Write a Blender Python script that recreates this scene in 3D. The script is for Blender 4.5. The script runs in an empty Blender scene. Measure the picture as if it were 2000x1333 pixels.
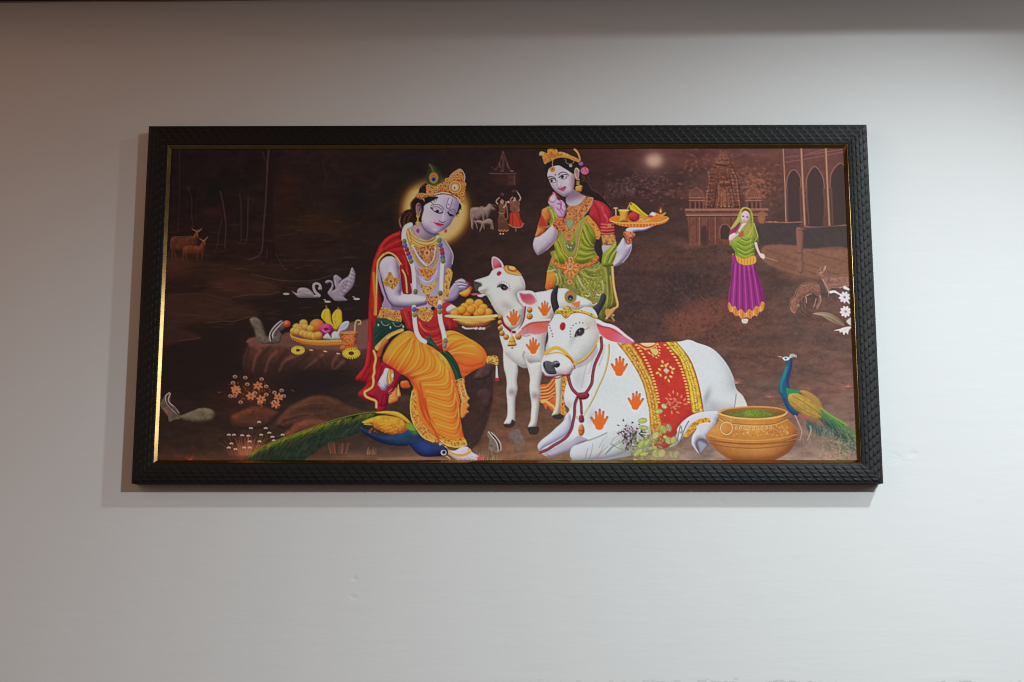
import bpy, math, random
import numpy as np
from mathutils import Vector

SCN = bpy.context.scene
# ------------------------------------------------------------------ camera
cd = bpy.data.cameras.new('camera'); cam = bpy.data.objects.new('camera', cd); SCN.collection.objects.link(cam)
cd.lens = 50.0; cd.sensor_width = 36.0; cd.clip_start = .05; cd.clip_end = 100
cam.location = (0.02678, -2.33889, -0.49400)
cam.rotation_euler = (1.752801, -0.000482, 0.007752)
SCN.camera = cam
# ------------------------------------------------------------------ world: dim, warm room light
wd = bpy.data.worlds.new('World'); SCN.world = wd; wd.use_nodes = True
bg = wd.node_tree.nodes['Background']; bg.inputs['Color'].default_value = (.066, .053, .048, 1); bg.inputs['Strength'].default_value = 1.0
# ------------------------------------------------------------------ lamps (all outside the frame)
def aim(o, p):
    o.rotation_euler = (Vector(p) - o.location).to_track_quat('-Z', 'Y').to_euler()
def spot(name, loc, at, power, col, size, blend, rad):
    l = bpy.data.lights.new(name, 'SPOT'); o = bpy.data.objects.new(name, l); SCN.collection.objects.link(o)
    o.location = loc; aim(o, at); l.energy = power; l.color = col; l.spot_size = math.radians(size); l.spot_blend = blend; l.shadow_soft_size = rad
    return o
def area(name, loc, at, power, col, sx, sy):
    l = bpy.data.lights.new(name, 'AREA'); o = bpy.data.objects.new(name, l); SCN.collection.objects.link(o)
    o.location = loc; aim(o, at); l.energy = power; l.color = col; l.shape = 'RECTANGLE'; l.size = sx; l.size_y = sy
    return o
spot('tube_lamp', (1.17, -.90, .86), (.05, 0, -1.30), 68, (.84, .955, 1.0), 94.5, 1.0, .04)
spot('room_lamp', (1.35, -2.2, .62), (.08, 0, -2.377), 206, (.86, .96, 1.0), 104, 1.0, .06)
area('warm_bounce', (-2.6, -2.3, .9), (.05, 0, .5), 20, (1.0, .52, .32), 2.6, 2.4)
area('side_window', (1.65, -.43, .22), (-.57, -.03, -.05), 2.2, (.95, .98, 1.0), .20, .50)
vs = SCN.view_settings
vs.view_transform = 'Standard'; vs.look = 'None'; vs.exposure = 0; vs.gamma = 1; vs.use_curve_mapping = False
SCN.render.engine = 'CYCLES'; SCN.cycles.filter_width = 1.1

# ------------------------------------------------------------------ helpers
def mat(name):
    m = bpy.data.materials.new(name); m.use_nodes = True
    return m, m.node_tree, m.node_tree.nodes['Principled BSDF']
def mesh_obj(name, verts, faces, m, parent=None, smooth=False):
    me = bpy.data.meshes.new(name); me.from_pydata([tuple(v) for v in verts], [], [tuple(f) for f in faces]); me.update()
    if m: me.materials.append(m)
    if smooth: me.polygons.foreach_set('use_smooth', [True] * len(me.polygons))
    o = bpy.data.objects.new(name, me); SCN.collection.objects.link(o)
    if parent: o.parent = parent
    return o
def grid_obj(name, P, m, parent=None, smooth=True):
    """P: (rows, cols, 3) array of points -> one fast grid mesh"""
    r, c, _ = P.shape; n = r * c
    me = bpy.data.meshes.new(name); me.vertices.add(n); me.vertices.foreach_set('co', P.reshape(-1).astype(np.float32))
    i = np.arange(n).reshape(r, c); q = np.stack([i[:-1, :-1], i[:-1, 1:], i[1:, 1:], i[1:, :-1]], -1).reshape(-1, 4)
    me.loops.add(q.size); me.loops.foreach_set('vertex_index', q.reshape(-1).astype(np.int32))
    me.polygons.add(len(q)); me.polygons.foreach_set('loop_start', (np.arange(len(q)) * 4).astype(np.int32))
    me.polygons.foreach_set('loop_total', np.full(len(q), 4, np.int32))
    me.polygons.foreach_set('use_smooth', np.full(len(q), smooth))
    me.update(calc_edges=True)
    if m: me.materials.append(m)
    o = bpy.data.objects.new(name, me); SCN.collection.objects.link(o)
    if parent: o.parent = parent
    return o

# ------------------------------------------------------------------ the wall
wm, nt, bs = mat('painted_plaster'); N = nt.nodes; K = nt.links
bs.inputs['Roughness'].default_value = .62; bs.inputs['Specular IOR Level'].default_value = .3
tc = N.new('ShaderNodeTexCoord')
def noise(scale, detail=4, sc=(1, 1, 1), rough=.5):
    mp = N.new('ShaderNodeMapping'); mp.inputs['Scale'].default_value = sc; K.new(tc.outputs['Object'], mp.inputs['Vector'])
    n = N.new('ShaderNodeTexNoise'); n.inputs['Scale'].default_value = scale; n.inputs['Detail'].default_value = detail; n.inputs['Roughness'].default_value = rough
    K.new(mp.outputs[0], n.inputs['Vector']); return n.outputs['Fac']
def mth(op, a, b=None, c=None, cl=False):
    n = N.new('ShaderNodeMath'); n.operation = op; n.use_clamp = cl
    for i, v in enumerate((a, b, c)):
        if v is None: continue
        if isinstance(v, (int, float)): n.inputs[i].default_value = v
        else: K.new(v, n.inputs[i])
    return n.outputs[0]
sx = N.new('ShaderNodeSeparateXYZ'); K.new(tc.outputs['Object'], sx.inputs[0])
big = noise(1.6, 3); streak = noise(9, 5, (1, 1, 5.5), .6); fine = noise(160, 3, (1, 1, 1.6)); blot = noise(5, 4)
# flaking paint along the bottom of what the photo shows, thicker to the right
edge = mth('ADD', sx.outputs['Z'], mth('MULTIPLY', noise(34, 6, (1, 1, 2.6), .75), .03))
chipm = mth('MULTIPLY', mth('SUBTRACT', 1, mth('MULTIPLY', mth('ADD', edge, .6035), 420), cl=True), mth('GREATER_THAN', noise(17, 6, (1, 1, 1.6), .7), .53))
chipm = mth('MULTIPLY', chipm, mth('MULTIPLY', mth('ADD', sx.outputs['X'], .15), 1.5, cl=True), cl=True)
# a few filled nail holes and dents
dents = None
for (x, z, r) in ((-.247, -.4555, .006), (-.249, -.4845, .006), (.352, -.330, .0045), (.640, -.262, .012), (.668, -.252, .008), (-.31, -.70, .01), (-.705, .43, .005)):
    d = mth('SQRT', mth('ADD', mth('POWER', mth('MULTIPLY', mth('SUBTRACT', sx.outputs['X'], x), .8), 2), mth('POWER', mth('SUBTRACT', sx.outputs['Z'], z), 2)))
    d = mth('ADD', d, mth('MULTIPLY', mth('SUBTRACT', noise(120, 3), .5), r * 1.6))
    k = mth('SUBTRACT', 1, mth('DIVIDE', d, r), cl=True)
    dents = k if dents is None else mth('MAXIMUM', dents, k)
h = mth('ADD', mth('MULTIPLY', streak, .55), mth('ADD', mth('MULTIPLY', big, .9), mth('MULTIPLY', fine, .05)))
h = mth('SUBTRACT', h, mth('ADD', mth('MULTIPLY', dents, .55), mth('MULTIPLY', chipm, .5)))
bp = N.new('ShaderNodeBump'); bp.inputs['Strength'].default_value = .5; bp.inputs['Distance'].default_value = .0016
K.new(h, bp.inputs['Height']); K.new(bp.outputs[0], bs.inputs['Normal'])
cr_ = N.new('ShaderNodeMixRGB'); cr_.inputs[1].default_value = (.735, .735, .725, 1); cr_.inputs[2].default_value = (.765, .76, .752, 1); K.new(blot, cr_.inputs[0])
c2 = N.new('ShaderNodeMixRGB'); c2.inputs[2].default_value = (.42, .36, .33, 1); K.new(cr_.outputs[0], c2.inputs[1]); K.new(mth('MULTIPLY', chipm, .28), c2.inputs[0])
K.new(c2.outputs[0], bs.inputs['Base Color'])
w = mesh_obj('wall', [(-4, 0, -2.2), (4, 0, -2.2), (4, 0, 2.2), (-4, 0, 2.2), (-4, .12, -2.2), (4, .12, -2.2), (4, .12, 2.2), (-4, .12, 2.2)],
             [(0, 1, 2, 3), (5, 4, 7, 6), (4, 0, 3, 7), (1, 5, 6, 2), (3, 2, 6, 7), (4, 5, 1, 0)], wm)
w['kind'] = 'structure'

# ------------------------------------------------------------------ dark wooden beam above the picture; its shadow is the brown band on the wall
bm_, nt, bs = mat('dark_stained_wood'); N = nt.nodes; K = nt.links; tc = N.new('ShaderNodeTexCoord')
bs.inputs['Roughness'].default_value = .6
f = noise(6, 5, (.4, 6, 6)); rp = N.new('ShaderNodeValToRGB'); K.new(f, rp.inputs[0]); rp.color_ramp.elements[0].color = (.012, .007, .006, 1); rp.color_ramp.elements[1].color = (.035, .02, .016, 1); K.new(rp.outputs[0], bs.inputs['Base Color'])
rg_ = random.Random(4)
xs = np.linspace(-2.6, 2.6, 400); wob = np.interp(xs, xs[::8], [rg_.uniform(-.0009, .0009) for _ in xs[::8]])
zb = .5415 + (xs + .89) * .0078 + wob
prof = [(-.0006, 0), (-.174, .0004), (-.178, .004), (-.178, .110), (-.174, .114), (-.0006, .114)]
P = np.array([[(x, y, z0 + z) for y, z in prof] for x, z0 in zip(xs, zb)])
bt = grid_obj('wooden_beam', P, bm_, smooth=False)
bt['label'] = 'dark brown wooden beam whose underside shows along the very top left edge'; bt['category'] = 'beam'
em, nt, bs = mat('old_sealant'); bs.inputs['Base Color'].default_value = (.30, .21, .19, 1); bs.inputs['Roughness'].default_value = .7
t = np.linspace(0, 2 * np.pi, 9); rr_ = .0011 + .0005 * np.abs(np.sin(xs * 9.))
P = np.array([[(x, -.0012 + r_ * math.cos(a), z0 - .0006 + r_ * math.sin(a)) for a in t] for x, z0, r_ in zip(xs, zb, rr_)])
eb = grid_obj('sealant_bead', P, em, bt)

# ------------------------------------------------------------------ the framed picture
W2, ZT, ZB = .61, .304, -.304
fp = bpy.data.objects.new('framed_picture', None); SCN.collection.objects.link(fp); fp.empty_display_size = .1
fp.location = (0, 0, 0)
fp['label'] = 'wide black framed print of a seated crowned figure, a woman in green and white cattle'; fp['category'] = 'picture'
fm_, nt, bs = mat('black_embossed_moulding'); N = nt.nodes; K = nt.links; tc = N.new('ShaderNodeTexCoord')
bs.inputs['Base Color'].default_value = (.0055, .0048, .0045, 1); bs.inputs['Roughness'].default_value = .4; bs.inputs['Specular IOR Level'].default_value = .27
f = noise(700, 3); bp = N.new('ShaderNodeBump'); bp.inputs['Strength'].default_value = .25; bp.inputs['Distance'].default_value = .0004; K.new(f, bp.inputs['Height']); K.new(bp.outputs[0], bs.inputs['Normal'])
K.new(mth('ADD', mth('MULTIPLY', noise(90, 3), .25), .40), bs.inputs['Roughness'])
RW = .033
max_h = .0008
def relief(s, v):
    be = (v - .0018) / .0066; al = (s - .0057 * be) / .0150
    fa = al - np.floor(al); fb = be - np.floor(be)
    ta = np.minimum(fa / .78, (1 - fa) / .22); tb = np.minimum(fb / .7, (1 - fb) / .3)
    hh = np.clip(ta, 0, 1) * np.clip(tb, 0, 1) ** .8 + .25 * np.clip(1 - ((fa - .78) / .12) ** 2 - ((fb - .68) / .25) ** 2, 0, 1)
    k = np.clip((v - .0022) / .002, 0, 1) * np.clip((RW - .0016 - v) / .002, 0, 1)
    return max_h * hh * k
def rail(a, b, inn, name):
    """a, b: outer corners (x, z); inn: inward unit vector; mitred at 45 degrees"""
    a = np.array(a, float); b = np.array(b, float); inn = np.array(inn, float); L = np.hypot(*(b - a)); d = (b - a) / L
    nv = 50; v = np.linspace(0, RW, nv); ns = int(L / .0008); u = np.linspace(0, 1, ns)
    s = v[:, None] + (L - 2 * v[:, None]) * u[None, :]
    y = -.0275 - relief(s, v[:, None]) - .0012 * np.sin(np.pi * np.clip(v[:, None] / RW, 0, 1))
    px = a[0] + d[0] * s + inn[0] * v[:, None]; pz = a[1] + d[1] * s + inn[1] * v[:, None]
    front = np.stack([px, y, pz], -1)
    rows = []
    for vv, yy in ((.0006, -.002), (.0006, -.020), (0.0, -.0268)):      # outer side, wall to front
        ss = vv + (L - 2 * vv) * u; rows.append(np.stack([a[0] + d[0] * ss + inn[0] * vv, np.full(ns, yy), a[1] + d[1] * ss + inn[1] * vv], -1))
    back = []
    for vv, yy in ((RW, -.0262), (RW, -.002), (.0006, -.002)):
        ss = vv + (L - 2 * vv) * u; back.append(np.stack([a[0] + d[0] * ss + inn[0] * vv, np.full(ns, yy), a[1] + d[1] * ss + inn[1] * vv], -1))
    P = np.concatenate([np.array(rows), front, np.array(back)], 0)
    return grid_obj(name, P if name else P, fm_, fp)
rail((-W2, ZT), (W2, ZT), (0, -1), 'frame_rail'); rail((W2, ZT), (W2, ZB), (-1, 0), 'frame_rail')
rail((W2, ZB), (-W2, ZB), (0, 1), 'frame_rail'); rail((-W2, ZB), (-W2, ZT), (1, 0), 'frame_rail')
gm_, nt, bs = mat('gilt_slip'); N = nt.nodes; K = nt.links; tc = N.new('ShaderNodeTexCoord')
bs.inputs['Metallic'].default_value = 1; bs.inputs['Roughness'].default_value = .3
f = noise(60, 3); rp = N.new('ShaderNodeValToRGB'); K.new(f, rp.inputs[0]); rp.color_ramp.elements[0].color = (.33, .20, .07, 1); rp.color_ramp.elements[1].color = (.46, .31, .13, 1); K.new(rp.outputs[0], bs.inputs['Base Color'])
K.new(mth('ADD', mth('MULTIPLY', noise(25, 4), .14), .10), bs.inputs['Roughness'])
def slip(a, b, inn):
    a = np.array(a, float); b = np.array(b, float); inn = np.array(inn, float); L = np.hypot(*(b - a)); d = (b - a) / L
    rows = []
    for vv, yy in ((RW + .0003, -.0200), (RW + .0003, -.0262), (RW + .0005, -.0266), (RW + .0011, -.0266), (RW + .0013, -.0264), (RW + .0058, -.0214), (RW + .0060, -.0208), (RW + .0060, -.0190)):
        u = np.linspace(0, 1, 60); ss = vv + (L - 2 * vv) * u
        rows.append(np.stack([a[0] + d[0] * ss + inn[0] * vv, np.full(60, yy), a[1] + d[1] * ss + inn[1] * vv], -1))
    grid_obj('gilt_slip', np.array(rows), gm_, fp, smooth=False)
slip((-W2, ZT), (W2, ZT), (0, -1)); slip((W2, ZT), (W2, ZB), (-1, 0)); slip((W2, ZB), (-W2, ZB), (0, 1)); slip((-W2, ZB), (-W2, ZT), (1, 0))
kb, nt, bs = mat('brown_hardboard'); bs.inputs['Base Color'].default_value = (.16, .09, .05, 1); bs.inputs['Roughness'].default_value = .8
def bx(name, x0, x1, y0, y1, z0, z1, m, par):
    v = [(x, y, z) for x in (x0, x1) for y in (y0, y1) for z in (z0, z1)]
    return mesh_obj(name, v, [(0, 1, 3, 2), (4, 6, 7, 5), (0, 4, 5, 1), (2, 3, 7, 6), (0, 2, 6, 4), (1, 5, 7, 3)], m, par)
bx('backing_board', -.574, .574, -.0186, -.0012, -.268, .268, kb, fp)
# ---------------------------------------------------------------- the print: a small numpy painter
import numpy as np
import math
PX0, PY0, PW, PH = 292.0, 282.0, 1394, 630      # region of the print, in its own drawing units
class Art: pass
A_ = Art()
A_.img = np.zeros((PH, PW, 3), np.float32)
_rng = np.random.RandomState(7)

def vnoise(w, h, sx, sy, seed):
    r = np.random.RandomState(seed)
    gw, gh = int(w / sx) + 4, int(h / sy) + 4
    g = r.rand(gh, gw).astype(np.float32)
    x = np.arange(w) / sx; y = np.arange(h) / sy
    xi = x.astype(int); yi = y.astype(int)
    fx = (x - xi); fy = (y - yi)
    fx = fx * fx * (3 - 2 * fx); fy = fy * fy * (3 - 2 * fy)
    a = g[yi][:, xi]; b = g[yi][:, xi + 1]; c = g[yi + 1][:, xi]; d = g[yi + 1][:, xi + 1]
    fx = fx[None, :]; fy = fy[:, None]
    return (a * (1 - fx) + b * fx) * (1 - fy) + (c * (1 - fx) + d * fx) * fy

def fbm(sx, sy, seed, octv=4, w=PW, h=PH):
    t = 0; a = 1; s = 0
    for o in range(octv):
        t = t + a * vnoise(w, h, max(sx, 1.01), max(sy, 1.01), seed + o * 17); s += a; a *= .55; sx /= 2; sy /= 2
    return t / s

NF = fbm(6, 6, 3, 3); NM = fbm(22, 14, 11, 4); NL = fbm(90, 50, 23, 4); NG = fbm(2.6, 2.6, 31, 2)

def blur(a, s):
    if s <= 0: return a
    r = max(1, int(s * 2.5)); k = np.exp(-np.arange(-r, r + 1) ** 2 / (2. * s * s)); k /= k.sum()
    p = np.pad(a, ((r, r), (0, 0)), mode='edge')
    o = sum(k[i] * p[i:i + a.shape[0]] for i in range(2 * r + 1))
    p = np.pad(o, ((0, 0), (r, r)), mode='edge')
    return sum(k[i] * p[:, i:i + a.shape[1]] for i in range(2 * r + 1))

def T(ox, oy, s):
    def f(t):
        v = [float(q) for q in t.split()] if isinstance(t, str) else list(t)
        return np.array([(ox + v[i] / s - PX0, oy + v[i + 1] / s - PY0) for i in range(0, len(v) - 1, 2)])
    return f

def cr(p, closed, n=5):
    if len(p) < 3: return p
    if closed: q = np.vstack([p[-1:], p, p[:2]])
    else: q = np.vstack([2 * p[:1] - p[1:2], p, 2 * p[-1:] - p[-2:-1]])
    out = []
    for i in range(1, len(q) - 2):
        a, b, c, d = q[i - 1], q[i], q[i + 1], q[i + 2]
        for j in range(n):
            t = j / n
            out.append(.5 * ((2 * b) + (c - a) * t + (2 * a - 5 * b + 4 * c - d) * t * t + (3 * b - a - 3 * c + d) * t ** 3))
    if not closed: out.append(q[-2])
    return np.array(out)

def box(p, m):
    x0 = int(max(0, math.floor(p[:, 0].min() - m))); x1 = int(min(PW, math.ceil(p[:, 0].max() + m) + 1))
    y0 = int(max(0, math.floor(p[:, 1].min() - m))); y1 = int(min(PH, math.ceil(p[:, 1].max() + m) + 1))
    return x0, y0, x1, y1

def C(c): return np.array(c, np.float32) / 255.

def comp(b, m, col, a=1., clip=None, mode=None):
    x0, y0, x1, y1 = b
    m = m * a
    if clip is not None: m = m * clip[y0:y1, x0:x1]
    s = A_.img[y0:y1, x0:x1]
    col = np.asarray(col, np.float32)
    if mode == 'mul': s *= 1 + m[..., None] * (col - 1)
    elif mode == 'add': s += m[..., None] * col
    else: s += m[..., None] * (col - s)

def sdf(p, b):
    x0, y0, x1, y1 = b
    gx = np.arange(x0, x1) + .5; gy = (np.arange(y0, y1) + .5)[:, None]
    d2 = np.full((y1 - y0, x1 - x0), 1e9, np.float32); ins = np.zeros(d2.shape, bool)
    n = len(p)
    for i in range(n):
        ax, ay = p[i]; bx, by = p[(i + 1) % n]
        ex, ey = bx - ax, by - ay; L = ex * ex + ey * ey
        if L < 1e-9: continue
        t = np.clip(((gx - ax) * ex + (gy - ay) * ey) / L, 0, 1)
        dx = gx - ax - t * ex; dy = gy - ay - t * ey
        np.minimum(d2, dx * dx + dy * dy, out=d2)
        if ay != by:
            c = ((ay > gy) != (by > gy)) & (gx < (ex) * (gy - ay) / (ey) + ax)
            ins ^= c
    d = np.sqrt(d2)
    return np.where(ins, d, -d)

LD = np.array((-.35, -.62, .70)); LD /= np.linalg.norm(LD)

def fill(p, col, sharp=False, soft=.7, a=1., clip=None, rim=None, puff=None, grad=None, keep=True, n=4, tex=0., ld=None):
    """closed shape. rim=(colour, width, strength); puff=(radius, light, dark, strength);
    grad=(x0,y0,x1,y1,colour2) in photo units; tex = mottling"""
    if not sharp: p = cr(p, True, n)
    b = box(p, soft + 1.5); x0, y0, x1, y1 = b
    if x1 <= x0 or y1 <= y0: return np.zeros((PH, PW), np.float32)
    d = sdf(p, b)
    m = np.clip(d / (2 * soft) + .5, 0, 1) if soft <= 1 else 1 / (1 + np.exp(-d / soft * 1.7))
    c = np.broadcast_to(C(col), m.shape + (3,)).copy()
    if grad is not None:
        gx0, gy0, gx1, gy1, c2 = grad
        ex, ey = gx1 - gx0, gy1 - gy0
        X = np.arange(x0, x1) + PX0; Y = (np.arange(y0, y1) + PY0)[:, None]
        t = np.clip(((X - gx0) * ex + (Y - gy0) * ey) / (ex * ex + ey * ey), 0, 1)[..., None]
        t = t * t * (3 - 2 * t)
        c = c + t * (C(c2) - c)
    if puff is not None:
        R, hi, lo, k = puff
        u = np.clip(d / R, 0, 1)
        h = blur(np.sqrt(np.clip(1 - (1 - u) ** 2, 0, 1)) * R * .8, max(.6, R * .12))
        gy_, gx_ = np.gradient(h)
        nz = 1 / np.sqrt(gx_ ** 2 + gy_ ** 2 + 1)
        l = LD if ld is None else np.array(ld) / np.linalg.norm(ld)
        s = (-gx_ * l[0] - gy_ * l[1] + l[2]) * nz - l[2]
        sp = np.clip(s * k * 2.4, 0, 1)[..., None]; sn = np.clip(-s * k * 1.6, 0, 1)[..., None]
        c = c + sp * (C(hi) - c); c = c + sn * (C(lo) - c)
    if rim is not None:
        rc, rw, rs = rim
        t = (np.exp(-(np.clip(d, 0, None) / rw) ** 2) * rs)[..., None]
        c = c + t * (C(rc) - c)
    if tex: c = c * (1 + tex * (NF[y0:y1, x0:x1, None] - .5) * 2)
    comp(b, m, c, a, clip)
    if keep:
        M = np.zeros((PH, PW), np.float32); M[y0:y1, x0:x1] = m
        return M

def line(p, col, w=1., w1=None, soft=.5, a=1., clip=None, sharp=False, hi=None, n=5, belly=False, a1=None, mode=None):
    """open stroke of half-width w tapering to w1; hi = highlight colour along its middle"""
    if not sharp: p = cr(p, False, n)
    if w1 is None: w1 = w
    b = box(p, max(w, w1) + soft + 1.5); x0, y0, x1, y1 = b
    if x1 <= x0 or y1 <= y0: return
    gx = np.arange(x0, x1) + .5; gy = (np.arange(y0, y1) + .5)[:, None]
    seg = np.hypot(*(p[1:] - p[:-1]).T); tot = seg.sum() + 1e-6; acc = 0
    best = np.full((y1 - y0, x1 - x0), -1e9, np.float32); wb = np.ones_like(best); tb = np.zeros_like(best)
    for i in range(len(p) - 1):
        ax, ay = p[i]; ex, ey = p[i + 1] - p[i]; L = ex * ex + ey * ey
        if L < 1e-9: continue
        t = np.clip(((gx - ax) * ex + (gy - ay) * ey) / L, 0, 1)
        D = np.hypot(gx - ax - t * ex, gy - ay - t * ey)
        u = (acc + t * seg[i]) / tot
        ww = w + (w1 - w) * u
        if belly: ww = ww * (np.sin(np.pi * np.clip(u, 0, 1)) ** .6 * .9 + .1)
        v = ww - D
        k = v > best
        best = np.where(k, v, best); wb = np.where(k, ww, wb); tb = np.where(k, u, tb)
        acc += seg[i]
    m = np.clip(best / (2 * soft) + .5, 0, 1)
    if a1 is not None: m = m * (1 + (a1 / a - 1) * tb)
    c = np.broadcast_to(C(col), m.shape + (3,))
    if hi is not None:
        t = np.clip(best / np.maximum(wb, .3), 0, 1)[..., None] ** 1.5
        c = c + t * (C(hi) - c)
    comp(b, m, c, a, clip, mode)

def ep(cx, cy, rx, ry, rot=0, n=14):
    t = np.linspace(0, 2 * np.pi, n, endpoint=False); r = math.radians(rot)
    x = rx * np.cos(t); y = ry * np.sin(t)
    return np.stack([cx + x * math.cos(r) - y * math.sin(r) - PX0, cy + x * math.sin(r) + y * math.cos(r) - PY0], 1)

def ell(cx, cy, rx, ry=None, col=(255, 255, 255), rot=0, **k):
    if ry is None: ry = rx
    k.setdefault('keep', False)
    return fill(ep(cx, cy, rx, ry, rot, 14 if max(rx, ry) > 3 else 8), col, n=2, **k)

def glow(cx, cy, rx, ry, col, a=1., p=2., rot=0, clip=None, mode=None):
    R = max(rx, ry) * 2.2
    b = box(np.array([(cx - PX0, cy - PY0)]), R); x0, y0, x1, y1 = b
    X = np.arange(x0, x1) + PX0 - cx; Y = (np.arange(y0, y1) + PY0 - cy)[:, None]
    r = math.radians(rot); u = (X * math.cos(r) + Y * math.sin(r)) / rx; v = (-X * math.sin(r) + Y * math.cos(r)) / ry
    m = np.exp(-(u * u + v * v) ** (p / 2))
    comp(b, m, C(col) if mode is None else np.array(col), a, clip, mode)

def along(p, step, closed=False):
    p = cr(p, closed, 6)
    if closed: p = np.vstack([p, p[:1]])
    seg = np.hypot(*(p[1:] - p[:-1]).T); s = np.concatenate([[0], np.cumsum(seg)])
    n = max(1, int(round(s[-1] / step))); t = np.linspace(0, s[-1], n + 1)
    if closed: t = t[:-1]
    return np.stack([np.interp(t, s, p[:, 0]), np.interp(t, s, p[:, 1])], 1)

def dot(x, y, r, col, a=1., soft=.5, clip=None):
    b = box(np.array([(x, y)]), r + 2); x0, y0, x1, y1 = b
    if x1 <= x0 or y1 <= y0: return
    D = np.hypot(np.arange(x0, x1) + .5 - x, (np.arange(y0, y1) + .5)[:, None] - y)
    comp(b, np.clip((r - D) / (2 * soft) + .5, 0, 1), C(col), a, clip)

def beads(p, r, step, col=(205, 145, 70), hi=(240, 205, 150), lo=(110, 60, 30), clip=None, closed=False):
    lo = tuple(v * .75 for v in lo); hi = (hi[0] * .96, hi[1] * .92, hi[2] * .84)
    for x, y in along(p, step, closed):
        dot(x, y, r + .5, lo, .8, clip=clip); dot(x, y, r, col, clip=clip); dot(x - r * .3, y - r * .35, r * .45, hi, .9, clip=clip)

def gold(M, hi=(232, 180, 105), lo=(128, 66, 26), sc=1., seed=0, k=1.):
    hi = (hi[0] * .96, hi[1] * .88, hi[2] * .72); lo = tuple(v * .66 for v in lo)
    n = np.roll(NG, (seed * 13, seed * 29), (0, 1)); n2 = np.roll(NF, (seed * 7, seed * 5), (0, 1))
    t = np.clip((n - .5) * 3.2 * k, -1, 1) + (n2 - .5) * .8
    c = np.where((t > 0)[..., None], C(hi), C(lo))
    comp((0, 0, PW, PH), M * np.clip(np.abs(t), 0, 1) * .75, c)

def rosette(cx, cy, r, col=(206, 142, 80), hi=(234, 190, 134), lo=(120, 60, 30), n=None, eye=(110, 50, 30)):
    col = (col[0] * .92, col[1] * .84, col[2] * .76); hi = (hi[0] * .95, hi[1] * .87, hi[2] * .76); lo = tuple(v * .6 for v in lo)
    x, y = cx - PX0, cy - PY0
    dot(x, y, r + .6, lo, .8); dot(x, y, r, col)
    n = n or max(6, int(r * 2.2)); q = min(1.5, r * .2 + .2)
    for i in range(n):
        a = 2 * math.pi * i / n
        dot(x + math.cos(a) * (r - q * .7), y + math.sin(a) * (r - q * .7), q * .75, hi, .85)
    if r > 5:
        dot(x, y, r * .72, lo, .6); dot(x, y, r * .64, col)
        for i in range(n):
            a = 2 * math.pi * (i + .5) / n
            dot(x + math.cos(a) * r * .52, y + math.sin(a) * r * .52, q * .5, hi, .7)
    dot(x, y, r * .42, lo, .7); dot(x, y, r * .34, (206, 140, 84)); dot(x, y, r * .18 + .2, eye)

def flower(cx, cy, r, n, col, eye=None, a=1., rot=0, sq=1., w=.26):
    for i in range(n):
        t = rot + 2 * math.pi * i / n
        x = cx + math.cos(t) * r * .55; y = cy + math.sin(t) * r * .55 * sq
        ell(x, y, r * .5, r * w, col, math.degrees(math.atan2(math.sin(t) * sq, math.cos(t))), a=a, soft=.5)
    if eye: dot(cx - PX0, cy - PY0, r * .22, eye, a)

def handp(cx, cy, s, rot=0, col=(222, 104, 40), tip=(140, 90, 60)):
    r = math.radians(rot)
    def q(*v):
        return np.array([(cx + s * (v[i] * math.cos(r) - v[i + 1] * math.sin(r)) - PX0, cy + s * (v[i] * math.sin(r) + v[i + 1] * math.cos(r)) - PY0) for i in range(0, len(v), 2)])
    fill(q(-.62, -.5, 0, -1.2, .62, -.5, .7, .4, .35, 1.1, -.35, 1.1, -.7, .4), (246, 226, 214), soft=2., a=.55, keep=False)
    for a in ((-.9, -.22, -.45, .35), (-.42, -.85, -.28, 0), (-.02, -1.12, 0, 0), (.38, -.9, .25, 0), (.82, -.35, .45, .3)):
        line(q(*a), tip, s * .13, s * .19, soft=.5, a=.9); 
        line(q(a[0] * .8 + a[2] * .2, a[1] * .8 + a[3] * .2, a[2], a[3]), col, s * .12, s * .2, soft=.6)
    fill(q(-.52, -.1, -.25, -.25, .25, -.25, .52, -.1, .5, .5, .28, 1.0, -.28, 1.0, -.5, .5), col, keep=False, rim=(tip, 1.2, .35))
    glow(cx, cy + s * .35, s * .3, s * .35, (232, 92, 22), .6)
# ---- background of the print; the washed-out veil of glare at right is painted in
gxs = [292, 480, 640, 800, 960, 1120, 1280, 1440, 1560, 1686]
gys = [282, 360, 430, 500, 570, 640, 710, 780, 850, 912]
G = """34 22 22 35 22 22 42 28 26 32 25 23 36 24 24 60 34 32 84 50 48 100 62 56 100 66 60 112 72 66
32 21 21 34 24 22 40 27 26 30 24 23 42 26 26 50 32 32 70 44 44 92 58 50 88 58 52 100 68 60
38 24 24 36 23 23 40 28 24 36 26 24 48 32 30 55 38 34 64 44 42 88 58 52 78 56 52 88 64 58
48 30 24 40 26 24 40 28 26 38 26 26 50 34 30 56 40 36 84 56 48 86 60 52 116 80 66 118 84 70
44 28 24 46 30 26 36 27 25 48 30 28 50 36 34 58 42 40 70 50 48 78 54 50 96 68 58 110 82 74
38 27 25 44 30 26 36 28 27 50 36 34 62 44 40 64 46 44 76 54 50 98 64 54 92 66 58 104 76 68
36 27 26 38 28 26 42 30 28 48 36 34 70 48 42 90 60 48 92 64 56 96 68 60 100 74 66 116 86 78
44 30 28 46 32 28 40 32 30 54 40 36 84 56 44 96 68 54 100 74 64 110 82 72 112 84 74 126 98 90
42 32 30 58 42 34 52 40 36 66 48 40 98 68 54 110 80 60 130 104 90 128 100 90 132 106 94 146 124 110
72 48 38 84 56 42 86 64 46 110 80 62 120 88 64 130 100 74 150 124 108 158 136 124 160 140 128 166 148 140"""
G = np.array([float(v) for v in G.split()], np.float32).reshape(10, 10, 3) / 255
X = np.arange(PW) + PX0; Y = np.arange(PH) + PY0
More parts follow.
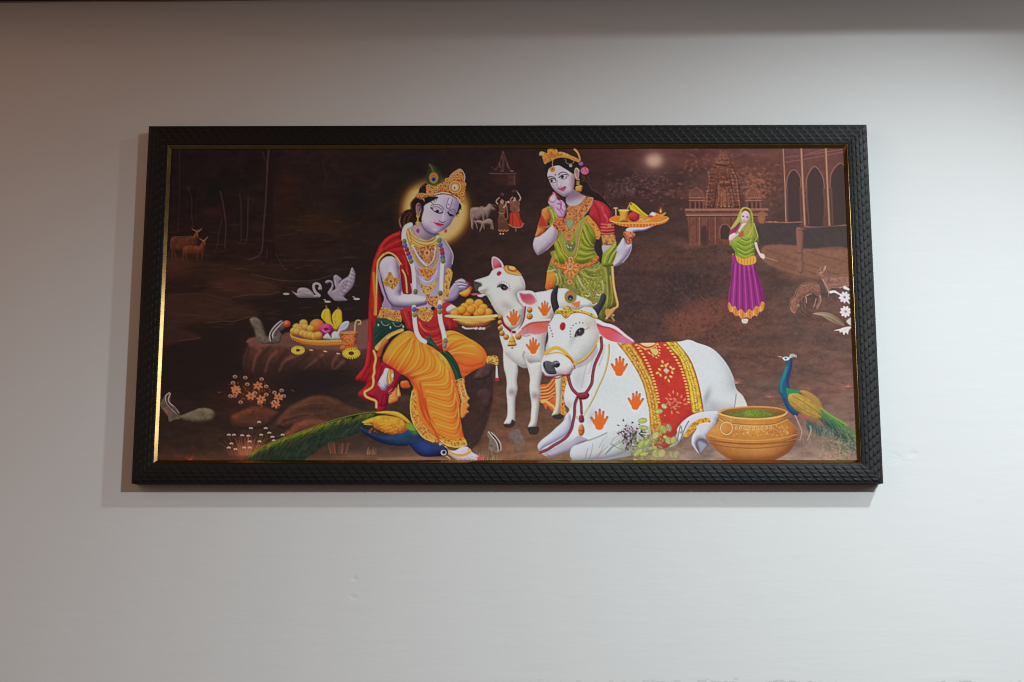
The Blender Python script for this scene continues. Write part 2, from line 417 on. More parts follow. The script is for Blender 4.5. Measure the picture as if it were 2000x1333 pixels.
tmp = np.stack([np.stack([np.interp(X, gxs, G[j, :, c]) for c in range(3)], -1) for j in range(10)], 0)
for c in range(3):
    for j in range(9):
        y0, y1 = gys[j], gys[j + 1]
        k = (Y >= y0) & (Y < y1) if j < 8 else (Y >= y0)
        t = ((Y[k] - y0) / (y1 - y0))[:, None]; t = t * t * (3 - 2 * t)
        A_.img[k, :, c] = tmp[j, None, :, c] * (1 - t) + tmp[j + 1, None, :, c] * t
nz = fbm(40, 16, 51, 5) - .5; n2 = fbm(14, 7, 77, 4) - .5; n3 = fbm(70, 34, 93, 3) - .5
A_.img *= (1 + .36 * nz + .3 * n2)[..., None]
A_.img *= 1 + n3[..., None] * np.array((.9, .2, -.1)) * .25
full = (0, 0, PW, PH)
I = T(0, 0, 1); X1 = T(290, 280, 5); X2 = T(290, 500, 5); X3 = T(290, 660, 5); X4 = T(600, 280, 5); X5 = T(1180, 280, 5)
X6 = T(1300, 280, 5); X7 = T(1300, 480, 5); X8 = T(1300, 660, 5)
Y1 = T(900, 290, 12.5); Y2 = T(900, 360, 12.5); Y3 = T(480, 780, 6.667)
Z1 = T(1390, 395, 14.286); Z2 = T(560, 580, 10.256); Z3 = T(540, 510, 11.111); Z4 = T(600, 780, 5.5556); Z5 = T(470, 660, 7.692)

# forest on the left: foliage clumps, trunks
r = np.random.RandomState(5)
for i in range(260):
    x = r.uniform(300, 760); y = r.uniform(286, 400); 
    glow(x, y, r.uniform(4, 12), r.uniform(3, 7), (58, 38, 36) if r.rand() < .5 else (22, 18, 18), r.uniform(.08, .3), rot=r.uniform(-40, 40))
glow(690, 400, 30, 40, (16, 20, 22), .6); glow(420, 370, 26, 22, (20, 24, 22), .7); glow(560, 370, 26, 60, (72, 34, 24), .35)
glow(625, 430, 60, 22, (56, 36, 20), .5); glow(415, 415, 20, 10, (80, 40, 34), .4); glow(600, 445, 90, 12, (66, 42, 26), .3)
tr = (72, 50, 48)
for s, w, a in (("300 60 305 300 300 600 285 880", .9, .6), ("385 430 420 540 420 700 435 810", 1.2, .6), ("500 430 470 560 470 760", .8, .3),
                ("700 470 730 600 755 800 745 1020", 1.6, .9), ("720 740 690 860 670 1010 640 1060", 1.1, .7), ("890 500 905 640 905 960", 1.3, .75), ("975 540 970 700 965 900 940 980 880 975", 1.4, .8),
                ("1030 560 985 660", .8, .5), ("830 650 838 800", .8, .4), ("1440 640 1470 700 1480 830", .8, .4), ("1700 180 1730 330 1710 420", .9, .4), ("1780 200 1750 300 1740 380", .8, .35),
                ("240 300 250 600 225 760", .8, .3), ("1060 690 1065 800", .7, .3)):
    line(X1(s), tr, w, w * .8, soft=.8, a=a * .8)
fill(X1("1150 50 1230 50 1220 500 1215 800 1235 1020 1310 1180 1200 1120 1150 1200 1080 1100 960 1140 1090 1060 1115 900 1130 500"), (36, 23, 23), soft=1.2, keep=False)
line(X1("1175 60 1160 250 1150 450 1140 640 1120 860 1110 1030 1070 1100 980 1140"), (82, 56, 52), 1.8, 1.2, soft=1.2, a=.75)
line(X1("1115 90 1150 190 1165 260"), (80, 56, 52), 1., soft=.9, a=.5)
line(X1("1240 1070 1290 1170 1340 1240"), (74, 50, 46), 1., soft=.9, a=.6); line(X1("1160 1040 1150 1140 1110 1180"), (68, 46, 42), .9, soft=.9, a=.6)
line(X1("1240 910 1400 890 1500 850 1600 850"), (64, 42, 36), 1.2, .6, soft=1.2, a=.5); line(X1("1480 900 1600 860 1800 870 1980 800"), (60, 42, 36), 1.2, soft=1.2, a=.4)
# pond and banks
fill(X2("150 820 400 800 520 780 300 700 800 640 1060 590 1080 520 820 440 1000 400 1300 370 1500 250 1900 220 2000 300 2400 260 2400 800 1000 800 900 1100 700 1330 100 1330 140 900"), (34, 26, 26), soft=9, a=.75, keep=False)
fill(X2("150 400 500 380 800 440 1060 570 830 630 500 650 300 690 150 700"), (70, 46, 36), soft=4, a=.5, keep=False)
fill(X2("150 690 300 700 510 800 350 830 150 870"), (66, 42, 38), soft=2.5, a=.6, keep=False)
fill(X2("600 250 900 200 1150 250 1280 340 1100 380 850 390 700 330"), (76, 48, 38), soft=5, a=.55, keep=False)
for s in ("300 830 420 815 505 800", "560 655 700 640 830 640 960 605 1060 580", "820 405 1000 380 1170 378 1280 350", "1000 180 1300 240 1600 240 1790 190"):
    line(X2(s), (96, 70, 62), .9, soft=1., a=.45)
glow(345, 520, 40, 22, (92, 50, 34), .5); glow(450, 525, 60, 14, (70, 44, 30), .4)
for s, a in (("190 390 500 370 800 430", .3), ("200 560 500 590 700 620", .3)): line(X2(s), (82, 54, 44), 2, soft=2, a=a)
# reeds and ripples on the banks
for i in range(420):
    x = r.uniform(310, 700); y = r.choice([r.uniform(500, 530), r.uniform(545, 575), r.uniform(585, 640), r.uniform(420, 500)])
    glow(x, y, r.uniform(5, 16), r.uniform(.8, 2.2), (92, 58, 44) if r.rand() < .5 else (30, 22, 22), r.uniform(.08, .3), rot=r.uniform(-8, 8))
# two deer on the left
DR = (96, 52, 34)
fill(X1("215 1000 222 940 250 918 340 915 420 910 455 905 480 960 470 1010 430 1050 330 1060 250 1050 225 1040"), DR, soft=1., keep=False, a=.85, tex=.25, puff=(9, (128, 74, 48), (60, 32, 26), .8))
fill(X1("330 1080 340 1020 380 1000 450 1005 520 1000 545 1020 545 1060 500 1085 400 1090 350 1100"), (104, 56, 36), soft=1., keep=False, a=.85, tex=.25, puff=(7, (136, 80, 52), (60, 32, 26), .8))
for q_, w_ in (("455 905 470 880 485 850", 2.6), ("515 1005 530 975 545 950", 2.2)): line(X1(q_), (116, 66, 42), w_ + .8, w_ * .7, soft=.8, a=.9)
for q_ in ("228 1040 232 1090 236 1140", "250 1050 262 1100 270 1140", "340 1090 335 1120 340 1150", "365 1095 372 1120 380 1150", "478 1080 476 1120 480 1145", "530 1060 522 1100 520 1140"): line(X1(q_), (96, 54, 38), 1.3, .7, soft=.7, a=.75)
for q_ in ("425 838 445 850 470 862", "520 835 505 850 490 862", "500 935 520 945 535 955", "578 918 560 935 550 952"): line(X1(q_), (150, 104, 78), .9, 1.3, soft=.6, a=.8)
line(X1("470 870 480 900 482 925"), (134, 86, 62), 1.3, .8, soft=.6, a=.8); line(X1("545 960 552 980 545 1000"), (140, 92, 66), 1.2, .8, soft=.6, a=.8)
line(X1("215 1040 222 940 255 914 345 911 420 906"), (140, 86, 62), .5, a=.6)
glow(330, 512, 24, 10, (74, 44, 32), .7); glow(375, 515, 26, 7, (66, 40, 28), .6)

# centre: small far temple
for s, w, a in (("1030 90 1090 260 1180 500", 2.2, .5), ("1030 90 980 260 930 420 850 520", 2.4, .35), ("1010 200 1040 320 1020 500", 3, .45), ("930 360 960 460", 1.6, .6), ("1130 380 1160 470", 1.6, .6), ("760 460 830 520", 1.2, .4)):
    line(Y1(s), (112, 80, 76), w * .8, soft=1.4, a=a)
line(Y1("700 610 900 620 1150 620 1350 615"), (120, 90, 80), .8, soft=.7, a=.7); line(Y1("1220 550 1270 560"), (140, 108, 98), 1.4, soft=1, a=.8); line(Y1("980 550 1040 555"), (110, 80, 70), 1.4, soft=1, a=.7)
fill(Y1("1150 660 1330 650 1330 900 1150 900"), (84, 58, 54), sharp=True, soft=1.5, a=.6, keep=False); line(Y1("1310 660 1315 880"), (118, 90, 86), .9, soft=.7, a=.6); glow(996, 352, 3, 2.5, (34, 20, 20), .8)
glow(990, 350, 26, 14, (90, 44, 34), .3)

# right: moon, foliage, temple, arcade
glow(1278, 312, 30, 26, (150, 110, 100), .5); glow(1277, 313, 17, 14, (196, 168, 150), .9, p=3)
glow(1276, 280, 60, 30, (110, 60, 56), .3)
for i in range(420):
    x = r.normal(1265, 42); y = r.normal(362, 16)
    if y < 336: continue
    glow(x, y, r.uniform(1.5, 4), r.uniform(1, 2.4), (146, 98, 90) if r.rand() < .5 else (52, 32, 34), r.uniform(.15, .45))
for i in range(700):
    x = r.normal(1470, 22) if r.rand() < .75 else r.uniform(1330, 1520); y = r.normal(362, 17) if x > 1430 else r.normal(320, 14)
    if y < 290: y = 300
    glow(x, y, r.uniform(1.5, 4.5), r.uniform(1, 2.2), (176, 112, 84) if r.rand() < .5 else (84, 48, 44), r.uniform(.15, .45), rot=r.uniform(-60, 60))
for i in range(160):
    glow(r.uniform(1180, 1240), r.uniform(355, 385), 1, 4, (96, 74, 74), .3, rot=r.uniform(-30, 30))
tm = (122, 80, 66)
fill(X6("380 635 400 450 415 300 440 250 480 180 540 90 620 90 650 200 690 290 715 400 735 640"), (106, 62, 48), soft=1.2, a=.95, tex=.25, puff=(14, (136, 86, 66), (66, 38, 34), .7))
for s, w, c, a in (("470 235 490 235 500 190 530 165 560 60", 1.2, (80, 46, 42), .6), ("560 60 590 150 615 200 650 230", 1.2, (80, 46, 42), .6), ("415 280 430 370 405 520 395 630", 1.3, (158, 112, 92), .7),
                   ("455 300 430 400 420 560", 1., (70, 42, 38), .7), ("650 260 690 350 705 480 725 630", 1.3, (158, 112, 92), .7), ("640 300 660 400 680 560", 1., (150, 104, 84), .6), ("620 330 650 450 690 620", .9, (66, 40, 36), .7),
                   ("500 400 490 500 470 630", 1.2, (60, 38, 34), .8), ("520 410 520 520 500 630", 1., (150, 104, 84), .7), ("560 290 545 350 600 350 575 290", 1., (70, 42, 36), .7), ("540 380 610 380", 2., (160, 112, 88), .6), ("530 410 620 412", 1., (60, 38, 34), .8),
                   ("545 450 545 620", 1., (160, 112, 88), .5), ("600 440 620 620", 1., (160, 112, 88), .5), ("575 470 575 610", 3.4, (160, 96, 70), .6), ("640 450 665 620", 1.3, (150, 104, 84), .6), ("520 150 600 150", 1.8, (140, 96, 80), .6), ("500 190 620 190", 2.4, (140, 96, 80), .5), ("500 210 610 222", 1.2, (52, 30, 30), .8), ("540 120 590 118", 1.2, (130, 90, 76), .5)):
    line(X6(s), c, w, soft=.8, a=a)
glow(1413, 306, 9, 16, (124, 82, 70), .4)
for x in (1408, 1416, 1424, 1431): dot(x - PX0, 403.5 - PY0, 1.2, (196, 158, 128), .8)
# side domes
for ox in (0, 101):
    fill(T(1300 + ox * 1.1, 280, 5)("225 500 240 460 280 440 298 420 320 440 360 465 375 500 360 530 240 530"), (124, 80, 70) if ox == 0 else (140, 92, 70), soft=1., a=.75, keep=False, tex=.2)
    for k in range(5): line(T(1300 + ox * 1.1, 280, 5)("%d 450 %d 480 %d 520" % (280 + k * 9, 265 + k * 17, 250 + k * 24)), (84, 48, 42), .7, a=.6)
    for yy, c in ((535, (150, 108, 92)), (560, (160, 118, 100)), (575, (90, 56, 48))): line(T(1300 + ox * 1.1, 280, 5)("230 %d 380 %d" % (yy, yy)), c, 1.1, soft=.6, a=.75)
    for k in (240, 290, 330, 370): line(T(1300 + ox * 1.1, 280, 5)("%d 580 %d 635" % (k, k)), (122, 82, 70), 1.6, soft=.6, a=.8)
    for k in (265, 312, 350): line(T(1300 + ox * 1.1, 280, 5)("%d 590 %d 635" % (k, k)), (58, 38, 36), 2., soft=.8, a=.7)
fill(X6("180 645 1015 640 1010 668 960 690 930 715 980 780 780 760 780 990 230 1000 215 730 190 670"), (110, 66, 54), soft=1., sharp=True, keep=False, tex=.14)
for yy, c, w in ((650, (150, 104, 88), 2.2), (672, (78, 46, 42), 1.1), (690, (120, 78, 66), 1.6), (705, (164, 120, 102), 1.), (718, (74, 44, 40), .9)):
    line(X6("200 %d 990 %d" % (yy, yy - 3)), c, w, soft=.6, a=.9, sharp=True)
for x in (225, 300, 330, 440, 460, 485, 520, 540): line(X6("%d 725 %d 990" % (x, x + 4)), (152, 106, 90) if x % 4 else (80, 48, 44), 1., soft=.7, a=.6)
fill(X6("350 990 350 850 365 810 390 810 405 850 405 990"), (66, 44, 42), soft=1.2, a=.9, keep=False)
fill(X6("535 930 535 840 560 800 600 800 630 840 635 930"), (62, 44, 40), soft=1., a=.9, keep=False)
line(X6("532 930 530 845 555 798 600 795 632 835"), (160, 118, 100), .9, a=.6)
glow(1345, 478, 22, 8, (130, 84, 70), .5)
fill(X6("905 680 975 680 960 780 910 770"), (140, 92, 72), soft=1., keep=False); glow(1486, 428, 3, 6, (176, 100, 54), .7)
# carved detail of the tower
for i in range(170):
    y = r.uniform(150, 625); hw = np.interp(y, [60, 180, 300, 640], [40, 85, 140, 175]); x = 560 + r.uniform(-hw, hw)
    q_ = X6([x, y])[0]; ell(q_[0] + PX0, q_[1] + PY0, r.uniform(.8, 2.), r.uniform(.5, 1.2), (170, 118, 92) if r.rand() < .5 else (56, 34, 32), 90 if r.rand() < .6 else 0, a=.6)
for yy in np.linspace(240, 620, 12):
    hw = np.interp(yy, [60, 180, 300, 640], [40, 85, 140, 175]); line(X6([560 - hw, yy, 560 - hw * .55, yy - 4]), (64, 38, 34), .6, a=.7); line(X6([560 + hw * .5, yy - 4, 560 + hw, yy]), (64, 38, 34), .6, a=.7)
for s in ("228 730 228 985", "345 730 345 985", "415 730 415 985", "500 730 500 985", "640 730 640 850"): line(X6(s), (64, 38, 34), .8, soft=.6, a=.8)
for i in range(60): q_ = X6([r.uniform(200, 960), r.choice([665, 700, 740])])[0]; dot(q_[0], q_[1], .7, (170, 124, 104), .6)
# arcade
fill(X6("1140 50 1760 45 1775 800 1350 810 1300 770 1180 770 1150 400"), (102, 64, 58), soft=1.5, a=.7, keep=False, tex=.15)
for s in ("1190 770 1190 400 1200 320 1250 262 1300 320 1320 400 1330 770", "1385 800 1385 420 1390 330 1460 232 1530 330 1550 430 1550 800", "1620 800 1610 430 1625 300 1705 200 1780 270 1790 800"):
    fill(X6(s), (66, 48, 48), soft=1., keep=False, a=.95); 
for s in ("1178 430 1195 320 1250 258 1310 320 1322 430", "1370 440 1385 320 1455 228 1530 320 1552 440", "1605 430 1620 290 1705 195 1760 240"): line(X6(s), (160, 112, 96), .9, soft=.6, a=.75)
for s, w in (("1325 50 1340 400 1360 800", 2.1), ("1565 50 1580 400 1600 800", 2.1), ("1148 60 1165 400 1175 770", 1.2)):
    line(X6(s), (150, 102, 84), w, soft=.8, a=.95, hi=(192, 146, 118))
for s in ("1375 440 1385 620 1400 790", "1540 440 1555 620 1545 790", "1185 440 1190 760", "1315 440 1325 760", "1618 440 1630 790"): line(X6(s), (156, 100, 72), 1.6, soft=1.4, a=.4)
for s in ("1150 140 1400 110 1760 55", "1150 190 1400 150 1760 80", "1400 100 1560 60"): line(X6(s), (150, 104, 94), .7, soft=.6, a=.65)
line(X6("980 770 1180 775 1330 770"), (150, 108, 94), 1.2, soft=.7, a=.8); line(X6("1360 815 1500 822 1780 800"), (156, 116, 104), 1.3, soft=.7, a=.8)
fill(X6("900 800 1290 795 1350 830 1780 820 1790 1030 1370 1030 1280 1000 960 1000 905 930"), (68, 56, 56), soft=1.2, a=.95, keep=False, tex=.1)
fill(X6("960 1005 1280 1000 1370 1035 1790 1030 1800 1330 1500 1330 1000 1190"), (136, 94, 74), soft=1.2, a=.75, keep=False, tex=.12)
for s in ("980 1040 1290 1150 1800 1330", "1380 1060 1790 1170", "1100 1150 1500 1290", "980 1130 1260 1240"): line(X6(s), (100, 66, 56), 1.4, soft=1.6, a=.5)
fill(X6("1280 830 1330 830 1345 900 1340 1050 1345 1250 1290 1250 1285 1060 1275 900"), (132, 92, 78), soft=1., keep=False, puff=(5, (168, 122, 104), (92, 62, 54), .8))
for yy in (850, 1070, 1080, 1130, 1150): line(X6("1285 %d 1340 %d" % (yy, yy)), (96, 64, 54), .7, a=.7)
for x in (1020, 1072): ell(1300 + x / 5, 280 + 768 / 5, 3, 1.2, (176, 140, 120), a=.6)
line(X6("970 1115 1100 1155"), (176, 140, 120), .9, .4, a=.8)
# ground right: path, mottled grass
fill(X7("100 900 0 700 300 560 600 520 760 560 780 600 600 680 400 800 300 900"), (132, 72, 54), soft=7, a=.62, keep=False)
for s, c, rx, ry, a in (("180 330", (48, 36, 38), 40, 22, .6), ("40 520", (50, 36, 38), 22, 28, .6), ("760 620", (52, 40, 42), 26, 14, .7), ("1080 400", (66, 48, 46), 18, 16, .6), ("700 440", (60, 44, 44), 70, 8, .0)):
    q = X7(s)[0]; glow(q[0] + PX0, q[1] + PY0, rx, ry, c, a)
for i in range(1500):
    x = r.uniform(1290, 1665); y = r.uniform(560, 720)
    glow(x, y, r.uniform(1, 4), r.uniform(.7, 1.8), (150, 108, 92) if r.rand() < .5 else (60, 42, 38), r.uniform(.08, .26), rot=r.uniform(-70, 70))
for i in range(2600):
    x = r.uniform(1200, 1450); y = r.uniform(470, 670)
    glow(x, y, r.uniform(1.5, 5), r.uniform(.8, 2), (104, 70, 62) if r.rand() < .45 else (44, 30, 32), r.uniform(.1, .34), rot=r.uniform(-75, -20) if r.rand() < .5 else r.uniform(20, 75))
for i in range(500):
    x = r.uniform(1440, 1670); y = r.uniform(700, 830)
    glow(x, y, r.uniform(1.5, 5), r.uniform(.8, 2.4), (136, 104, 92) if r.rand() < .5 else (84, 62, 54), r.uniform(.1, .3), rot=r.uniform(-30, 30))
for cx, cy, c in ((1502, 768, (176, 110, 92)), (1656, 748, (190, 120, 112)), (1438, 741, (186, 130, 112)), (1580, 752, (150, 92, 80)), (1568, 440, (120, 80, 70))):
    for k in range(9):
        a = -math.pi / 2 + (k - 4) * .38; l = r.uniform(9, 15)
        line(I([cx + r.uniform(-3, 3), cy + 8, cx + math.cos(a) * l * 1.2, cy + 8 + math.sin(a) * l]), c, .9, .3, a=.6)
# deer on the right
fill(X7("1230 640 1220 600 1225 530 1260 500 1280 440 1330 390 1400 365 1470 370 1500 400 1500 450 1515 500 1500 560 1480 610 1470 605 1490 540 1480 490 1440 450 1400 470 1380 500 1380 560 1370 555 1370 490 1340 510 1300 560 1290 620 1260 665"), (132, 92, 76), soft=.8, keep=False, tex=.2, puff=(6, (158, 116, 98), (104, 70, 60), .6))
fill(X7("1490 310 1480 270 1500 245 1540 240 1560 200 1575 220 1570 260 1600 310 1700 300 1800 290 1800 400 1700 420 1620 420 1590 460 1580 440 1560 390 1530 330"), (140, 100, 86), soft=.8, keep=False, tex=.2, puff=(6, (166, 126, 110), (110, 76, 66), .6))
for s in ("1225 620 1222 540 1262 500 1285 440 1335 388 1400 364 1470 368 1505 400 1515 480 1505 560 1478 615", "1262 665 1292 620 1305 560 1345 510 1385 495 1440 455 1480 495", "1500 310 1485 275 1505 245 1545 240", "1575 250 1600 308 1700 298 1795 290", "1530 330 1562 395 1585 455 1625 420 1700 418 1790 395", "1368 505 1366 560 1372 610", "1340 520 1335 560"):
    line(X7(s), (84, 54, 48), .7, soft=.6, a=.7); line(X7([float(v) - 6 for v in s.split()]), (184, 142, 118), .55, soft=.6, a=.6)
for i in range(110):
    q = X7([r.uniform(1300, 1500), r.uniform(380, 450)])[0] if i % 2 else X7([r.uniform(1610, 1790), r.uniform(310, 390)])[0]
    dot(q[0], q[1], .6, (190, 154, 136), .55)
for s in ("1535 330 1560 380 1590 440 1590 500", "1545 245 1558 200 1562 235", "1380 490 1400 480 1430 470", "1470 520 1450 590 1440 600", "1510 490 1515 540 1480 620", "1370 500 1378 560", "1285 590 1300 575 1305 600", "1700 415 1740 400 1790 390"): line(X7(s), (206, 180, 160), .8, .5, a=.75)
line(X7("1500 270 1530 265"), (200, 160, 110), .8, a=.8); line(X7("1505 285 1530 290"), (190, 150, 100), .8, a=.7); line(X7("1510 240 1510 205"), (176, 130, 110), .8, a=.8)
line(X7("1225 600 1230 640 1265 660"), (186, 130, 100), .9, a=.7)
for s in ("1210 540 1225 570", "1330 580 1350 640 1400 680", "1300 640 1400 720", "1530 560 1560 620", "1640 580 1700 640"): line(X7(s), (124, 96, 78), .7, .4, a=.6)
# leaf and white flower sprig
fill(X7("1440 665 1520 650 1600 660 1680 700 1740 760 1740 785 1660 765 1590 730 1530 690"), (158, 138, 112), soft=.7, keep=False, grad=(1590, 612, 1650, 635, (120, 100, 82)))
line(X7("1440 665 1600 690 1740 780"), (184, 164, 140), .6, a=.7)
for s, w in (("1610 455 1650 450 1690 470", 2.6), ("1690 470 1740 500", 1.2), ("1750 410 1790 430", 3.2), ("1790 560 1760 520", 1.6)): line(X7(s), (226, 226, 230), w, w * .6, soft=.6)
for px, py, rr in ((1748, 505, 11), (1758, 645, 11)): 
    q = X7([px, py])[0]; flower(q[0] + PX0, q[1] + PY0, rr, 9, (226, 226, 232), (140, 140, 160), rot=.2)
fill(X7("1640 830 1700 815 1740 800 1800 790 1815 800 1790 830 1780 870 1760 850 1740 875 1725 845 1700 850 1695 832"), (226, 224, 226), soft=.7, keep=False)
fill(X7("1765 740 1790 715 1815 700 1815 780 1790 770"), (216, 212, 216), soft=.8, keep=False)
# ---- rocks, animals and fruit on the left
RK = (98, 62, 54)
M = fill(X2("975 870 960 840 985 810 1040 800 1300 770 1400 740 2060 640 2200 640 2200 1100 2000 1130 1850 1110 1700 1130 1550 1110 1400 1180 1200 1200 1050 1170 980 1160 920 1100 930 980"), (88, 54, 46), soft=1.6, a=.95, grad=(600, 670, 600, 735, (48, 34, 31)), tex=.12)
fill(X2("960 850 1000 805 1300 775 1400 730 2060 620 2200 640 2200 880 1900 920 1500 900 1200 880 1000 890"), (116, 80, 76), soft=2.5, a=.7, keep=False, clip=M, grad=(480, 665, 700, 665, (118, 88, 84)))
for i, (s, c) in enumerate((("980 900 960 1000 940 1120", 0), ("1090 920 1040 1010 1020 1120", 1), ("1060 900 1100 880 1170 870", 1), ("1250 940 1180 1010 1140 1130", 1), ("1350 930 1280 1020 1230 1100", 0), ("1400 980 1320 1040 1280 1120", 1), ("1560 960 1480 1040 1400 1110", 0), ("1700 960 1620 1030 1530 1100", 1),
        ("1660 1000 1700 1050 1680 1100", 0), ("1840 980 1800 1040 1800 1110", 1), ("1900 1030 1850 1080 1820 1110", 1), ("1980 980 1940 1060 1960 1100", 0), ("1500 920 1440 980 1360 1010", 1), ("1180 900 1110 980 1080 1080", 0))):
    line(X2(s), (130, 80, 72) if c else (46, 32, 30), 3.4, 1.5, soft=2.6, a=.55, clip=M)
line(X2("965 840 1000 815 1040 805"), (140, 90, 80), 2, soft=2, a=.6)
glow(610, 745, 70, 26, (34, 28, 27), .9, p=3); glow(560, 768, 30, 14, (32, 27, 27), .7)
for s, c, rc in (("800 780 870 730 960 690 1050 665 1150 685 1230 710 1280 740 1240 800 1150 870 1000 900 850 880", (82, 50, 40), (128, 68, 48)), ("1250 870 1260 800 1330 720 1400 660 1500 610 1600 570 1720 565 1850 600 1950 660 2150 720 2400 700 2400 900 1900 900 1400 900", (72, 48, 38), (112, 72, 50)),
                 ("1310 960 1370 900 1450 830 1560 795 1680 800 1760 830 1600 930 1400 980", (98, 56, 42), (140, 80, 58)), ("2300 620 2500 560 2750 600 2800 700 2600 800 2300 780", (60, 44, 38), (90, 62, 50))):
    fill(X3(s), c, soft=2, keep=False, a=.95, puff=(14, rc, (44, 32, 29), .9), tex=.15)
for s in ("1350 780 1500 740 1640 740 1800 700", "1420 680 1600 640 1760 640", "1300 850 1450 800 1600 760"): line(X3(s), (122, 80, 58), 1.6, .6, soft=1.8, a=.35)
for s in ("1260 880 1350 800 1500 790", "1500 700 1700 690 1850 720"): line(X3(s), (44, 32, 30), 1.6, .6, soft=1.8, a=.4)
r = np.random.RandomState(9)
# orange flower bush
glow(495, 770, 34, 22, (92, 48, 34), .7)
for i in range(90):
    x = 495 + r.normal(0, 24); y = 770 + r.normal(0, 14)
    ell(x, y, r.uniform(1.5, 4), r.uniform(.6, 1.3), (150, 86, 58) if r.rand() < .55 else (46, 30, 28), r.uniform(0, 180), a=.55)
for s in ("850 500", "1070 470", "1000 570", "1100 600", "1240 650", "1270 580", "860 520"):
    q = X3(s)[0]; flower(q[0] + PX0, q[1] + PY0, 9.5, 6, (192, 118, 78), (120, 60, 36), a=.85, rot=r.rand(), sq=.8)
for s in ("845 380", "945 390", "1105 405", "825 440", "965 455", "1150 475", "1040 540", "840 570", "1150 555", "1230 535", "1300 515", "1320 570", "1225 630", "900 630", "800 570", "1085 640"):
    q = X3(s)[0]; c = (182, 146, 118)
    fill(ep(q[0] + PX0, q[1] + PY0, 4.4, 3.4), c, soft=.6, a=.75, keep=False, n=2); dot(q[0], q[1] + .8, 1.9, (88, 48, 38), .85)
# white flower tuft
glow(495, 878, 34, 12, (140, 72, 46), .6); glow(475, 885, 18, 9, (170, 92, 54), .5)
for i in range(60):
    x = 480 + r.normal(0, 12); x2 = x + (x - 478) * .8 + r.uniform(-4, 4)
    line(I([x, 888 + r.uniform(-2, 3), (x + x2) / 2, 872, x2, 848 + r.uniform(0, 24)]), (172, 104, 70), .5, .3, a=.5)
for s in ("1080 820", "1000 880", "1145 880", "785 945", "835 945", "915 950", "975 955", "1100 945", "1180 925", "1210 965", "1310 945", "810 1030", "990 1010", "1085 1010", "1225 1000", "785 1070", "850 1085", "935 1070", "990 1070"):
    q = X3(s)[0]; qx, qy = q
    line(np.array([(qx, qy), ((qx + 480 - PX0) / 2, qy + 14), (485 - PX0 + (qx - 485 + PX0) * .3, 888 - PY0)]), (150, 96, 72), .4, a=.35)
    for k in range(3): dot(qx + (k - 1) * 2.2, qy + abs(k - 1) * .9, 1.6, (206, 186, 164), .85)
    dot(qx, qy + 1.4, 1, (120, 76, 60), .6)
for k in range(7): line(I([372 + r.uniform(-2, 2), 900, 372 + (k - 3) * 4.2, 900 - r.uniform(4, 11)]), (150, 66, 44), 1.2, .4, a=.7)
# lower left chipmunk
fill(X3("310 780 290 770 420 720 500 690 580 690 640 720 645 770 600 810 500 825 420 820 340 800"), (104, 96, 78), soft=1.1, keep=False, puff=(9, (132, 124, 104), (66, 58, 48), .8), tex=.2)
fill(X3("110 650 150 580 200 540 215 560 215 620 250 680 300 740 310 790 260 800 200 820 190 770 150 720 130 690"), (92, 80, 70), soft=1, keep=False, tex=.2)
for s in ("205 535 165 575 180 640 240 710 280 745", "215 545 195 600 210 640 260 680 300 735"): line(X3(s), (196, 186, 182), .8, .5)
line(X3("190 560 175 610 200 660 255 715 290 750"), (34, 28, 28), .8); line(X3("230 570 215 610 240 650 285 700"), (40, 32, 32), .7)
line(X3("115 650 150 620"), (130, 116, 100), .8, a=.7); line(X3("160 690 180 730"), (150, 96, 72), 2, soft=1.2, a=.6)
# swans
SW = (142, 136, 146)
fill(Z3("330 650 400 690 445 700 450 640 500 590 600 580 700 610 780 680 830 740 900 720 940 740 930 790 850 800 600 800 480 795 400 730"), SW, soft=.8, keep=False, puff=(8, (170, 164, 174), (100, 92, 102), .9))
line(Z3("930 750 850 680 810 600 810 520 860 490 930 510 955 560"), (152, 146, 156), 2.9, 2.2, soft=.6); fill(Z3("900 590 930 550 960 545 985 590 970 640 955 610 925 630"), (150, 146, 154), keep=False)
line(Z3("470 700 560 660 640 740 800 740"), (106, 98, 112), .8, a=.6); line(Z3("520 640 620 690 780 700"), (168, 162, 172), .8, a=.6)
fill(Z3("1110 690 1150 620 1190 560 1195 500 1160 465 1110 490 1060 480 1060 450 1100 420 1170 420 1225 460 1240 560 1220 640 1280 600 1260 520 1235 400 1240 330 1300 300 1360 340 1420 400 1370 480 1400 440 1480 390 1560 330 1600 240 1640 140 1690 210 1710 300 1700 420 1680 500 1640 580 1580 650 1500 720 1460 740 1480 800 1540 850 1450 870 1280 870 1200 810 1140 750"), (140, 132, 148), soft=.8, keep=False, puff=(6, (170, 160, 176), (96, 88, 108), .8))
for s in ("1640 160 1580 330 1450 410 1370 520 1330 640", "1600 330 1560 480 1480 640", "1270 420 1290 560"): line(Z3(s), (176, 166, 182), 1., .6, a=.7)
for k in range(14):
    t = k / 13; x = 1700 - 230 * t ** 1.3 ; y = 230 + 500 * t
    line(Z3([x - 90, y - 30, x - 30, y - 5, x + 12, y + 12]), (182, 174, 190) if k % 2 else (108, 100, 122), .6, .5, a=.7)
for s in ("1440 480 1520 440", "1420 560 1500 520 1540 450", "1400 640 1470 600 1520 540"): line(Z3(s), (104, 94, 118), 1., a=.5)
for s in ("210 710", "1110 880", "1740 820"):
    q = Z3(s)[0] + np.array((PX0, PY0)); ell(q[0], q[1] + .6, 6.4, 2.1, (166, 158, 160)); 
    if s != "210 710": line(I([q[0] - 4, q[1], q[0] - 4.5, q[1] - 3, q[0] - 7.5, q[1] - 3.5]), (160, 152, 156), 1.1, .8)
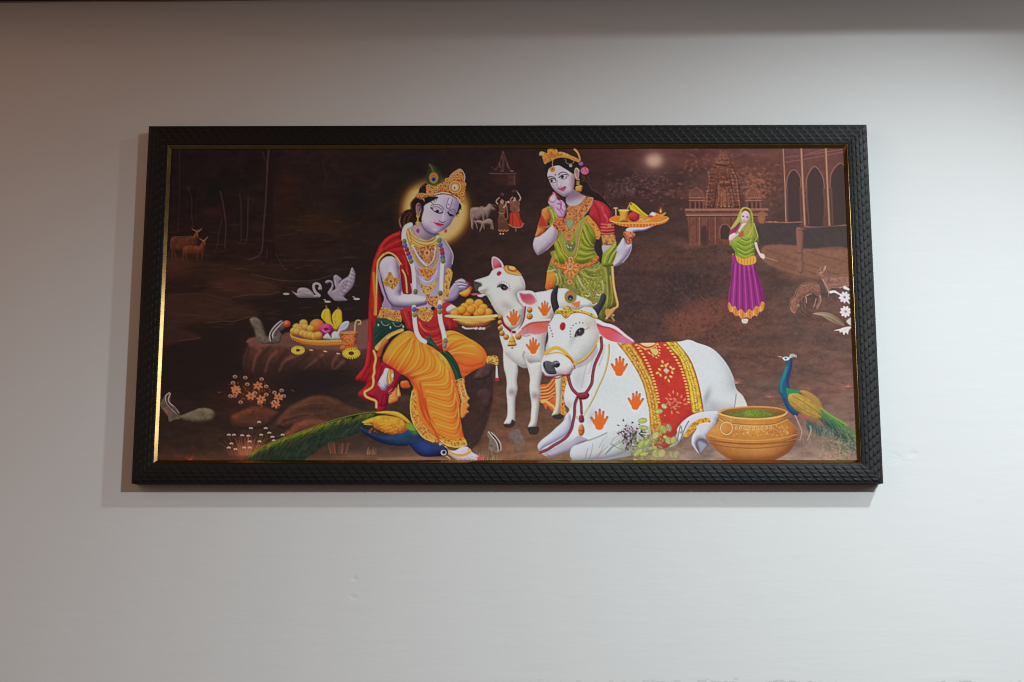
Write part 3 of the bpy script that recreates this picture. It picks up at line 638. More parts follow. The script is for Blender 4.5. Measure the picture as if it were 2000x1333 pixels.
# chipmunk on the slab
fill(X2("990 640 1000 610 1050 600 1100 640 1130 720 1150 780 1180 820 1150 860 1090 850 1050 800 1030 720"), (104, 94, 84), soft=1.1, keep=False, puff=(9, (130, 120, 108), (62, 54, 48), .9), tex=.25)
fill(X2("1180 790 1200 720 1260 650 1310 630 1345 680 1320 720 1290 740 1300 780 1280 850 1180 860 1130 850"), (98, 90, 84), soft=1, keep=False, tex=.2, puff=(7, (124, 114, 104), (60, 52, 48), .7))
for s in ("1190 830 1185 760 1240 680 1300 635", "1215 800 1215 760 1260 700 1310 650"): line(X2(s), (200, 194, 192), .9, .6)
line(X2("1200 820 1200 755 1250 690 1305 640"), (30, 26, 28), .9)
line(X2("1240 780 1260 730 1300 690"), (44, 38, 38), .8, a=.7)
ell(560.5, 633, 7.2, 6.8, (204, 78, 44), puff=(7, (238, 130, 92), (140, 44, 30), 1.)); ell(559, 631, 2, 1.6, (244, 160, 130), a=.7)
# fruit basket
glow(622, 668, 60, 7, (60, 40, 36), .6)
OR = (216, 156, 62)
for s in ("740 480 690 400 720 290 800 230 860 270 890 400 900 500 960 600 1010 640 900 640 820 560", "920 500 910 380 960 290 1040 240 1100 300 1110 420 1110 520 1060 600 990 660 950 600"):
    fill(Z2(s), (212, 172, 44), soft=.7, keep=False, puff=(5, (232, 200, 90), (160, 116, 24), .9))
for s in ("745 440 760 320 800 250", "860 300 880 420 900 520 960 600", "960 420 980 320 1040 260", "960 470 990 560 1010 640"): line(Z2(s), (160, 116, 28), .8, .5, a=.7)
line(Z2("790 180 800 240"), (130, 110, 60), 1.1, 1.6); line(Z2("1030 215 1040 250"), (130, 110, 50), 1.1, 1.6)
ell(619, 637, 14.5, 13.5, (214, 104, 46), puff=(13, (238, 150, 84), (150, 56, 30), 1.)); glow(617, 633, 4, 3, (240, 150, 60), .6)
ell(637.5, 645, 14, 13, (168, 46, 110), puff=(13, (206, 92, 150), (100, 24, 66), 1.)); ell(637, 643, 4.5, 2.4, (110, 24, 74)); line(I([630, 645, 636, 649, 643, 646]), (226, 140, 184), .9, a=.8)
for x, y in ((335, 530), (200, 610), (300, 610), (360, 610), (480, 640), (250, 660), (150, 690), (210, 700), (320, 730), (400, 760), (470, 770), (560, 790), (630, 770)):
    q = Z2([x, y])[0] + np.array((PX0, PY0)); ell(q[0], q[1], 8.4, 7.6, (206, 158, 64), rim=((150, 96, 34), 1.6, .55), puff=(8, (230, 190, 104), (150, 94, 34), .9), tex=.06)
fill(Z2("750 840 760 770 820 730 870 790 900 840 900 740 960 690 1010 700 1050 630 1100 540 1180 490 1250 500 1240 580 1180 660 1080 700 1060 780 1050 850"), (176, 190, 190), soft=.7, keep=False, puff=(5, (206, 214, 216), (120, 130, 140), .7))
fill(Z2("1050 660 1100 570 1180 510 1235 520 1210 600 1130 660"), (150, 170, 200), keep=False, a=.9, rim=((206, 196, 226), 1., .9))
bm = fill(Z2("70 740 110 790 250 840 500 870 800 880 1110 865 1110 970 900 990 600 990 350 960 150 880 80 810"), (200, 122, 48), soft=.7, grad=(568, 660, 620, 660, (214, 140, 58)), puff=(7, (232, 166, 82), (130, 66, 30), .7))
for k in range(44):
    x = 90 + k * 23; y = 800 + min(1, k / 18) * 60
    line(Z2([x, y, x + 28, y + 42, x + 10, y + 90]), (150, 76, 32) if k % 2 else (232, 172, 92), .7, .5, a=.5, clip=bm)
line(Z2("75 750 130 800 300 850 600 880 1090 870"), (230, 160, 80), 1.2, a=.8); line(Z2("130 830 350 910 700 930 1090 915"), (140, 68, 34), .8, a=.6)
# brass mug and marigolds
mm = fill(Z2("1090 700 1400 690 1410 760 1400 860 1420 1040 1400 1080 1090 1080 1100 900 1080 800"), (182, 94, 46), soft=.7, puff=(12, (214, 130, 74), (104, 50, 26), 1.))
for yy in (710, 750, 960, 1020): line(Z2("1085 %d 1250 %d 1410 %d" % (yy, yy + 12, yy)), (226, 144, 84) if yy in (710, 1020) else (110, 50, 26), .8, a=.8)
ell(682.5, 662, 8, 9, (206, 132, 80), a=.6, soft=2.); gold(mm * .5, (230, 160, 100), (120, 56, 28), seed=3)
line(Z2("1360 680 1370 560 1400 480 1470 480 1480 540 1440 550"), (196, 130, 80), 1.7, 1.3, hi=(226, 170, 120))
def marig(cx, cy, rx, ry):
    for k in range(22):
        a = 2 * math.pi * k / 22; line(I([cx, cy, cx + rx * math.cos(a), cy + ry * math.sin(a)]), (224, 184, 60), 1.3, 1.1, sharp=True)
        line(I([cx + rx * .4 * math.cos(a + .14), cy + ry * .4 * math.sin(a + .14), cx + rx * math.cos(a + .14), cy + ry * math.sin(a + .14)]), (150, 104, 30), .45, sharp=True, a=.6)
    ell(cx, cy, rx * .33, ry * .36, (90, 44, 22))
marig(582, 684.5, 12.5, 8); marig(686, 690.5, 17, 10.5)
for s in ("490 1070", "770 1095", "1030 1140"): q = Z2(s)[0] + np.array((PX0, PY0)); ell(q[0], q[1], 4, 1.3, (206, 176, 130), 8)
# halo, far cow and calf, two women walking
X_ = np.arange(PW)[None, :] + PX0; Y_ = np.arange(PH)[:, None] + PY0
rr = np.hypot(X_ - 850, (Y_ - 412) / 1.02)
cc = np.zeros((PH, PW, 3), np.float32); al = np.zeros((PH, PW), np.float32)
for c in range(3): cc[..., c] = np.interp(rr, [0, 54, 61, 67, 74, 92], np.array([(188, 172, 130), (188, 164, 104), (162, 128, 62), (112, 76, 34), (66, 40, 24), (46, 28, 22)], float)[:, c]) / 255
al = np.interp(rr, [0, 60, 68, 75, 92], [1, 1, .85, .5, 0]).astype(np.float32)
al *= np.clip((Y_ - 334) / 40, .0, 1) * np.clip(1 - np.clip((X_ - 905), 0, 99) * np.clip((470 - Y_), 0, 99) * 0, 0, 1)
comp(full, al, cc)
CW = (132, 112, 106)
fill(Y2("240 620 300 570 500 565 600 560 680 480 740 490 780 540 840 610 830 640 760 650 720 700 690 780 640 840 610 780 560 870 530 860 510 800 420 880 340 860 330 960 290 1090 265 1080 250 900 245 760"), CW, soft=.9, keep=False, puff=(8, (160, 140, 132), (78, 60, 56), .9), tex=.15)
line(Y2("480 555 550 555"), (150, 128, 118), 1, a=.8); line(Y2("760 500 820 520 860 540"), (130, 108, 100), .6, a=.8)
line(Y2("250 620 235 760 255 900 265 1040 290 1090"), (166, 140, 128), .8, .6, a=.8); line(Y2("340 900 380 990 405 1090"), (140, 118, 108), 1.2, .7); line(Y2("560 850 550 900"), (120, 100, 94), 1.4)
fill(Y2("355 900 460 880 540 900 640 850 720 850 780 900 790 1000 800 1100 770 1100 760 1010 660 980 580 990 530 1050 480 1150 455 1150 500 1000 440 960 380 940"), (138, 118, 110), soft=.8, keep=False, puff=(5, (160, 140, 130), (86, 68, 62), .9))
for s in ("560 1000 570 1100", "745 1000 740 1095"): line(Y2(s), (140, 118, 110), .9, .7)
# woman 1
fill(Y2("940 600 920 520 980 470 1080 480 1110 540 1080 700 1060 760 1120 900 1170 1050 1180 1120 1050 1130 920 1130 910 1000 900 860 930 760"), (108, 76, 58), soft=.8, keep=False, grad=(978, 400, 978, 450, (84, 54, 44)), tex=.2)
ell(980.5, 394, 4, 5, (156, 118, 104)); line(Y2("955 390 1000 335 1050 380"), (44, 26, 26), 1.6); ell(981, 380, 3.5, 3.5, (92, 66, 70), a=.7, soft=1)
line(Y2("900 480 865 440 880 390 940 330"), (196, 156, 140), 1.1, .7); line(Y2("1040 570 1080 540 1110 460 1100 430"), (190, 150, 120), 1.1, .8); line(Y2("1120 520 1135 700 1145 820 1100 870"), (160, 100, 88), 1., a=.8)
line(Y2("930 690 1000 720 1060 700"), (170, 120, 84), .9, a=.7)
for k in range(7): q = Y2([930 + k * 36, 1130 + (k % 2) * 20])[0]; dot(q[0], q[1], 1.6, (200, 118, 80), .85)
for s in ("965 1215", "1035 1215"): q = Y2(s)[0]; dot(q[0], q[1], 1.6, (224, 170, 150), .9)
# woman 2
fill(Y2("1210 700 1410 690 1460 850 1530 960 1500 1060 1400 1080 1260 1060 1180 1000 1190 900"), (168, 52, 38), soft=.7, keep=False, rim=((110, 32, 26), 2, .5))
for x in (1270, 1320, 1380, 1430): line(Y2([1250 + (x - 1250) * .5, 720, x, 860, x + (x - 1320) * .3, 1030]), (120, 30, 26) if x % 20 else (196, 72, 52), .8, a=.6)
beads(Y2("1180 990 1260 1040 1380 1060 1480 1040 1530 970"), 1., 2.2, (190, 124, 110), (214, 160, 144), (120, 40, 32))
fill(Y2("1200 440 1260 400 1400 410 1440 460 1430 560 1440 640 1400 690 1240 670 1200 580"), (116, 76, 66), soft=.8, keep=False, tex=.2)
ell(1004.5, 389, 4.2, 5.2, (172, 126, 118)); line(Y2("1260 380 1290 310 1350 320 1370 380"), (50, 28, 28), 1.6)
line(Y2("1430 400 1460 350 1440 290 1400 220 1370 180"), (190, 142, 130), 1.2, .8); line(Y2("1210 400 1230 350 1270 320"), (160, 112, 104), 1.1); line(Y2("1270 180 1310 160 1370 170"), (96, 66, 64), 2, soft=1, a=.6)
ell(993, 395, 2.6, 2.2, (206, 164, 140)); line(Y2("1340 1090 1345 1150"), (150, 120, 108), 1.2, .8, a=.8)
# ---- the seated figure
A = T(760, 310, 10); B = T(690, 420, 10); Cc = T(820, 420, 10); D = T(690, 540, 10); E = T(840, 540, 10); F = T(690, 660, 10); Gg = T(820, 660, 10); H = T(780, 780, 10)
SK = (174, 168, 188); SKh = (202, 200, 214); SKl = (98, 84, 112)
GD = (206, 146, 72); GDh = (236, 196, 130); GDl = (122, 68, 30)
# feather in the crown
fill(A("780 110 850 110 900 200 960 280 1010 380 1010 480 900 530 780 520 720 440 740 300 770 200"), (50, 56, 28), soft=2, a=.85, keep=False)
for k in range(16):
    a = -1.9 + k * .13; line(A([870, 430, 870 + 170 * math.cos(a) * (1 if k > 7 else .8), 400 + 260 * math.sin(a)]), (86, 96, 40), .5, .3, a=.5)
line(A("790 120 830 180 860 260"), (110, 110, 96), 1.6, 1.2, soft=1.2, a=.6)
for rx, ry, c, dy in ((9.5, 12, (96, 104, 34), 0), (8, 9.5, (190, 130, 50), 0), (6.8, 8, (172, 90, 60), 0), (5.4, 5.6, (96, 130, 110), 2.5), (4, 4.2, (44, 70, 120), 3), (2, 2.2, (24, 30, 66), 3)):
    ell(847, 348 + dy, rx, ry, c, soft=.8)
# hair
HR = (40, 24, 22)
fill(A("560 700 600 580 680 500 740 500 880 700 800 850 680 1000 640 1100 640 1260 560 1330 400 1400 280 1380 220 1300 190 1200 240 1080 330 1010 420 980 420 880 470 800"), HR, soft=1., keep=False, tex=.3)
for s in ("240 1360 200 1240 225 1130 300 1040", "430 980 425 880 480 800 540 770", "300 1330 290 1220 330 1120 400 1060", "620 560 680 510 720 540", "360 1300 380 1180 440 1080"): line(A(s), (112, 62, 44), 1.8, 1., soft=1.2, a=.6)
line(A("225 1330 200 1220 220 1150"), (176, 130, 104), 1., .6, soft=.8, a=.8)
# torso and neck
TM = fill(I("800 436 812 447 826 452 842 455 858 462 868 470 878 482 885 498 884 514 879 530 874 556 869 590 862 612 790 612 778 600 768 560 772 500 784 470 793 448"), SK, soft=.7, puff=(14, SKh, SKl, .8), grad=(800, 560, 870, 560, (150, 142, 176)))
line(I("880 500 876 520 868 545 866 580"), (104, 92, 124), 2.5, soft=2, a=.45, clip=TM); line(I("870 470 880 486 885 500 883 516"), (206, 204, 224), .7, a=.7)
fill(A("640 1240 690 1350 780 1420 880 1455 960 1450 940 1560 960 1650 860 1680 740 1640 560 1500 430 1380 500 1300"), (156, 148, 170), soft=.8, keep=False, grad=(830, 440, 850, 462, (108, 92, 120)))
line(A("650 1280 700 1380 780 1450 900 1490 960 1480"), (88, 70, 100), 2.6, 1.8, soft=2, a=.7)
# face
FM = fill(A("880 760 930 715 1000 695 1120 690 1250 720 1350 800 1374 890 1368 970 1335 1080 1255 1180 1195 1290 1085 1385 965 1448 870 1456 770 1412 690 1350 645 1250 628 1110 652 990 705 905 800 850"), (186, 180, 200), soft=.6, puff=(16, (206, 202, 216), (112, 98, 132), .7), grad=(828, 395, 895, 405, (158, 148, 178)))
glow(845, 396, 16, 8, (214, 211, 224), .6, clip=FM); glow(866, 424, 3, 8, (214, 211, 224), .5, clip=FM); glow(836, 430, 9, 9, (196, 190, 212), .5, clip=FM); glow(850, 449, 9, 5, (204, 204, 222), .6, clip=FM); glow(893, 405, 6, 14, (130, 118, 160), .5, clip=FM)
glow(828, 446, 8, 8, (140, 126, 160), .4, clip=FM); glow(843, 434, 7, 3, (180, 150, 186), .5, clip=FM)
# ear
fill(A("520 940 545 880 600 860 640 900 640 1000 610 1060 600 1120 560 1130 530 1060"), (128, 96, 100), soft=.7, keep=False, rim=((182, 150, 150), 1.4, .7))
line(A("555 920 590 900 610 950 590 1020"), (62, 38, 44), 1.1, a=.8); line(A("640 880 660 980 640 1080 620 1180"), (30, 20, 26), 2.4, 1.2, soft=1., a=.85)
fill(A("560 760 880 740 960 760 920 790 800 850 700 900 650 1000 630 1060 620 900 560 850"), (34, 22, 26), soft=1., keep=False, a=.95)
for s in ("900 760 930 790 920 830", "840 790 880 830 900 870", "820 850 850 880 870 890"): line(A(s), (40, 28, 40), .9, .4, a=.8)
fill(A("1370 880 1400 900 1410 960 1370 1020 1350 1080 1300 1090 1340 1020"), (30, 24, 28), soft=.7, keep=False)
for s in ("1310 1070 1330 1130", "1350 1050 1365 1090", "1395 960 1410 1000"): line(A(s), (40, 30, 30), .6, a=.8)
# brow, eyes, nose, lips, mark
glow(853, 410, 10, 4.5, (130, 114, 146), .45, rot=18, clip=FM); glow(880, 418, 6.5, 4.5, (112, 96, 126), .5, rot=14, clip=FM)
line(A("818 922 880 902 960 903 1030 940 1072 1000"), (58, 44, 70), .9, .5, soft=.8, a=.75); line(A("1170 1005 1210 990 1270 995 1305 1030"), (58, 44, 70), .8, .5, soft=.8, a=.75)
fill(A("835 968 885 948 950 968 1012 1015 1045 1056 990 1050 920 1030"), (168, 158, 178), keep=False, soft=.9)
line(A("818 962 860 1000 905 1038 960 1062 1010 1066 1048 1052"), (38, 26, 44), 1.3, 1.1, soft=.8, a=.95); line(A("870 1000 920 1022 985 1042"), (226, 222, 230), 1.1, .8, soft=.6, a=.9); ell(854.5, 412.6, 3.6, 2.2, (34, 22, 34), 14, soft=.8)
line(A("835 958 890 938 960 952 1020 992 1052 1038"), (74, 58, 88), .6, soft=.7, a=.8)
line(A("1150 1050 1170 1085 1205 1112 1250 1118"), (38, 26, 44), 1.4, 1.1, soft=.8, a=.95); ell(880.5, 420.6, 3.8, 2.4, (40, 28, 44), 10, soft=.8); line(A("1145 1045 1180 1022 1240 1028 1290 1052"), (74, 58, 88), .6, soft=.7, a=.8)
line(A("1100 1020 1075 1100 1065 1180 1055 1220"), (128, 112, 152), 1.2, .8, soft=.9, a=.6); line(A("1085 1030 1062 1120 1050 1200"), (216, 214, 230), 1., soft=.8, a=.7)
line(A("980 1215 1010 1240 1060 1250 1090 1230"), (84, 64, 96), .9, soft=.6, a=.85)
fill(A("868 1248 905 1252 950 1244 1000 1265 1052 1272 1066 1296 1026 1322 962 1322 915 1292"), (182, 50, 90), soft=.6, keep=False); line(A("870 1246 940 1270 1000 1290 1065 1295"), (110, 26, 62), .5, a=.8); line(A("900 1244 960 1255 1040 1270"), (216, 130, 160), .6, a=.8); ell(857, 442, 2.4, .8, (214, 110, 146), 20, a=.8)
for s in ("1160 780 1135 870 1120 940 1150 980 1190 950 1215 880 1235 800",): line(A(s), (84, 66, 96), .6, a=.85)
fill(A("1165 800 1140 900 1150 960 1180 940 1210 860 1220 800"), (206, 202, 216), keep=False, a=.5); dot(876.5 - PX0, 400 - PY0, 1.3, (120, 40, 60))
# crown
CM = fill(A("520 720 560 690 640 670 720 680 720 560 740 520 800 510 870 560 940 560 950 510 1000 490 1050 500 1080 430 1120 390 1180 360 1230 290 1300 240 1390 205 1440 250 1480 350 1475 430 1500 500 1500 560 1480 620 1490 680 1470 740 1480 800 1470 870 1400 860 1360 790 1280 740 1180 700 1080 690 940 715 860 740 740 750 640 800 540 760"), (190, 122, 58), soft=.7, rim=((226, 170, 100), 1., .6), puff=(8, (226, 168, 96), (120, 66, 30), .7))
gold(CM, (228, 168, 96), (134, 66, 28), seed=1)
for (x, y, R_) in ((800, 650, 7.5), (918, 625, 3.8), (770, 545, 4), (1010, 530, 4.6), (1290, 560, 12.5), (1130, 420, 4), (1425, 690, 4.5), (1425, 790, 4), (1465, 855, 2.6), (1090, 480, 3), (1470, 500, 3.4), (1335, 320, 5), (1390, 370, 3.2), (1265, 370, 3.2), (640, 720, 4), (560, 730, 3)):
    q = A([x, y])[0] + np.array((PX0, PY0)); rosette(q[0], q[1], R_, (222, 152, 88) if R_ < 7 else (222, 164, 118), n=8 if R_ < 10 else 16)
ell(888.5, 366.5, 7, 7.4, (222, 178, 146), rim=((150, 96, 60), 1.2, .6)); ell(887.8, 367.6, 1.6, 2, (110, 40, 26))
beads(A("1190 350 1240 290 1320 235 1390 208 1450 270 1478 350 1472 430"), .8, 1.9, (214, 186, 170), (238, 220, 206), (130, 80, 60))
for s in ("880 705 1000 672 1100 668 1190 690", "1280 740 1340 780 1390 840"): line(A(s), (232, 200, 168), 1., a=.9)
line(A("880 725 1000 698 1120 698 1230 730 1330 790"), (96, 52, 34), .8, a=.8)
for s in ("960 600 1000 560 1040 600 1000 640 1060 640 1080 600", "1100 600 1130 640", "620 700 680 740 720 720"): line(A(s), (206, 82, 42), .9, a=.8)
line(A("670 790 690 840"), (206, 200, 210), 1., .5, a=.8)
# ear-ring, pink drops
rosette(816.5, 422, 3.6); rosette(816, 436.5, 4.2, (214, 160, 60)); line(I("816 424 816 440"), (214, 160, 60), 1.4); 
fill(B("1225 300 1262 262 1300 300 1290 350 1262 360 1235 345"), (150, 52, 112), keep=False, rim=((206, 120, 170), .8, .6)); fill(B("1775 320 1800 275 1830 290 1835 330 1805 355 1780 345"), (158, 66, 84), keep=False, rim=((206, 130, 140), .8, .5))
# necklaces
for s, c, w in (("1060 300 1100 400 1180 480 1300 540 1440 560 1560 530 1620 480", (206, 146, 60), 2.6), ("1065 380 1120 480 1220 560 1340 610 1450 620 1560 590 1625 540", (200, 132, 50), 2.6), ("1090 270 1150 370 1250 450 1380 500 1480 500 1570 450", (222, 172, 92), 1.4),
                ("1080 460 1150 560 1260 620 1400 650 1500 650 1620 600", (196, 126, 48), 2.), ("1060 320 1080 420 1110 520", (196, 120, 44), 3)):
    line(B(s), (110, 60, 26), w + .5, a=.7, clip=None); line(B(s), c, w, hi=(232, 190, 110))
beads(B("1130 250 1200 370 1300 450 1440 500 1560 470 1600 430"), .8, 1.8, (214, 176, 150), (240, 220, 200), (130, 90, 70))
nm = fill(B("1180 600 1300 640 1440 600 1620 600 1600 760 1560 860 1500 940 1440 970 1380 900 1300 830 1240 720"), (170, 112, 74), soft=.7, a=.9); gold(nm, (226, 176, 112), (96, 66, 50), seed=4)
line(B("1160 600 1230 760 1330 900 1440 1000 1540 940 1590 800 1610 620"), (204, 198, 214), 1.7, soft=.7); line(B("1150 620 1230 800 1340 940 1450 1025 1550 960 1600 840"), (120, 106, 120), .5, a=.7)
beads(B("1100 560 1140 700 1200 830 1270 940 1350 1020 1440 1060 1530 1030 1590 950 1640 840 1650 700 1620 600"), 1.6, 3.2, (210, 150, 56), (240, 204, 130), (120, 70, 26))
line(B("1130 600 1190 760 1260 890 1350 980 1440 1030"), (226, 178, 96), .8, a=.8)
rosette(834, 494, 6.4, (222, 160, 110)); ell(834, 494.5, 2.4, 3.2, (166, 44, 30)); fill(B("1400 720 1440 650 1480 720 1500 780 1440 830 1385 780"), (224, 170, 110), a=.4, keep=False); ell(834, 494.5, 2.2, 2.8, (166, 44, 30)); rosette(834.5, 510.5, 3.2); ell(834, 515, 1.6, 2, (214, 170, 60))
pm = fill(B("1260 1040 1340 1060 1440 1075 1540 1060 1620 1020 1600 1120 1540 1180 1500 1240 1440 1270 1400 1220 1330 1180 1290 1120"), (204, 122, 60), soft=.7, rim=((236, 180, 120), 1, .5)); gold(pm, (232, 160, 92), (150, 70, 30), seed=5)
for x, y in ((1410, 1120), (1520, 1115), (1460, 1200), (1340, 1120), (1370, 1180), (1550, 1160)): dot(690 + x / 10 - PX0, 420 + y / 10 - PY0, 1.1, (110, 40, 20))
beads(B("1175 700 1260 880 1350 980 1440 1010 1530 960 1590 860 1615 700"), .8, 2., (190, 150, 120), (236, 220, 206), (100, 70, 50))
line(B("1150 1000 1220 1160 1330 1260 1440 1310 1560 1250 1640 1080"), (198, 192, 208), .8, a=.8); line(B("1180 980 1250 1120 1340 1200"), (110, 96, 124), .8, soft=.8, a=.6)
glow(815, 545, 5, 26, (120, 106, 140), .5, clip=TM); glow(866, 540, 5, 30, (116, 102, 136), .45, clip=TM); line(I("838 575 840 590 842 602"), (120, 106, 138), 1, soft=1.2, a=.5, clip=TM)
# lower chest ornament
for s in ("1260 60 1350 240 1450 330 1560 220 1650 40",): beads(D(s), 1.2, 2.8, (196, 160, 80), (232, 208, 140), (110, 86, 60))
lm = fill(D("1290 120 1350 160 1440 190 1540 140 1620 110 1600 220 1520 300 1500 370 1440 400 1390 340 1330 240"), (190, 150, 76), soft=.7, a=.9); gold(lm, (224, 190, 110), (120, 84, 44), seed=6)
line(D("1400 50 1450 85 1510 50"), (96, 84, 110), .8, a=.6)
# scarf: behind, left
SC = (150, 28, 32)
s1 = fill(B("930 330 860 340 760 380 640 450 560 540 500 620 460 720 430 800 390 900 360 1050 340 1250 320 1500 300 1800 290 2200 270 2600 240 2850 200 2990 110 3100 50 3180 60 3240 150 3260 260 3300 200 3380 110 3460 100 3540 180 3590 260 3640 400 3680 460 3760 470 3850 560 3860 640 3800 680 3700 740 3560 700 3400 600 3100 520 2800 460 2600 500 2200 560 1800 500 1400 480 1200 470 1000 520 880 640 800 760 800 880 900 960 1080 1000 1200 1060 1300 1150 1340 1160 1200 1130 1000 1080 820 1060 660 960 560"), SC, soft=.8, puff=(10, (190, 48, 50), (86, 12, 22), .7), tex=.08)
for s, c in (("900 370 780 400 660 480 560 590", (196, 52, 50)), ("900 430 780 470 680 540 560 660", (110, 16, 26)), ("930 500 820 540 700 600 560 700", (198, 58, 50)), ("960 600 860 620 740 660 600 720", (108, 16, 24)), ("980 680 900 660 780 680 660 720", (188, 44, 52)),
             ("430 900 400 1100 390 1400 380 1800", (200, 60, 36)), ("1010 760 1060 900 1090 1100 1130 1300", (110, 16, 24)), ("980 800 1040 960 1060 1160 1080 1320", (196, 48, 34)), ("560 640 480 800 440 1000", (196, 70, 40)),
             ("330 1900 320 2300 290 2700 250 2900", (176, 38, 52)), ("370 2100 370 2500 340 2850 250 3050 180 3180", (100, 14, 30)), ("300 2500 270 2850 200 3000 100 3140", (196, 46, 56)), ("320 3100 260 3200 230 3320 140 3440", (98, 14, 30)), ("130 3480 200 3520 270 3560", (180, 40, 80))):
    line(B(s), c, 1.8, 1., soft=1.6, a=.65, clip=s1)
# gold borders of the scarf
BD = (206, 130, 62)
for s, w in (("500 900 540 830 620 760 700 740 790 780 860 850 920 950 1000 1050 1040 1150 1050 1320", 1.7), ("600 770 530 835 488 900 470 1000 460 1200 450 1500 446 1750 440 1950", 1.9), ("1050 1150 1050 1330 1050 1500", 2.2)):
    line(B(s), (150, 70, 30), w + .7, a=.7); line(B(s), BD, w, hi=(232, 190, 120))
line(D("400 -60 410 250 425 400 430 560 415 740"), (190, 100, 36), 3., 2.4, soft=1.2, hi=(214, 150, 50), a=.85)
fill(B("520 900 495 1000 480 1200 520 1380 560 1480 610 1600 590 1740 560 1830 700 1890 900 1880 940 1820 760 1760 640 1600 580 1400 540 1200"), (112, 98, 132), soft=.9, keep=False)
# arm: upper + forearm
line(D("480 -100 560 250 620 420 600 560 580 640"), (150, 134, 168), 2.4, 2., soft=.7)
am = fill(B("560 880 640 820 740 810 820 850 880 950 900 1080 930 1250 950 1450 930 1540 990 1560 1100 1545 1250 1570 1400 1600 1460 1640 1440 1740 1330 1780 1150 1820 950 1820 800 1790 700 1700 640 1560 600 1400 560 1250 520 1100 520 960"), (178, 177, 196), soft=.7, puff=(15, (204, 206, 218), (92, 78, 110), .9))
glow(800, 583, 22, 5.5, (206, 210, 224), .75, clip=am, rot=4); glow(764, 530, 6, 18, (200, 202, 222), .6, clip=am, rot=-6); line(B("950 1440 930 1540 900 1560"), (120, 104, 140), 1.8, soft=1.4, a=.5, clip=am)
line(B("640 1560 700 1700 820 1800 1000 1825 1200 1820 1440 1750"), (92, 76, 112), 1.8, 1., soft=1.4, a=.6, clip=am)
fill(D("500 0 560 150 600 300 640 420 700 520 740 600 720 650 600 640 560 560 610 430 560 250 500 120"), (142, 128, 162), soft=.7, keep=False, rim=((190, 176, 200), 1, .5))
line(D("560 100 620 300 680 460 780 590"), (84, 66, 98), 1.3, soft=.9, a=.7)
# armlet
um = fill(D("590 100 640 20 690 -40 740 -50 800 20 890 40 880 130 830 200 780 260 700 210 620 180"), (196, 142, 70), soft=.7); gold(um, (228, 180, 100), (120, 76, 36), seed=2)
rosette(763.5, 550, 6.5, (220, 170, 100)); rosette(761.5, 535, 2.6, (150, 150, 70)); rosette(775, 547, 2.8); ell(763.6, 550, 1.6, 2, (120, 54, 20))
# far hand with sweet
line(I("862 576 868 590 872 602"), (142, 130, 166), 3, soft=.8)
hm = fill(E("250 430 290 380 350 300 420 200 480 120 560 60 640 50 720 110 760 180 730 240 680 290 600 300 560 380 500 450 420 490 300 500"), (150, 140, 168), soft=.7, puff=(8, (182, 174, 196), (92, 78, 112), .9))
for s in ("480 130 560 110 640 130 720 150 760 180", "540 180 620 170 700 190 750 220", "560 230 640 230 700 230"): line(E(s), (70, 54, 88), .7, .5, a=.8)
for s in ("500 110 580 80 660 90 720 120", "550 150 640 150 710 165", "570 205 640 205 690 215"): line(E(s), (200, 194, 220), 1.2, .7, a=.7)
line(E("700 110 760 130 790 180 800 230"), (130, 36, 60), 1.6, 1., soft=.8, a=.8)
fill(E("570 330 640 290 720 250 780 200 810 230 790 320 740 380 680 400 610 380"), (226, 156, 52), soft=.7, keep=False, puff=(7, (240, 180, 80), (190, 84, 40), .9)); glow(919, 563, 4, 3, (196, 60, 44), .8)
ell(900, 561, 3, 1.2, (206, 200, 204), a=.5)
# bracelets
bm2 = fill(D("1420 400 1500 400 1640 380 1700 350 1740 350 1750 460 1730 580 1680 600 1600 600 1550 580 1480 560 1440 500"), (190, 128, 74), soft=.7); gold(bm2, (228, 180, 120), (110, 66, 36), seed=8)
for x in (1660, 1710, 1740): line(D([x, 370, x + 12, 470, x, 580]), (232, 190, 140), .7, a=.8)
gm3 = fill(I("872 526 880 526 884 536 878 560 876 580 868 584 864 570 868 548"), (196, 146, 78), soft=.7); gold(gm3, (230, 186, 120), (120, 76, 40), seed=14)

# the scarf's inner fall between the arm and the garland
s2 = fill(B("900 1000 985 980 1040 1100 1080 1200 1110 1330 1140 1530 1000 1545 960 1500 940 1380 925 1200"), (140, 28, 36), soft=.8, puff=(6, (176, 44, 46), (86, 14, 26), .7))
line(B("960 1080 1010 1180 1035 1320 1050 1520"), (214, 136, 60), 1.8, 1.8, hi=(236, 190, 110)); line(B("935 1150 955 1300 975 1500"), (96, 16, 40), 1.6, soft=1.2, a=.7, clip=s2)
for s, c, rc in (("900 720 920 700 950 690 960 720 962 780 950 830 930 870 900 880 890 800", (50, 36, 35), (90, 64, 58)), ("925 740 940 715 958 705 966 720 950 740", (84, 60, 58), (112, 84, 80)), ("930 770 950 760 962 775 950 800", (70, 48, 45), (100, 72, 66)), ("880 690 930 690 960 700 940 712 900 716", (66, 48, 48), (90, 66, 66))):
    fill(I(s), c, soft=2.5, keep=False, a=.8, puff=(10, rc, (38, 28, 28), .8), tex=.2)
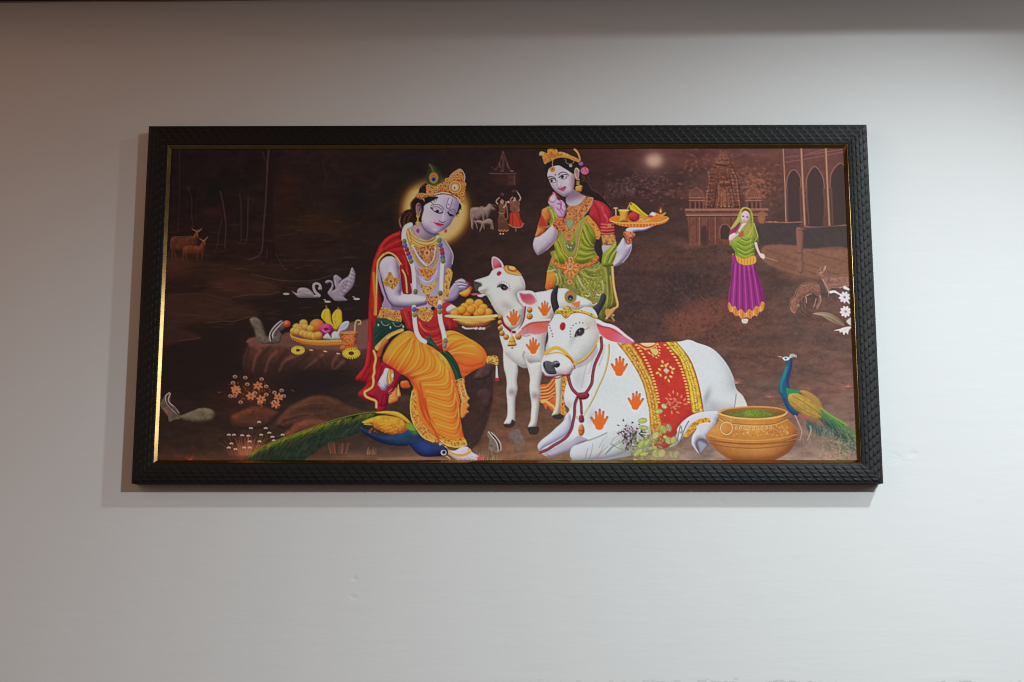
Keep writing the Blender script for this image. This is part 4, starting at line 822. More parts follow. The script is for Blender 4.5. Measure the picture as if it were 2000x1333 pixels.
# lower garments
gm = fill(D("470 800 600 830 900 880 1000 960 1060 1030 900 1080 700 1160 620 1230 540 1330 500 1420 440 1480 400 1440 380 1300 400 1000 430 900"), (28, 62, 54), soft=.8, puff=(12, (44, 88, 74), (14, 34, 34), .7), tex=.15)
for s in ("980 1000 800 1040 620 1140 480 1300", "960 960 760 1000 560 1120 430 1260", "900 930 700 960 520 1060 420 1150"): line(D(s), (16, 40, 38), 1.2, soft=1, a=.6, clip=gm)
line(D("540 880 580 940 640 965 700 940"), (176, 186, 186), .6, a=.8); line(D("770 900 820 970 900 980 950 940"), (176, 186, 186), .6, a=.8)
for x, y in ((490, 950), (725, 1000), (975, 985)): ell(690 + x / 10, 540 + y / 10, 1.4, 2.4, (206, 210, 206))
wm = fill(D("550 610 640 620 760 660 900 680 930 760 940 880 860 880 740 860 620 820 470 810 500 740"), (202, 142, 74), soft=.7, rim=((236, 190, 130), 1., .5)); gold(wm, (236, 190, 124), (140, 80, 36), seed=9)
for x, y, R_ in ((590, 700, 5), (640, 775, 4), (720, 740, 4), (800, 800, 4), (860, 740, 4)): rosette(690 + x / 10, 540 + y / 10, R_)
# red sash centre
rm = fill(D("930 640 1150 620 1280 640 1500 700 1600 620 1700 640 1760 520 1900 520 1950 580 2000 800 2040 1000 1900 1040 1840 1020 1800 1100 1780 1250 1830 1400 1700 1460 1500 1440 1400 1260 1280 1180 1150 1080 1060 1030 1000 900 940 800"), (158, 38, 44), soft=.8, puff=(14, (186, 56, 56), (100, 18, 30), .6))
for s, c in (("1400 950 1500 1010 1640 980 1690 900", (120, 22, 34)), ("1380 1040 1500 1090 1640 1060 1700 1000", (196, 70, 64)), ("1400 1120 1520 1170 1640 1150 1720 1080", (112, 20, 34)), ("1420 1190 1540 1230 1680 1200", (190, 66, 60)), ("1480 1260 1600 1280 1720 1240", (214, 96, 44)), ("1500 1330 1620 1350 1740 1300", (222, 112, 50)), ("1000 700 1060 850 1100 1000", (196, 56, 60)), ("1080 700 1130 850 1140 1000", (112, 18, 30)),
             ("1290 900 1340 1000 1420 1080", (226, 130, 70)), ("1850 900 1880 960 1880 1030", (186, 60, 60)), ("1930 850 1950 950 1960 1020", (110, 20, 34))): line(D(s), c, 1.6, .8, soft=1.3, a=.7, clip=rm)
bk = fill(D("1250 720 1300 640 1400 600 1500 640 1560 700 1550 780 1500 860 1440 890 1330 850 1270 800"), (204, 148, 70), soft=.7); gold(bk, (238, 196, 120), (130, 76, 34), seed=10); rosette(827.5, 615, 5.6); rosette(839, 614, 3.4)
ell(846, 603, 4, 4, (26, 30, 36))
# dhoti: right thigh (viewer's right)
OG = (214, 142, 40)
d2 = fill(Gg("440 -80 600 -140 760 -100 940 0 1100 90 1230 200 1300 320 1310 430 1260 540 1100 620 960 700 860 770 800 740 760 560 640 360 540 260 460 260 440 100"), OG, soft=.7, puff=(22, (228, 168, 60), (180, 80, 30), .8), grad=(930, 660, 915, 735, (212, 86, 40)))
for s, c in (("560 260 700 180 860 110 1000 100", (176, 84, 26)), ("560 280 720 220 900 160 1080 170", (236, 176, 80)), ("540 220 640 120 780 60 900 40", (184, 88, 28)), ("520 180 620 80 760 0 880 -20", (232, 160, 60)), ("600 310 760 290 920 300 1080 330", (236, 170, 80)), ("600 330 760 340 900 380 1100 420", (186, 96, 30)),
             ("700 400 860 440 1040 470 1240 430", (222, 110, 50)), ("740 480 900 540 1080 540 1240 480", (180, 60, 30)), ("780 560 900 610 1040 590 1180 540", (230, 100, 50)), ("820 660 900 690 1000 660 1100 600", (180, 56, 30)), ("1240 240 1290 330 1290 430 1240 500", (220, 96, 36)), ("840 700 900 720 980 680", (232, 110, 56)),
             ("500 0 620 -60 740 -60 860 -20", (180, 88, 26)), ("480 60 600 20 740 20", (240, 180, 90)), ("1120 140 1200 240 1220 360 1180 440", (200, 110, 34))): line(Gg(s), c, 1.7, .7, soft=1.2, a=.65, clip=d2)
# dhoti: main leg
d1 = fill(F("1120 -130 980 -110 820 0 720 110 630 260 575 430 640 540 760 640 900 700 1000 740 1080 800 1140 900 1180 1000 1150 1150 1130 1300 1130 1450 1200 1620 1300 1780 1500 1950 1640 2020 1700 2080 1900 2130 2120 2130 2220 2090 2150 1900 2110 1700 2080 1500 2080 1300 2060 1100 2000 850 1950 640 1880 480 1740 330 1560 200 1420 100 1250 -40"), (214, 130, 42), soft=.7, puff=(26, (226, 168, 54), (168, 50, 30), .75))
glow(752, 712, 26, 14, (196, 70, 30), .55, clip=d1, rot=25); glow(866, 706, 14, 34, (222, 178, 52), .75, clip=d1, rot=-14); glow(800, 688, 26, 14, (214, 156, 44), .6, clip=d1); glow(826, 790, 8, 34, (190, 60, 34), .6, clip=d1, rot=-8)
for i, s in enumerate(("1080 0 900 160 760 340 660 500", "1120 20 1000 200 860 380 760 580", "1160 30 1100 240 980 440 860 640", "1200 60 1180 280 1080 500 940 680", "1260 80 1290 320 1200 540 1000 700", "1330 120 1400 360 1340 560 1060 730",
                      "1400 140 1500 400 1440 620 1120 750", "1480 200 1600 440 1540 660 1180 780", "1560 260 1700 500 1640 720 1260 820", "1640 320 1780 560 1720 800 1300 860", "1700 400 1840 640 1790 900 1360 920", "1760 460 1890 740 1840 1000 1400 980",
                      "1820 560 1930 860 1860 1120 1420 1050", "1880 680 1960 980 1880 1240 1440 1130", "1930 840 1990 1100 1900 1340 1450 1220", "1960 960 2020 1230 1920 1450 1480 1330", "1990 1100 2040 1350 1930 1560 1520 1440",
                      "2020 1260 2040 1460 1940 1670 1560 1560", "2050 1400 2060 1600 1960 1780 1600 1680", "2070 1560 2080 1720 1980 1880 1680 1800")):
    line(F(s), (178, 74, 26) if i % 2 else (238, 184, 84), 1.5, 1.1, soft=1.2, a=.55, clip=d1)
    line(F([float(v) + (22 if k % 2 == 0 else 26) for k, v in enumerate(s.split())]), (232, 156, 64) if i % 2 else (182, 84, 28), 1.1, .9, soft=1., a=.45, clip=d1)
for s in ("1080 800 1200 900 1290 1100 1330 1300 1380 1500 1500 1720", "1180 880 1260 1040 1300 1300 1400 1560 1560 1800", "1300 900 1340 1100 1380 1300 1460 1500 1600 1700"): line(F(s), (160, 40, 30), 2.2, 1., soft=1.8, a=.5, clip=d1)
line(F("1090 770 1180 850 1240 1000 1270 1200"), (226, 120, 60), 1.2, soft=1, a=.6, clip=d1); glow(800, 738, 12, 5, (140, 36, 34), .6, clip=d1)
# dhoti border + hem
hmk = fill(F("1150 1050 1180 1000 1220 1100 1240 1300 1260 1450 1320 1620 1460 1800 1560 1900 1640 1960 1640 2040 1500 2020 1350 1930 1220 1760 1130 1560 1110 1300"), (208, 138, 56), soft=.7); gold(hmk, (236, 190, 100), (160, 84, 30), seed=11)
line(F("1150 1050 1115 1300 1135 1560 1230 1780 1370 1950 1560 2040"), (236, 204, 130), .8, a=.8)
hm2 = fill(H("680 600 780 700 900 740 1100 780 1260 760 1320 880 1250 920 1100 940 950 920 860 860 780 760"), (214, 142, 52), soft=.7); gold(hm2, (240, 196, 100), (176, 98, 34), seed=12)
line(H("700 640 800 720 950 770 1100 800 1270 780"), (140, 60, 24), .6, a=.7); line(H("780 780 900 880 1060 935 1200 930 1320 885"), (240, 214, 120), .8, a=.9)
line(H("500 0 540 220 600 440 700 640 780 780"), (150, 48, 26), 1.5, soft=1, a=.6)
beads(H("380 440 440 540 540 640 640 700"), .7, 2., (240, 200, 140), (250, 230, 190), (130, 50, 26))
# pleats behind left of the leg
for s, c in (("880 900 900 1000 930 1130 870 1160 850 1080", (214, 170, 90)), ("800 960 850 980 860 1100 870 1220 780 1270 690 1280 700 1120 760 1050", (214, 132, 62)), ("1060 840 1100 920 1110 970 1000 990 930 960 930 860", (206, 84, 34))):
    fill(F(s), c, soft=.7, keep=False, puff=(6, (236, 180, 100), (150, 60, 30), .7))
fm = fill(F("560 480 700 540 850 640 930 740 880 860 840 960 760 1080 700 1150 640 1330 500 1330 470 1230 420 1190 330 1150 280 1090 400 1000 440 900 440 780 500 640"), (146, 24, 48), soft=.9, puff=(8, (176, 44, 60), (84, 12, 34), .7))
for s in ("560 560 520 720 480 860", "600 1100 560 1200 540 1330", "660 1100 640 1220 620 1330"): line(F(s), (96, 14, 36), 1.6, soft=1.2, a=.6, clip=fm)
fill(F("620 600 680 600 740 640 780 720 770 830 720 920 660 960 640 1020 570 1030 520 980 480 900 520 800 580 700"), (184, 184, 206), soft=.7, keep=False, puff=(9, (208, 210, 224), (110, 96, 130), .9))
fill(F("690 640 760 620 800 700 800 800 750 890 700 920 650 860 660 740"), (176, 140, 66), soft=.7, keep=False, rim=((110, 76, 40), 1., .7)); line(F("700 660 690 760 710 880"), (226, 196, 110), .8); ell(766.5, 734, 2, 4.4, (190, 200, 216)); line(F("800 680 805 740 790 800"), (50, 36, 60), .9)
for k in range(6): dot(690 + 54 + k * 2.2 - PX0, 660 + 97 + (k % 2) * 2.4 - PY0, .8, (70, 60, 100), .8)
line(F("480 920 510 880"), (206, 90, 90), 1.2, a=.8)
gb = "430 240 440 340 430 440 400 560 450 640 420 700 370 760 380 860 370 940 300 1000 240 1040 220 1110 260 1170 350 1210 440 1250 450 1360"
line(F("400 260 440 400 410 560 410 680 385 760 395 860 370 960 290 1020 225 1060 240 1140 330 1190 440 1240 450 1360"), (150, 60, 30), 3, a=.8); line(F("400 260 440 400 410 560 410 680 385 760 395 860 370 960 290 1020 225 1060 240 1140 330 1190 440 1240 450 1360"), (214, 140, 76), 2.3, hi=(234, 180, 116))
line(F("470 200 560 100 680 -20 800 -90 960 -150"), (214, 150, 70), 5.4, 3., soft=.8, hi=(228, 186, 96)); line(F("500 330 560 160 640 60"), (196, 90, 40), 4.4, soft=1, a=.7)
beads(F("490 200 560 90 640 -20 740 -80 850 -140 940 -170"), .9, 2.6, (222, 200, 140), (240, 230, 190), (60, 50, 40))
line(F("560 380 640 260 740 110 870 -20 1000 -90"), (150, 74, 30), .8, soft=.8, a=.6)
for i in range(4): line(F([690 + i * 8, 1060 + i * 40, 760 + i * 8, 1000 + i * 60]), (240, 200, 130), .8, a=.5)
# green sash over the leg
gs = fill(F("1400 0 1500 -20 1560 60 1640 160 1700 260 1800 270 1900 350 2000 470 2080 640 2130 800 2140 830 2030 850 1970 720 1900 560 1820 420 1700 290 1600 190 1480 150 1410 90"), (30, 74, 58), soft=.7, puff=(6, (60, 108, 84), (12, 36, 34), .9))
line(F("1740 280 1900 420 2020 620 2090 820"), (14, 36, 34), 1., a=.7, clip=gs); line(F("1420 20 1520 100 1620 190"), (60, 90, 130), 1.6, soft=1.3, a=.5)
beads(Gg("700 840 760 820 860 790"), 1., 2.6, (222, 200, 120), (244, 230, 170), (90, 70, 40))
tm2 = fill(Gg("720 850 860 810 880 940 920 1100 970 1190 900 1220 820 1260 780 1150 740 1000"), (206, 128, 66), soft=.7); gold(tm2, (236, 180, 110), (150, 80, 40), seed=13)
for s in ("760 880 800 1040 840 1200", "830 840 870 1000 900 1110"): line(Gg(s), (236, 176, 110), 1., a=.8)
fill(Gg("820 1250 900 1220 960 1180 930 1260 970 1330 920 1400 960 1450 900 1500 860 1560 800 1560 790 1400"), (212, 130, 56), soft=.7, keep=False, puff=(4, (238, 180, 100), (150, 70, 30), .8))
line(Gg("700 980 750 1150 790 1300"), (222, 120, 60), 1.2, a=.7)
# flute tip with tassel
fill(Gg("1310 370 1400 360 1450 340 1520 380 1530 460 1510 540 1400 500 1310 490"), (190, 140, 60), soft=.7, keep=False); gold(fill(Gg("1310 370 1400 360 1450 340 1520 380 1530 460 1510 540 1400 500 1310 490"), (200, 150, 66)), (236, 200, 110), (120, 80, 30), seed=3)
line(Gg("1500 560 1505 800"), (206, 196, 206), 1.4, 2.6, sharp=True); ell(970.5, 742, 4.4, 3.6, (150, 44, 56))
# foot
fill(H("900 960 1000 1000 1100 1000 1200 940 1330 930 1400 1020 1500 1080 1580 1120 1650 1180 1640 1230 1560 1240 1400 1220 1200 1215 1100 1180 1000 1110 930 1060"), (196, 184, 204), soft=.7, keep=False, puff=(9, (214, 206, 220), (140, 110, 140), .8))
line(H("900 940 960 1020 1060 1080 1180 1100 1300 1080 1380 1030 1370 990"), (204, 150, 60), 2.6, hi=(232, 190, 100)); line(H("920 940 1000 1040 1130 1090 1260 1090 1380 1030"), (120, 80, 30), .5, a=.7)
ell(939, 896.5, 7, 6, (176, 52, 60), soft=1.2)
for x, y in ((1200, 1170), (1280, 1170), (1340, 1140), (1380, 1170), (1420, 1120), (1440, 1180), (1300, 1190), (1480, 1140)): dot(780 + x / 10 - PX0, 780 + y / 10 - PY0, .8, (100, 90, 130), .8)
# garland (white with coloured bands)
def gar(s, w=3.8):
    line(B(s), (130, 120, 130), w + .5, a=.6); line(B(s), (196, 194, 200), w, hi=(218, 216, 220))
gar("985 440 1000 560 1040 700 1090 840 1150 980"); gar("1670 480 1700 600 1735 760 1750 960"); gar("1120 190 1040 230 1000 300 985 400 985 480", 4.3); gar("1150 950 1180 1150 1190 1350 1200 1500"); gar("1740 940 1730 1100 1720 1300 1710 1500")
gar("1185 1800 1195 2000 1210 2150 1240 2300 1310 2420 1400 2480", 4.2); gar("1690 1700 1690 1930 1710 2100 1750 2250 1790 2430", 4.2)
ell(855, 464, 4, 4.5, (190, 180, 150)); 
for x, y, c in ((995, 520, (86, 120, 50)), (1010, 600, (78, 88, 150)), (1045, 680, (140, 30, 40)), (1075, 760, (130, 34, 60)), (1105, 830, (74, 88, 150)), (1130, 905, (96, 124, 50)), (1680, 500, (96, 130, 54)), (1700, 590, (84, 90, 150)), (1725, 680, (160, 40, 50)), (1740, 750, (140, 34, 60)), (1745, 830, (70, 84, 140)), (1750, 900, (96, 130, 50)),
                (1215, 1500, (90, 110, 70)), (1700, 1530, (90, 110, 80)), (1190, 1850, (74, 88, 150)), (1195, 1950, (120, 140, 70)), (1690, 1800, (90, 96, 150)), (1690, 1890, (110, 130, 60)), (1800, 2460, (110, 130, 70)), (1785, 2550, (130, 120, 160))):
    q = B([x, y])[0] + np.array((PX0, PY0)); ell(q[0], q[1], 4.5, 5.4, c, puff=(5, (130, 140, 170), (36, 28, 44), .5), a=.95)

# bowl of sweets and the hand under it
fill(E("310 640 360 580 420 550 480 580 520 620 460 680 400 720 330 700"), (186, 192, 212), soft=.7, keep=False, puff=(8, (210, 214, 226), (110, 100, 130), .8))
for x, y in ((780, 520), (950, 530), (680, 600), (860, 620), (1040, 620), (540, 690), (720, 710), (930, 720), (1130, 710), (620, 660), (480, 730), (1000, 690), (800, 650)):
    ell(840 + x / 10, 540 + y / 10, 9.2, 8.6, (216, 146, 44), puff=(8, (236, 184, 90), (160, 84, 24), .9), rim=((150, 80, 26), 1.4, .5), tex=.05)
fill(E("480 830 1240 820 1180 900 1080 960 940 990 780 990 640 960 540 900"), (196, 150, 66), soft=.7, keep=False, puff=(10, (226, 190, 100), (120, 66, 36), .9)); glow(934, 631, 12, 3.5, (170, 60, 50), .6)
for k in range(7): dot(840 + 70 + k * 4 - PX0, 631 - PY0, 1.2, (236, 200, 90), .8)
fill(E("280 770 400 745 800 775 1200 750 1320 745 1340 770 1260 810 1000 835 760 838 500 825 320 800"), (214, 182, 104), soft=.7, keep=False, rim=((150, 104, 50), 1., .5)); line(E("300 775 600 795 900 795 1310 760"), (240, 220, 160), .9, a=.8)
line(E("640 990 700 1020 800 1020 900 1010"), (206, 190, 206), 1.8, 1.2, soft=.6)
for x, w in ((900, 2.4), (980, 2.6), (1050, 2.6)): ell(840 + x / 10, 540 + 102.0, 4, w, (206, 176, 190), -20)
line(E("1080 1010 1180 960"), (130, 60, 70), 1.5, soft=1, a=.7)
# ---- the standing woman
J = T(1000, 280, 10); K = T(1020, 380, 10); L = T(1120, 380, 10); Mm = T(1030, 500, 10); N = T(920, 490, 10)
HB = (34, 26, 28)
# hair, plait
fill(J("680 400 760 300 900 250 1100 230 1250 330 1320 480 1340 700 1400 780 1460 760 1520 860 1600 960 1700 1000 1800 1100 1900 1230 1960 1330 1860 1290 1700 1160 1540 1040 1400 980 1320 940 1250 700 1180 500 1000 420 800 430 700 560 660 680 640 620 650 480"), HB, soft=.8, keep=False, tex=.2)
for s in ("1400 640 1440 720 1500 800 1560 900 1680 960 1800 1080 1920 1220", "1370 760 1400 700 1380 640", "1480 640 1520 760"): line(J(s), (92, 70, 60), .8, .5, a=.6)
line(K("1700 180 1740 260 1750 360"), (80, 62, 58), .7, a=.6)
# skirt: green drape and ochre panel
sk = fill(Mm("500 -100 480 40 430 150 390 300 370 480 360 660 600 700 1000 1010 1300 1290 1500 1290 1560 1200 1640 1060 1760 980 1740 780 1700 600 1680 400 1680 240 1640 120 1400 -40 1200 -120"), (124, 126, 50), soft=.8, puff=(24, (150, 152, 70), (60, 62, 28), .7), tex=.16)
fill(Mm("380 330 430 320 540 340 540 460 520 560 460 640 370 660 365 500"), (206, 136, 48), soft=1., keep=False, clip=sk, grad=(1072, 540, 1085, 562, (190, 70, 36)))
for s, c in (("560 180 540 300 600 420 640 560", (96, 104, 40)), ("620 200 620 340 660 480 640 620", (170, 176, 90)), ("700 300 680 420 720 560", (60, 70, 34)), ("400 280 460 300 540 260", (170, 172, 90)), ("440 200 520 240 640 250", (90, 100, 40)), ("560 360 600 480 560 600", (190, 190, 120)),
             ("980 400 1060 560 1120 640 1180 720 1240 720", (206, 206, 170)), ("1000 360 1100 460 1200 520 1300 560", (84, 92, 34)), ("1040 320 1160 400 1300 430 1440 410", (170, 178, 84)), ("1120 300 1240 340 1380 330 1460 280", (90, 96, 36)), ("1160 260 1300 280 1420 230", (176, 182, 90)), ("1180 360 1300 400 1450 380", (80, 88, 30)),
             ("1100 440 1180 520 1200 580", (180, 186, 80)), ("960 480 1000 600 1060 720 1120 820 1200 940", (150, 160, 60)), ("940 560 1000 700 1060 800 1140 920", (70, 90, 40)), ("1060 760 1140 880 1260 990", (176, 180, 60)), ("1500 200 1540 400 1560 600 1570 800 1540 1000", (160, 170, 80)), ("1570 200 1590 400 1600 700 1590 900", (70, 84, 30)),
             ("1620 400 1640 600 1660 800 1640 960", (170, 166, 70)), ("1450 1000 1480 1100 1490 1280", (80, 84, 34)), ("1380 1100 1400 1200 1420 1290", (60, 66, 30)), ("1460 500 1480 620 1480 700", (190, 200, 160))):
    line(Mm(s), c, 1.7, .8, soft=1.1, a=.7, clip=sk)
r = np.random.RandomState(3)
for i in range(140):
    x, y = r.uniform(1100, 1480), r.uniform(480, 980)
    q = Mm([x, y])[0]; dot(q[0], q[1], .8, (206, 196, 120) if i % 2 else (80, 74, 34), .6, clip=sk)
line(Mm("1640 150 1660 240 1670 400 1690 600 1730 800 1760 980 1640 1060 1560 1200 1530 1240"), (206, 150, 84), 2.6, 2., soft=.8, hi=(226, 180, 130)); line(Mm("1600 420 1620 640 1640 860 1580 1040"), (110, 96, 34), .8, a=.7)
fill(Mm("1540 1040 1640 1040 1750 990 1680 1100 1620 1180 1560 1200 1520 1120"), (196, 146, 84), soft=.8, keep=False, a=.9)
for x, y in ((1180, 790), (1400, 770)): line(Mm([x - 50, y - 20, x, y, x + 40, y - 30]), (214, 210, 180), 1.1, .6)
rosette(1159, 573, 3.4, (170, 140, 60)); rosette(1160, 590, 2.6, (170, 150, 110)); line(Mm("1240 930 1300 960 1360 920"), (206, 206, 200), 1, .6)
rosette(1197.5, 616, 2.4, (190, 180, 120)); line(Mm("1650 1200 1690 1260"), (170, 160, 80), 2, soft=1, a=.7); line(Mm("1520 1240 1600 1260 1700 1290"), (120, 80, 44), 1.4, a=.8)
# bodice
bo = fill(K("470 250 600 260 700 400 850 600 1000 600 1200 450 1320 420 1500 620 1520 800 1500 880 1440 920 1400 1000 1420 1150 1460 1200 1530 1330 1050 1400 600 1330 560 1270 640 1100 620 960 700 820 560 620 480 450"), (132, 142, 40), soft=.7, puff=(22, (160, 168, 56), (70, 80, 24), .7))
for s, c in (("1200 620 1260 800 1340 960 1400 1000", (176, 182, 70)), ("1240 600 1320 760 1400 900", (84, 92, 30)), ("1180 700 1240 860 1320 980 1400 1030", (84, 92, 30)), ("1170 780 1220 900 1300 1000", (172, 180, 66)), ("1160 880 1240 1010 1380 1060", (84, 90, 28)), ("1140 980 1260 1050 1400 1060", (168, 176, 64)),
             ("1130 1060 1260 1100 1410 1080", (80, 88, 28)), ("1110 1120 1260 1160 1420 1120", (176, 180, 90)), ("1100 1190 1240 1210 1400 1170", (80, 86, 30)), ("1080 1250 1220 1260 1380 1200", (168, 176, 76)), ("1080 1320 1200 1310 1330 1260", (84, 90, 30)), ("1300 560 1380 700 1440 820 1440 920", (90, 100, 34)),
             ("660 960 720 1100 800 1220 860 1320", (176, 184, 60)), ("700 930 780 1080 860 1220", (90, 100, 34)), ("640 1060 700 1200 760 1330", (92, 102, 34)), ("620 1140 680 1260 720 1330", (170, 178, 56)), ("700 860 740 960 780 1040", (172, 178, 56)), ("530 260 600 380 620 480", (168, 180, 60)), ("560 400 600 480 640 440", (80, 90, 36))):
    line(K(s), c, 1.4, .8, soft=1., a=.7, clip=bo)
fill(K("620 1120 560 1280 540 1330 620 1330 640 1240"), (160, 120, 70), soft=1, keep=False, a=.6)
# gap behind the arm, right sleeve
fill(K("1440 900 1500 880 1540 900 1560 1100 1570 1330 1500 1330 1460 1180 1420 1080"), (44, 36, 40), soft=.9, keep=False)
sl = fill(K("1380 120 1500 130 1620 190 1700 280 1750 380 1760 470 1790 560 1790 780 1540 790 1520 700 1420 560 1330 450 1310 380 1350 220"), (170, 40, 50), soft=.8, puff=(16, (196, 62, 70), (96, 16, 30), .8), tex=.12)
for s, c in (("1400 160 1480 320 1520 480 1540 660", (120, 20, 36)), ("1560 260 1600 380 1640 460", (206, 90, 120)), ("1480 180 1600 260 1680 360", (190, 60, 64)), ("1620 400 1660 480 1660 540", (196, 90, 120))): line(K(s), c, 1.8, 1., soft=1.5, a=.6, clip=sl)
for yy, c in ((640, (214, 120, 110)), (700, (206, 110, 90)), (760, (220, 120, 80)), (580, (200, 110, 100))): line(K("1540 %d 1660 %d 1790 %d" % (yy, yy + 10, yy - 5)), c, 1.2, soft=.8, a=.8, clip=sl)
rosette(1190, 441, 3.6, (206, 150, 120)); line(K("1560 735 1650 740 1780 730"), (100, 20, 30), .8, a=.6)
cu = fill(K("1550 800 1680 790 1800 790 1820 880 1830 950 1760 990 1580 1000 1560 900"), (176, 126, 70), soft=.7); gold(cu, (214, 170, 110), (120, 76, 40), seed=15)
# ochre border of the sari on the bodice
ob = fill(K("1240 450 1300 440 1400 530 1480 640 1530 760 1500 870 1440 860 1420 760 1360 660 1290 560 1220 520"), (206, 136, 56), soft=.7); gold(ob, (222, 170, 110), (160, 96, 40), seed=16, k=.7)
# left sleeve
ls = fill(K("390 300 500 250 520 300 560 400 560 480 500 560 500 640 440 720 400 780 300 830 250 820 280 720 320 560 370 420"), (190, 118, 52), soft=.7, puff=(9, (216, 150, 84), (120, 60, 30), .7), tex=.15)
fill(K("370 400 440 500 490 640 440 660 330 640 320 560"), (172, 50, 42), soft=1.2, keep=False, clip=ls); beads(K("310 620 400 640 480 640"), .9, 2., (214, 120, 90), (240, 180, 150), (120, 30, 30))
fill(K("520 240 600 260 660 360 660 420 600 470 560 400 530 320"), (126, 150, 40), soft=.7, keep=False, rim=((180, 190, 80), 1, .5)); line(K("560 300 600 400 610 490"), (180, 190, 90), 1., a=.8); line(K("640 370 680 480 620 540 500 640"), (190, 170, 70), 1.2, a=.7)
# her raised forearm and elbow
fa = fill(K("260 840 330 820 440 740 520 660 600 590 680 650 700 760 680 860 640 940 560 1020 470 1100 340 1180 290 1180 230 1080 210 980 230 880"), (178, 174, 190), soft=.7, puff=(14, (200, 198, 212), (116, 98, 120), .9))
line(K("690 700 660 850 600 960 480 1080"), (196, 150, 160), 1.6, soft=1.2, a=.5, clip=fa)
# bracelets on it
br = fill(K("660 470 740 440 830 470 850 540 840 700 800 760 740 700 680 690 620 650 600 590 640 520"), (186, 104, 60), soft=.7); gold(br, (222, 150, 100), (120, 50, 40), seed=17)
for s in ("680 500 760 520 840 500", "660 560 760 600 840 580", "620 620 720 660 830 650", "690 700 740 740 800 720"): line(K(s), (150, 60, 50), .7, a=.7)
# neck and chest
fill(J("1180 900 1280 940 1360 1000 1440 1040 1400 1140 1300 1210 1180 1240 1080 1200 1050 1120 1060 1060 1120 1000"), (172, 168, 188), soft=.7, keep=False, grad=(1115, 400, 1110, 384, (130, 108, 130)))
nk = fill(K("1250 40 1380 70 1380 130 1340 240 1260 330 1180 440 1100 540 1060 640 1020 720 960 720 860 700 840 480 860 400 880 250 980 230 1060 220 1160 150 1220 60"), (196, 124, 64), soft=.7); gold(nk, (226, 166, 104), (130, 66, 34), seed=18)
fill(K("850 470 900 480 1000 480 1010 540 980 640 930 690 870 620"), (130, 150, 110), soft=.8, keep=False, rim=((70, 90, 60), 1.4, .6))
for s in ("1380 70 1350 200 1280 320 1200 420 1150 560 1100 720 1060 860 1050 1000 1010 1100 960 1140 880 1080 820 960 800 820 760 720",): line(K(s), (206, 176, 160), 1., hi=(226, 206, 190)); beads(K(s), .6, 2., (196, 160, 140), (240, 224, 210), (110, 76, 60))
for s in ("1240 470 1180 620 1140 760 1110 900 1080 1080 1050 1200 1000 1260", "700 880 760 1000 800 1120 860 1200 920 1260"): beads(K(s), 1.3, 2.8, (206, 164, 70), (240, 214, 140), (120, 80, 30))
beads(K("1230 160 1140 320 1060 440 1020 520"), 1.2, 2.6, (190, 120, 110), (226, 170, 150), (110, 50, 50)); beads(K("900 240 980 250 1070 230 1170 160 1240 80"), 1., 2.2, (214, 150, 84), (240, 200, 150), (120, 60, 30))
rosette(1113, 419, 6, (214, 130, 70)); rosette(1122, 416, 3.2); rosette(1111.5, 461, 9, (206, 130, 96), eye=(150, 40, 50)); rosette(1113, 411, 3)
fill(K("860 950 940 960 960 980 1020 920 1040 1000 1000 1100 940 1130 880 1080"), (80, 100, 60), soft=.9, keep=False, a=.8)
for x, y in ((900, 1030), (950, 1040), (980, 960), (880, 1000)): dot(1020 + x / 10 - PX0, 380 + y / 10 - PY0, 1.6, (180, 200, 160), .8)
rosette(1114.5, 506, 4.6, (196, 190, 150)); rosette(1110, 475, 3, (150, 120, 70))
# belt
bl = fill(Mm("480 60 560 120 660 150 740 160 800 120 900 120 980 150 1060 160 1200 130 1300 60 1370 0 1400 60 1330 130 1200 200 1080 230 1010 260 980 330 920 400 860 440 780 420 720 340 690 260 600 220 500 160"), (206, 118, 60), soft=.7); gold(bl, (230, 166, 104), (150, 66, 34), seed=19)
ell(1114, 523, 12.5, 14, (210, 126, 60)); 
for k in range(18): a = 2 * math.pi * k / 18; line(I([1114 + 6 * math.cos(a), 523 + 7 * math.sin(a), 1114 + 14 * math.cos(a), 523 + 16 * math.sin(a)]), (226, 150, 80) if k % 2 else (140, 60, 30), .8, a=.8)
rosette(1113.5, 521, 7, (206, 160, 140), eye=(90, 90, 110)); rosette(1113, 551, 5.6, (206, 150, 90)); rosette(1112, 543, 2.6)
for s in ("500 170 620 230 700 260", "1020 250 1160 220 1330 140"): line(Mm(s), (150, 60, 34), .7, a=.7)
# her face
fill(J("1220 500 1280 490 1310 530 1310 640 1290 700 1240 690 1215 600"), (150, 124, 128), soft=.7, keep=False, rim=((196, 176, 160), 1., .8))
ff = fill(J("700 560 740 470 840 440 930 440 1040 500 1140 540 1210 600 1220 720 1210 840 1180 940 1110 1010 1040 1048 980 1030 900 980 820 910 770 840 735 760 690 640"), (182, 174, 190), soft=.6, puff=(13, (204, 198, 208), (122, 100, 122), .75))
glow(1104, 352, 7, 10, (206, 202, 212), .5, clip=ff); glow(1112, 370, 6, 7, (204, 186, 196), .5, clip=ff); glow(1118, 348, 4, 20, (150, 120, 140), .4, clip=ff)
fill(J("680 520 700 440 800 380 900 340 1100 350 1240 440 1230 560 1200 600 1130 560 1040 500 940 440 850 440 760 470"), HB, soft=.9, keep=False)
line(J("910 620 950 580 1010 565 1080 590"), (50, 36, 48), 1., .6, a=.9); line(J("700 680 740 655 800 660 850 690"), (50, 36, 48), 1., .6, a=.9)
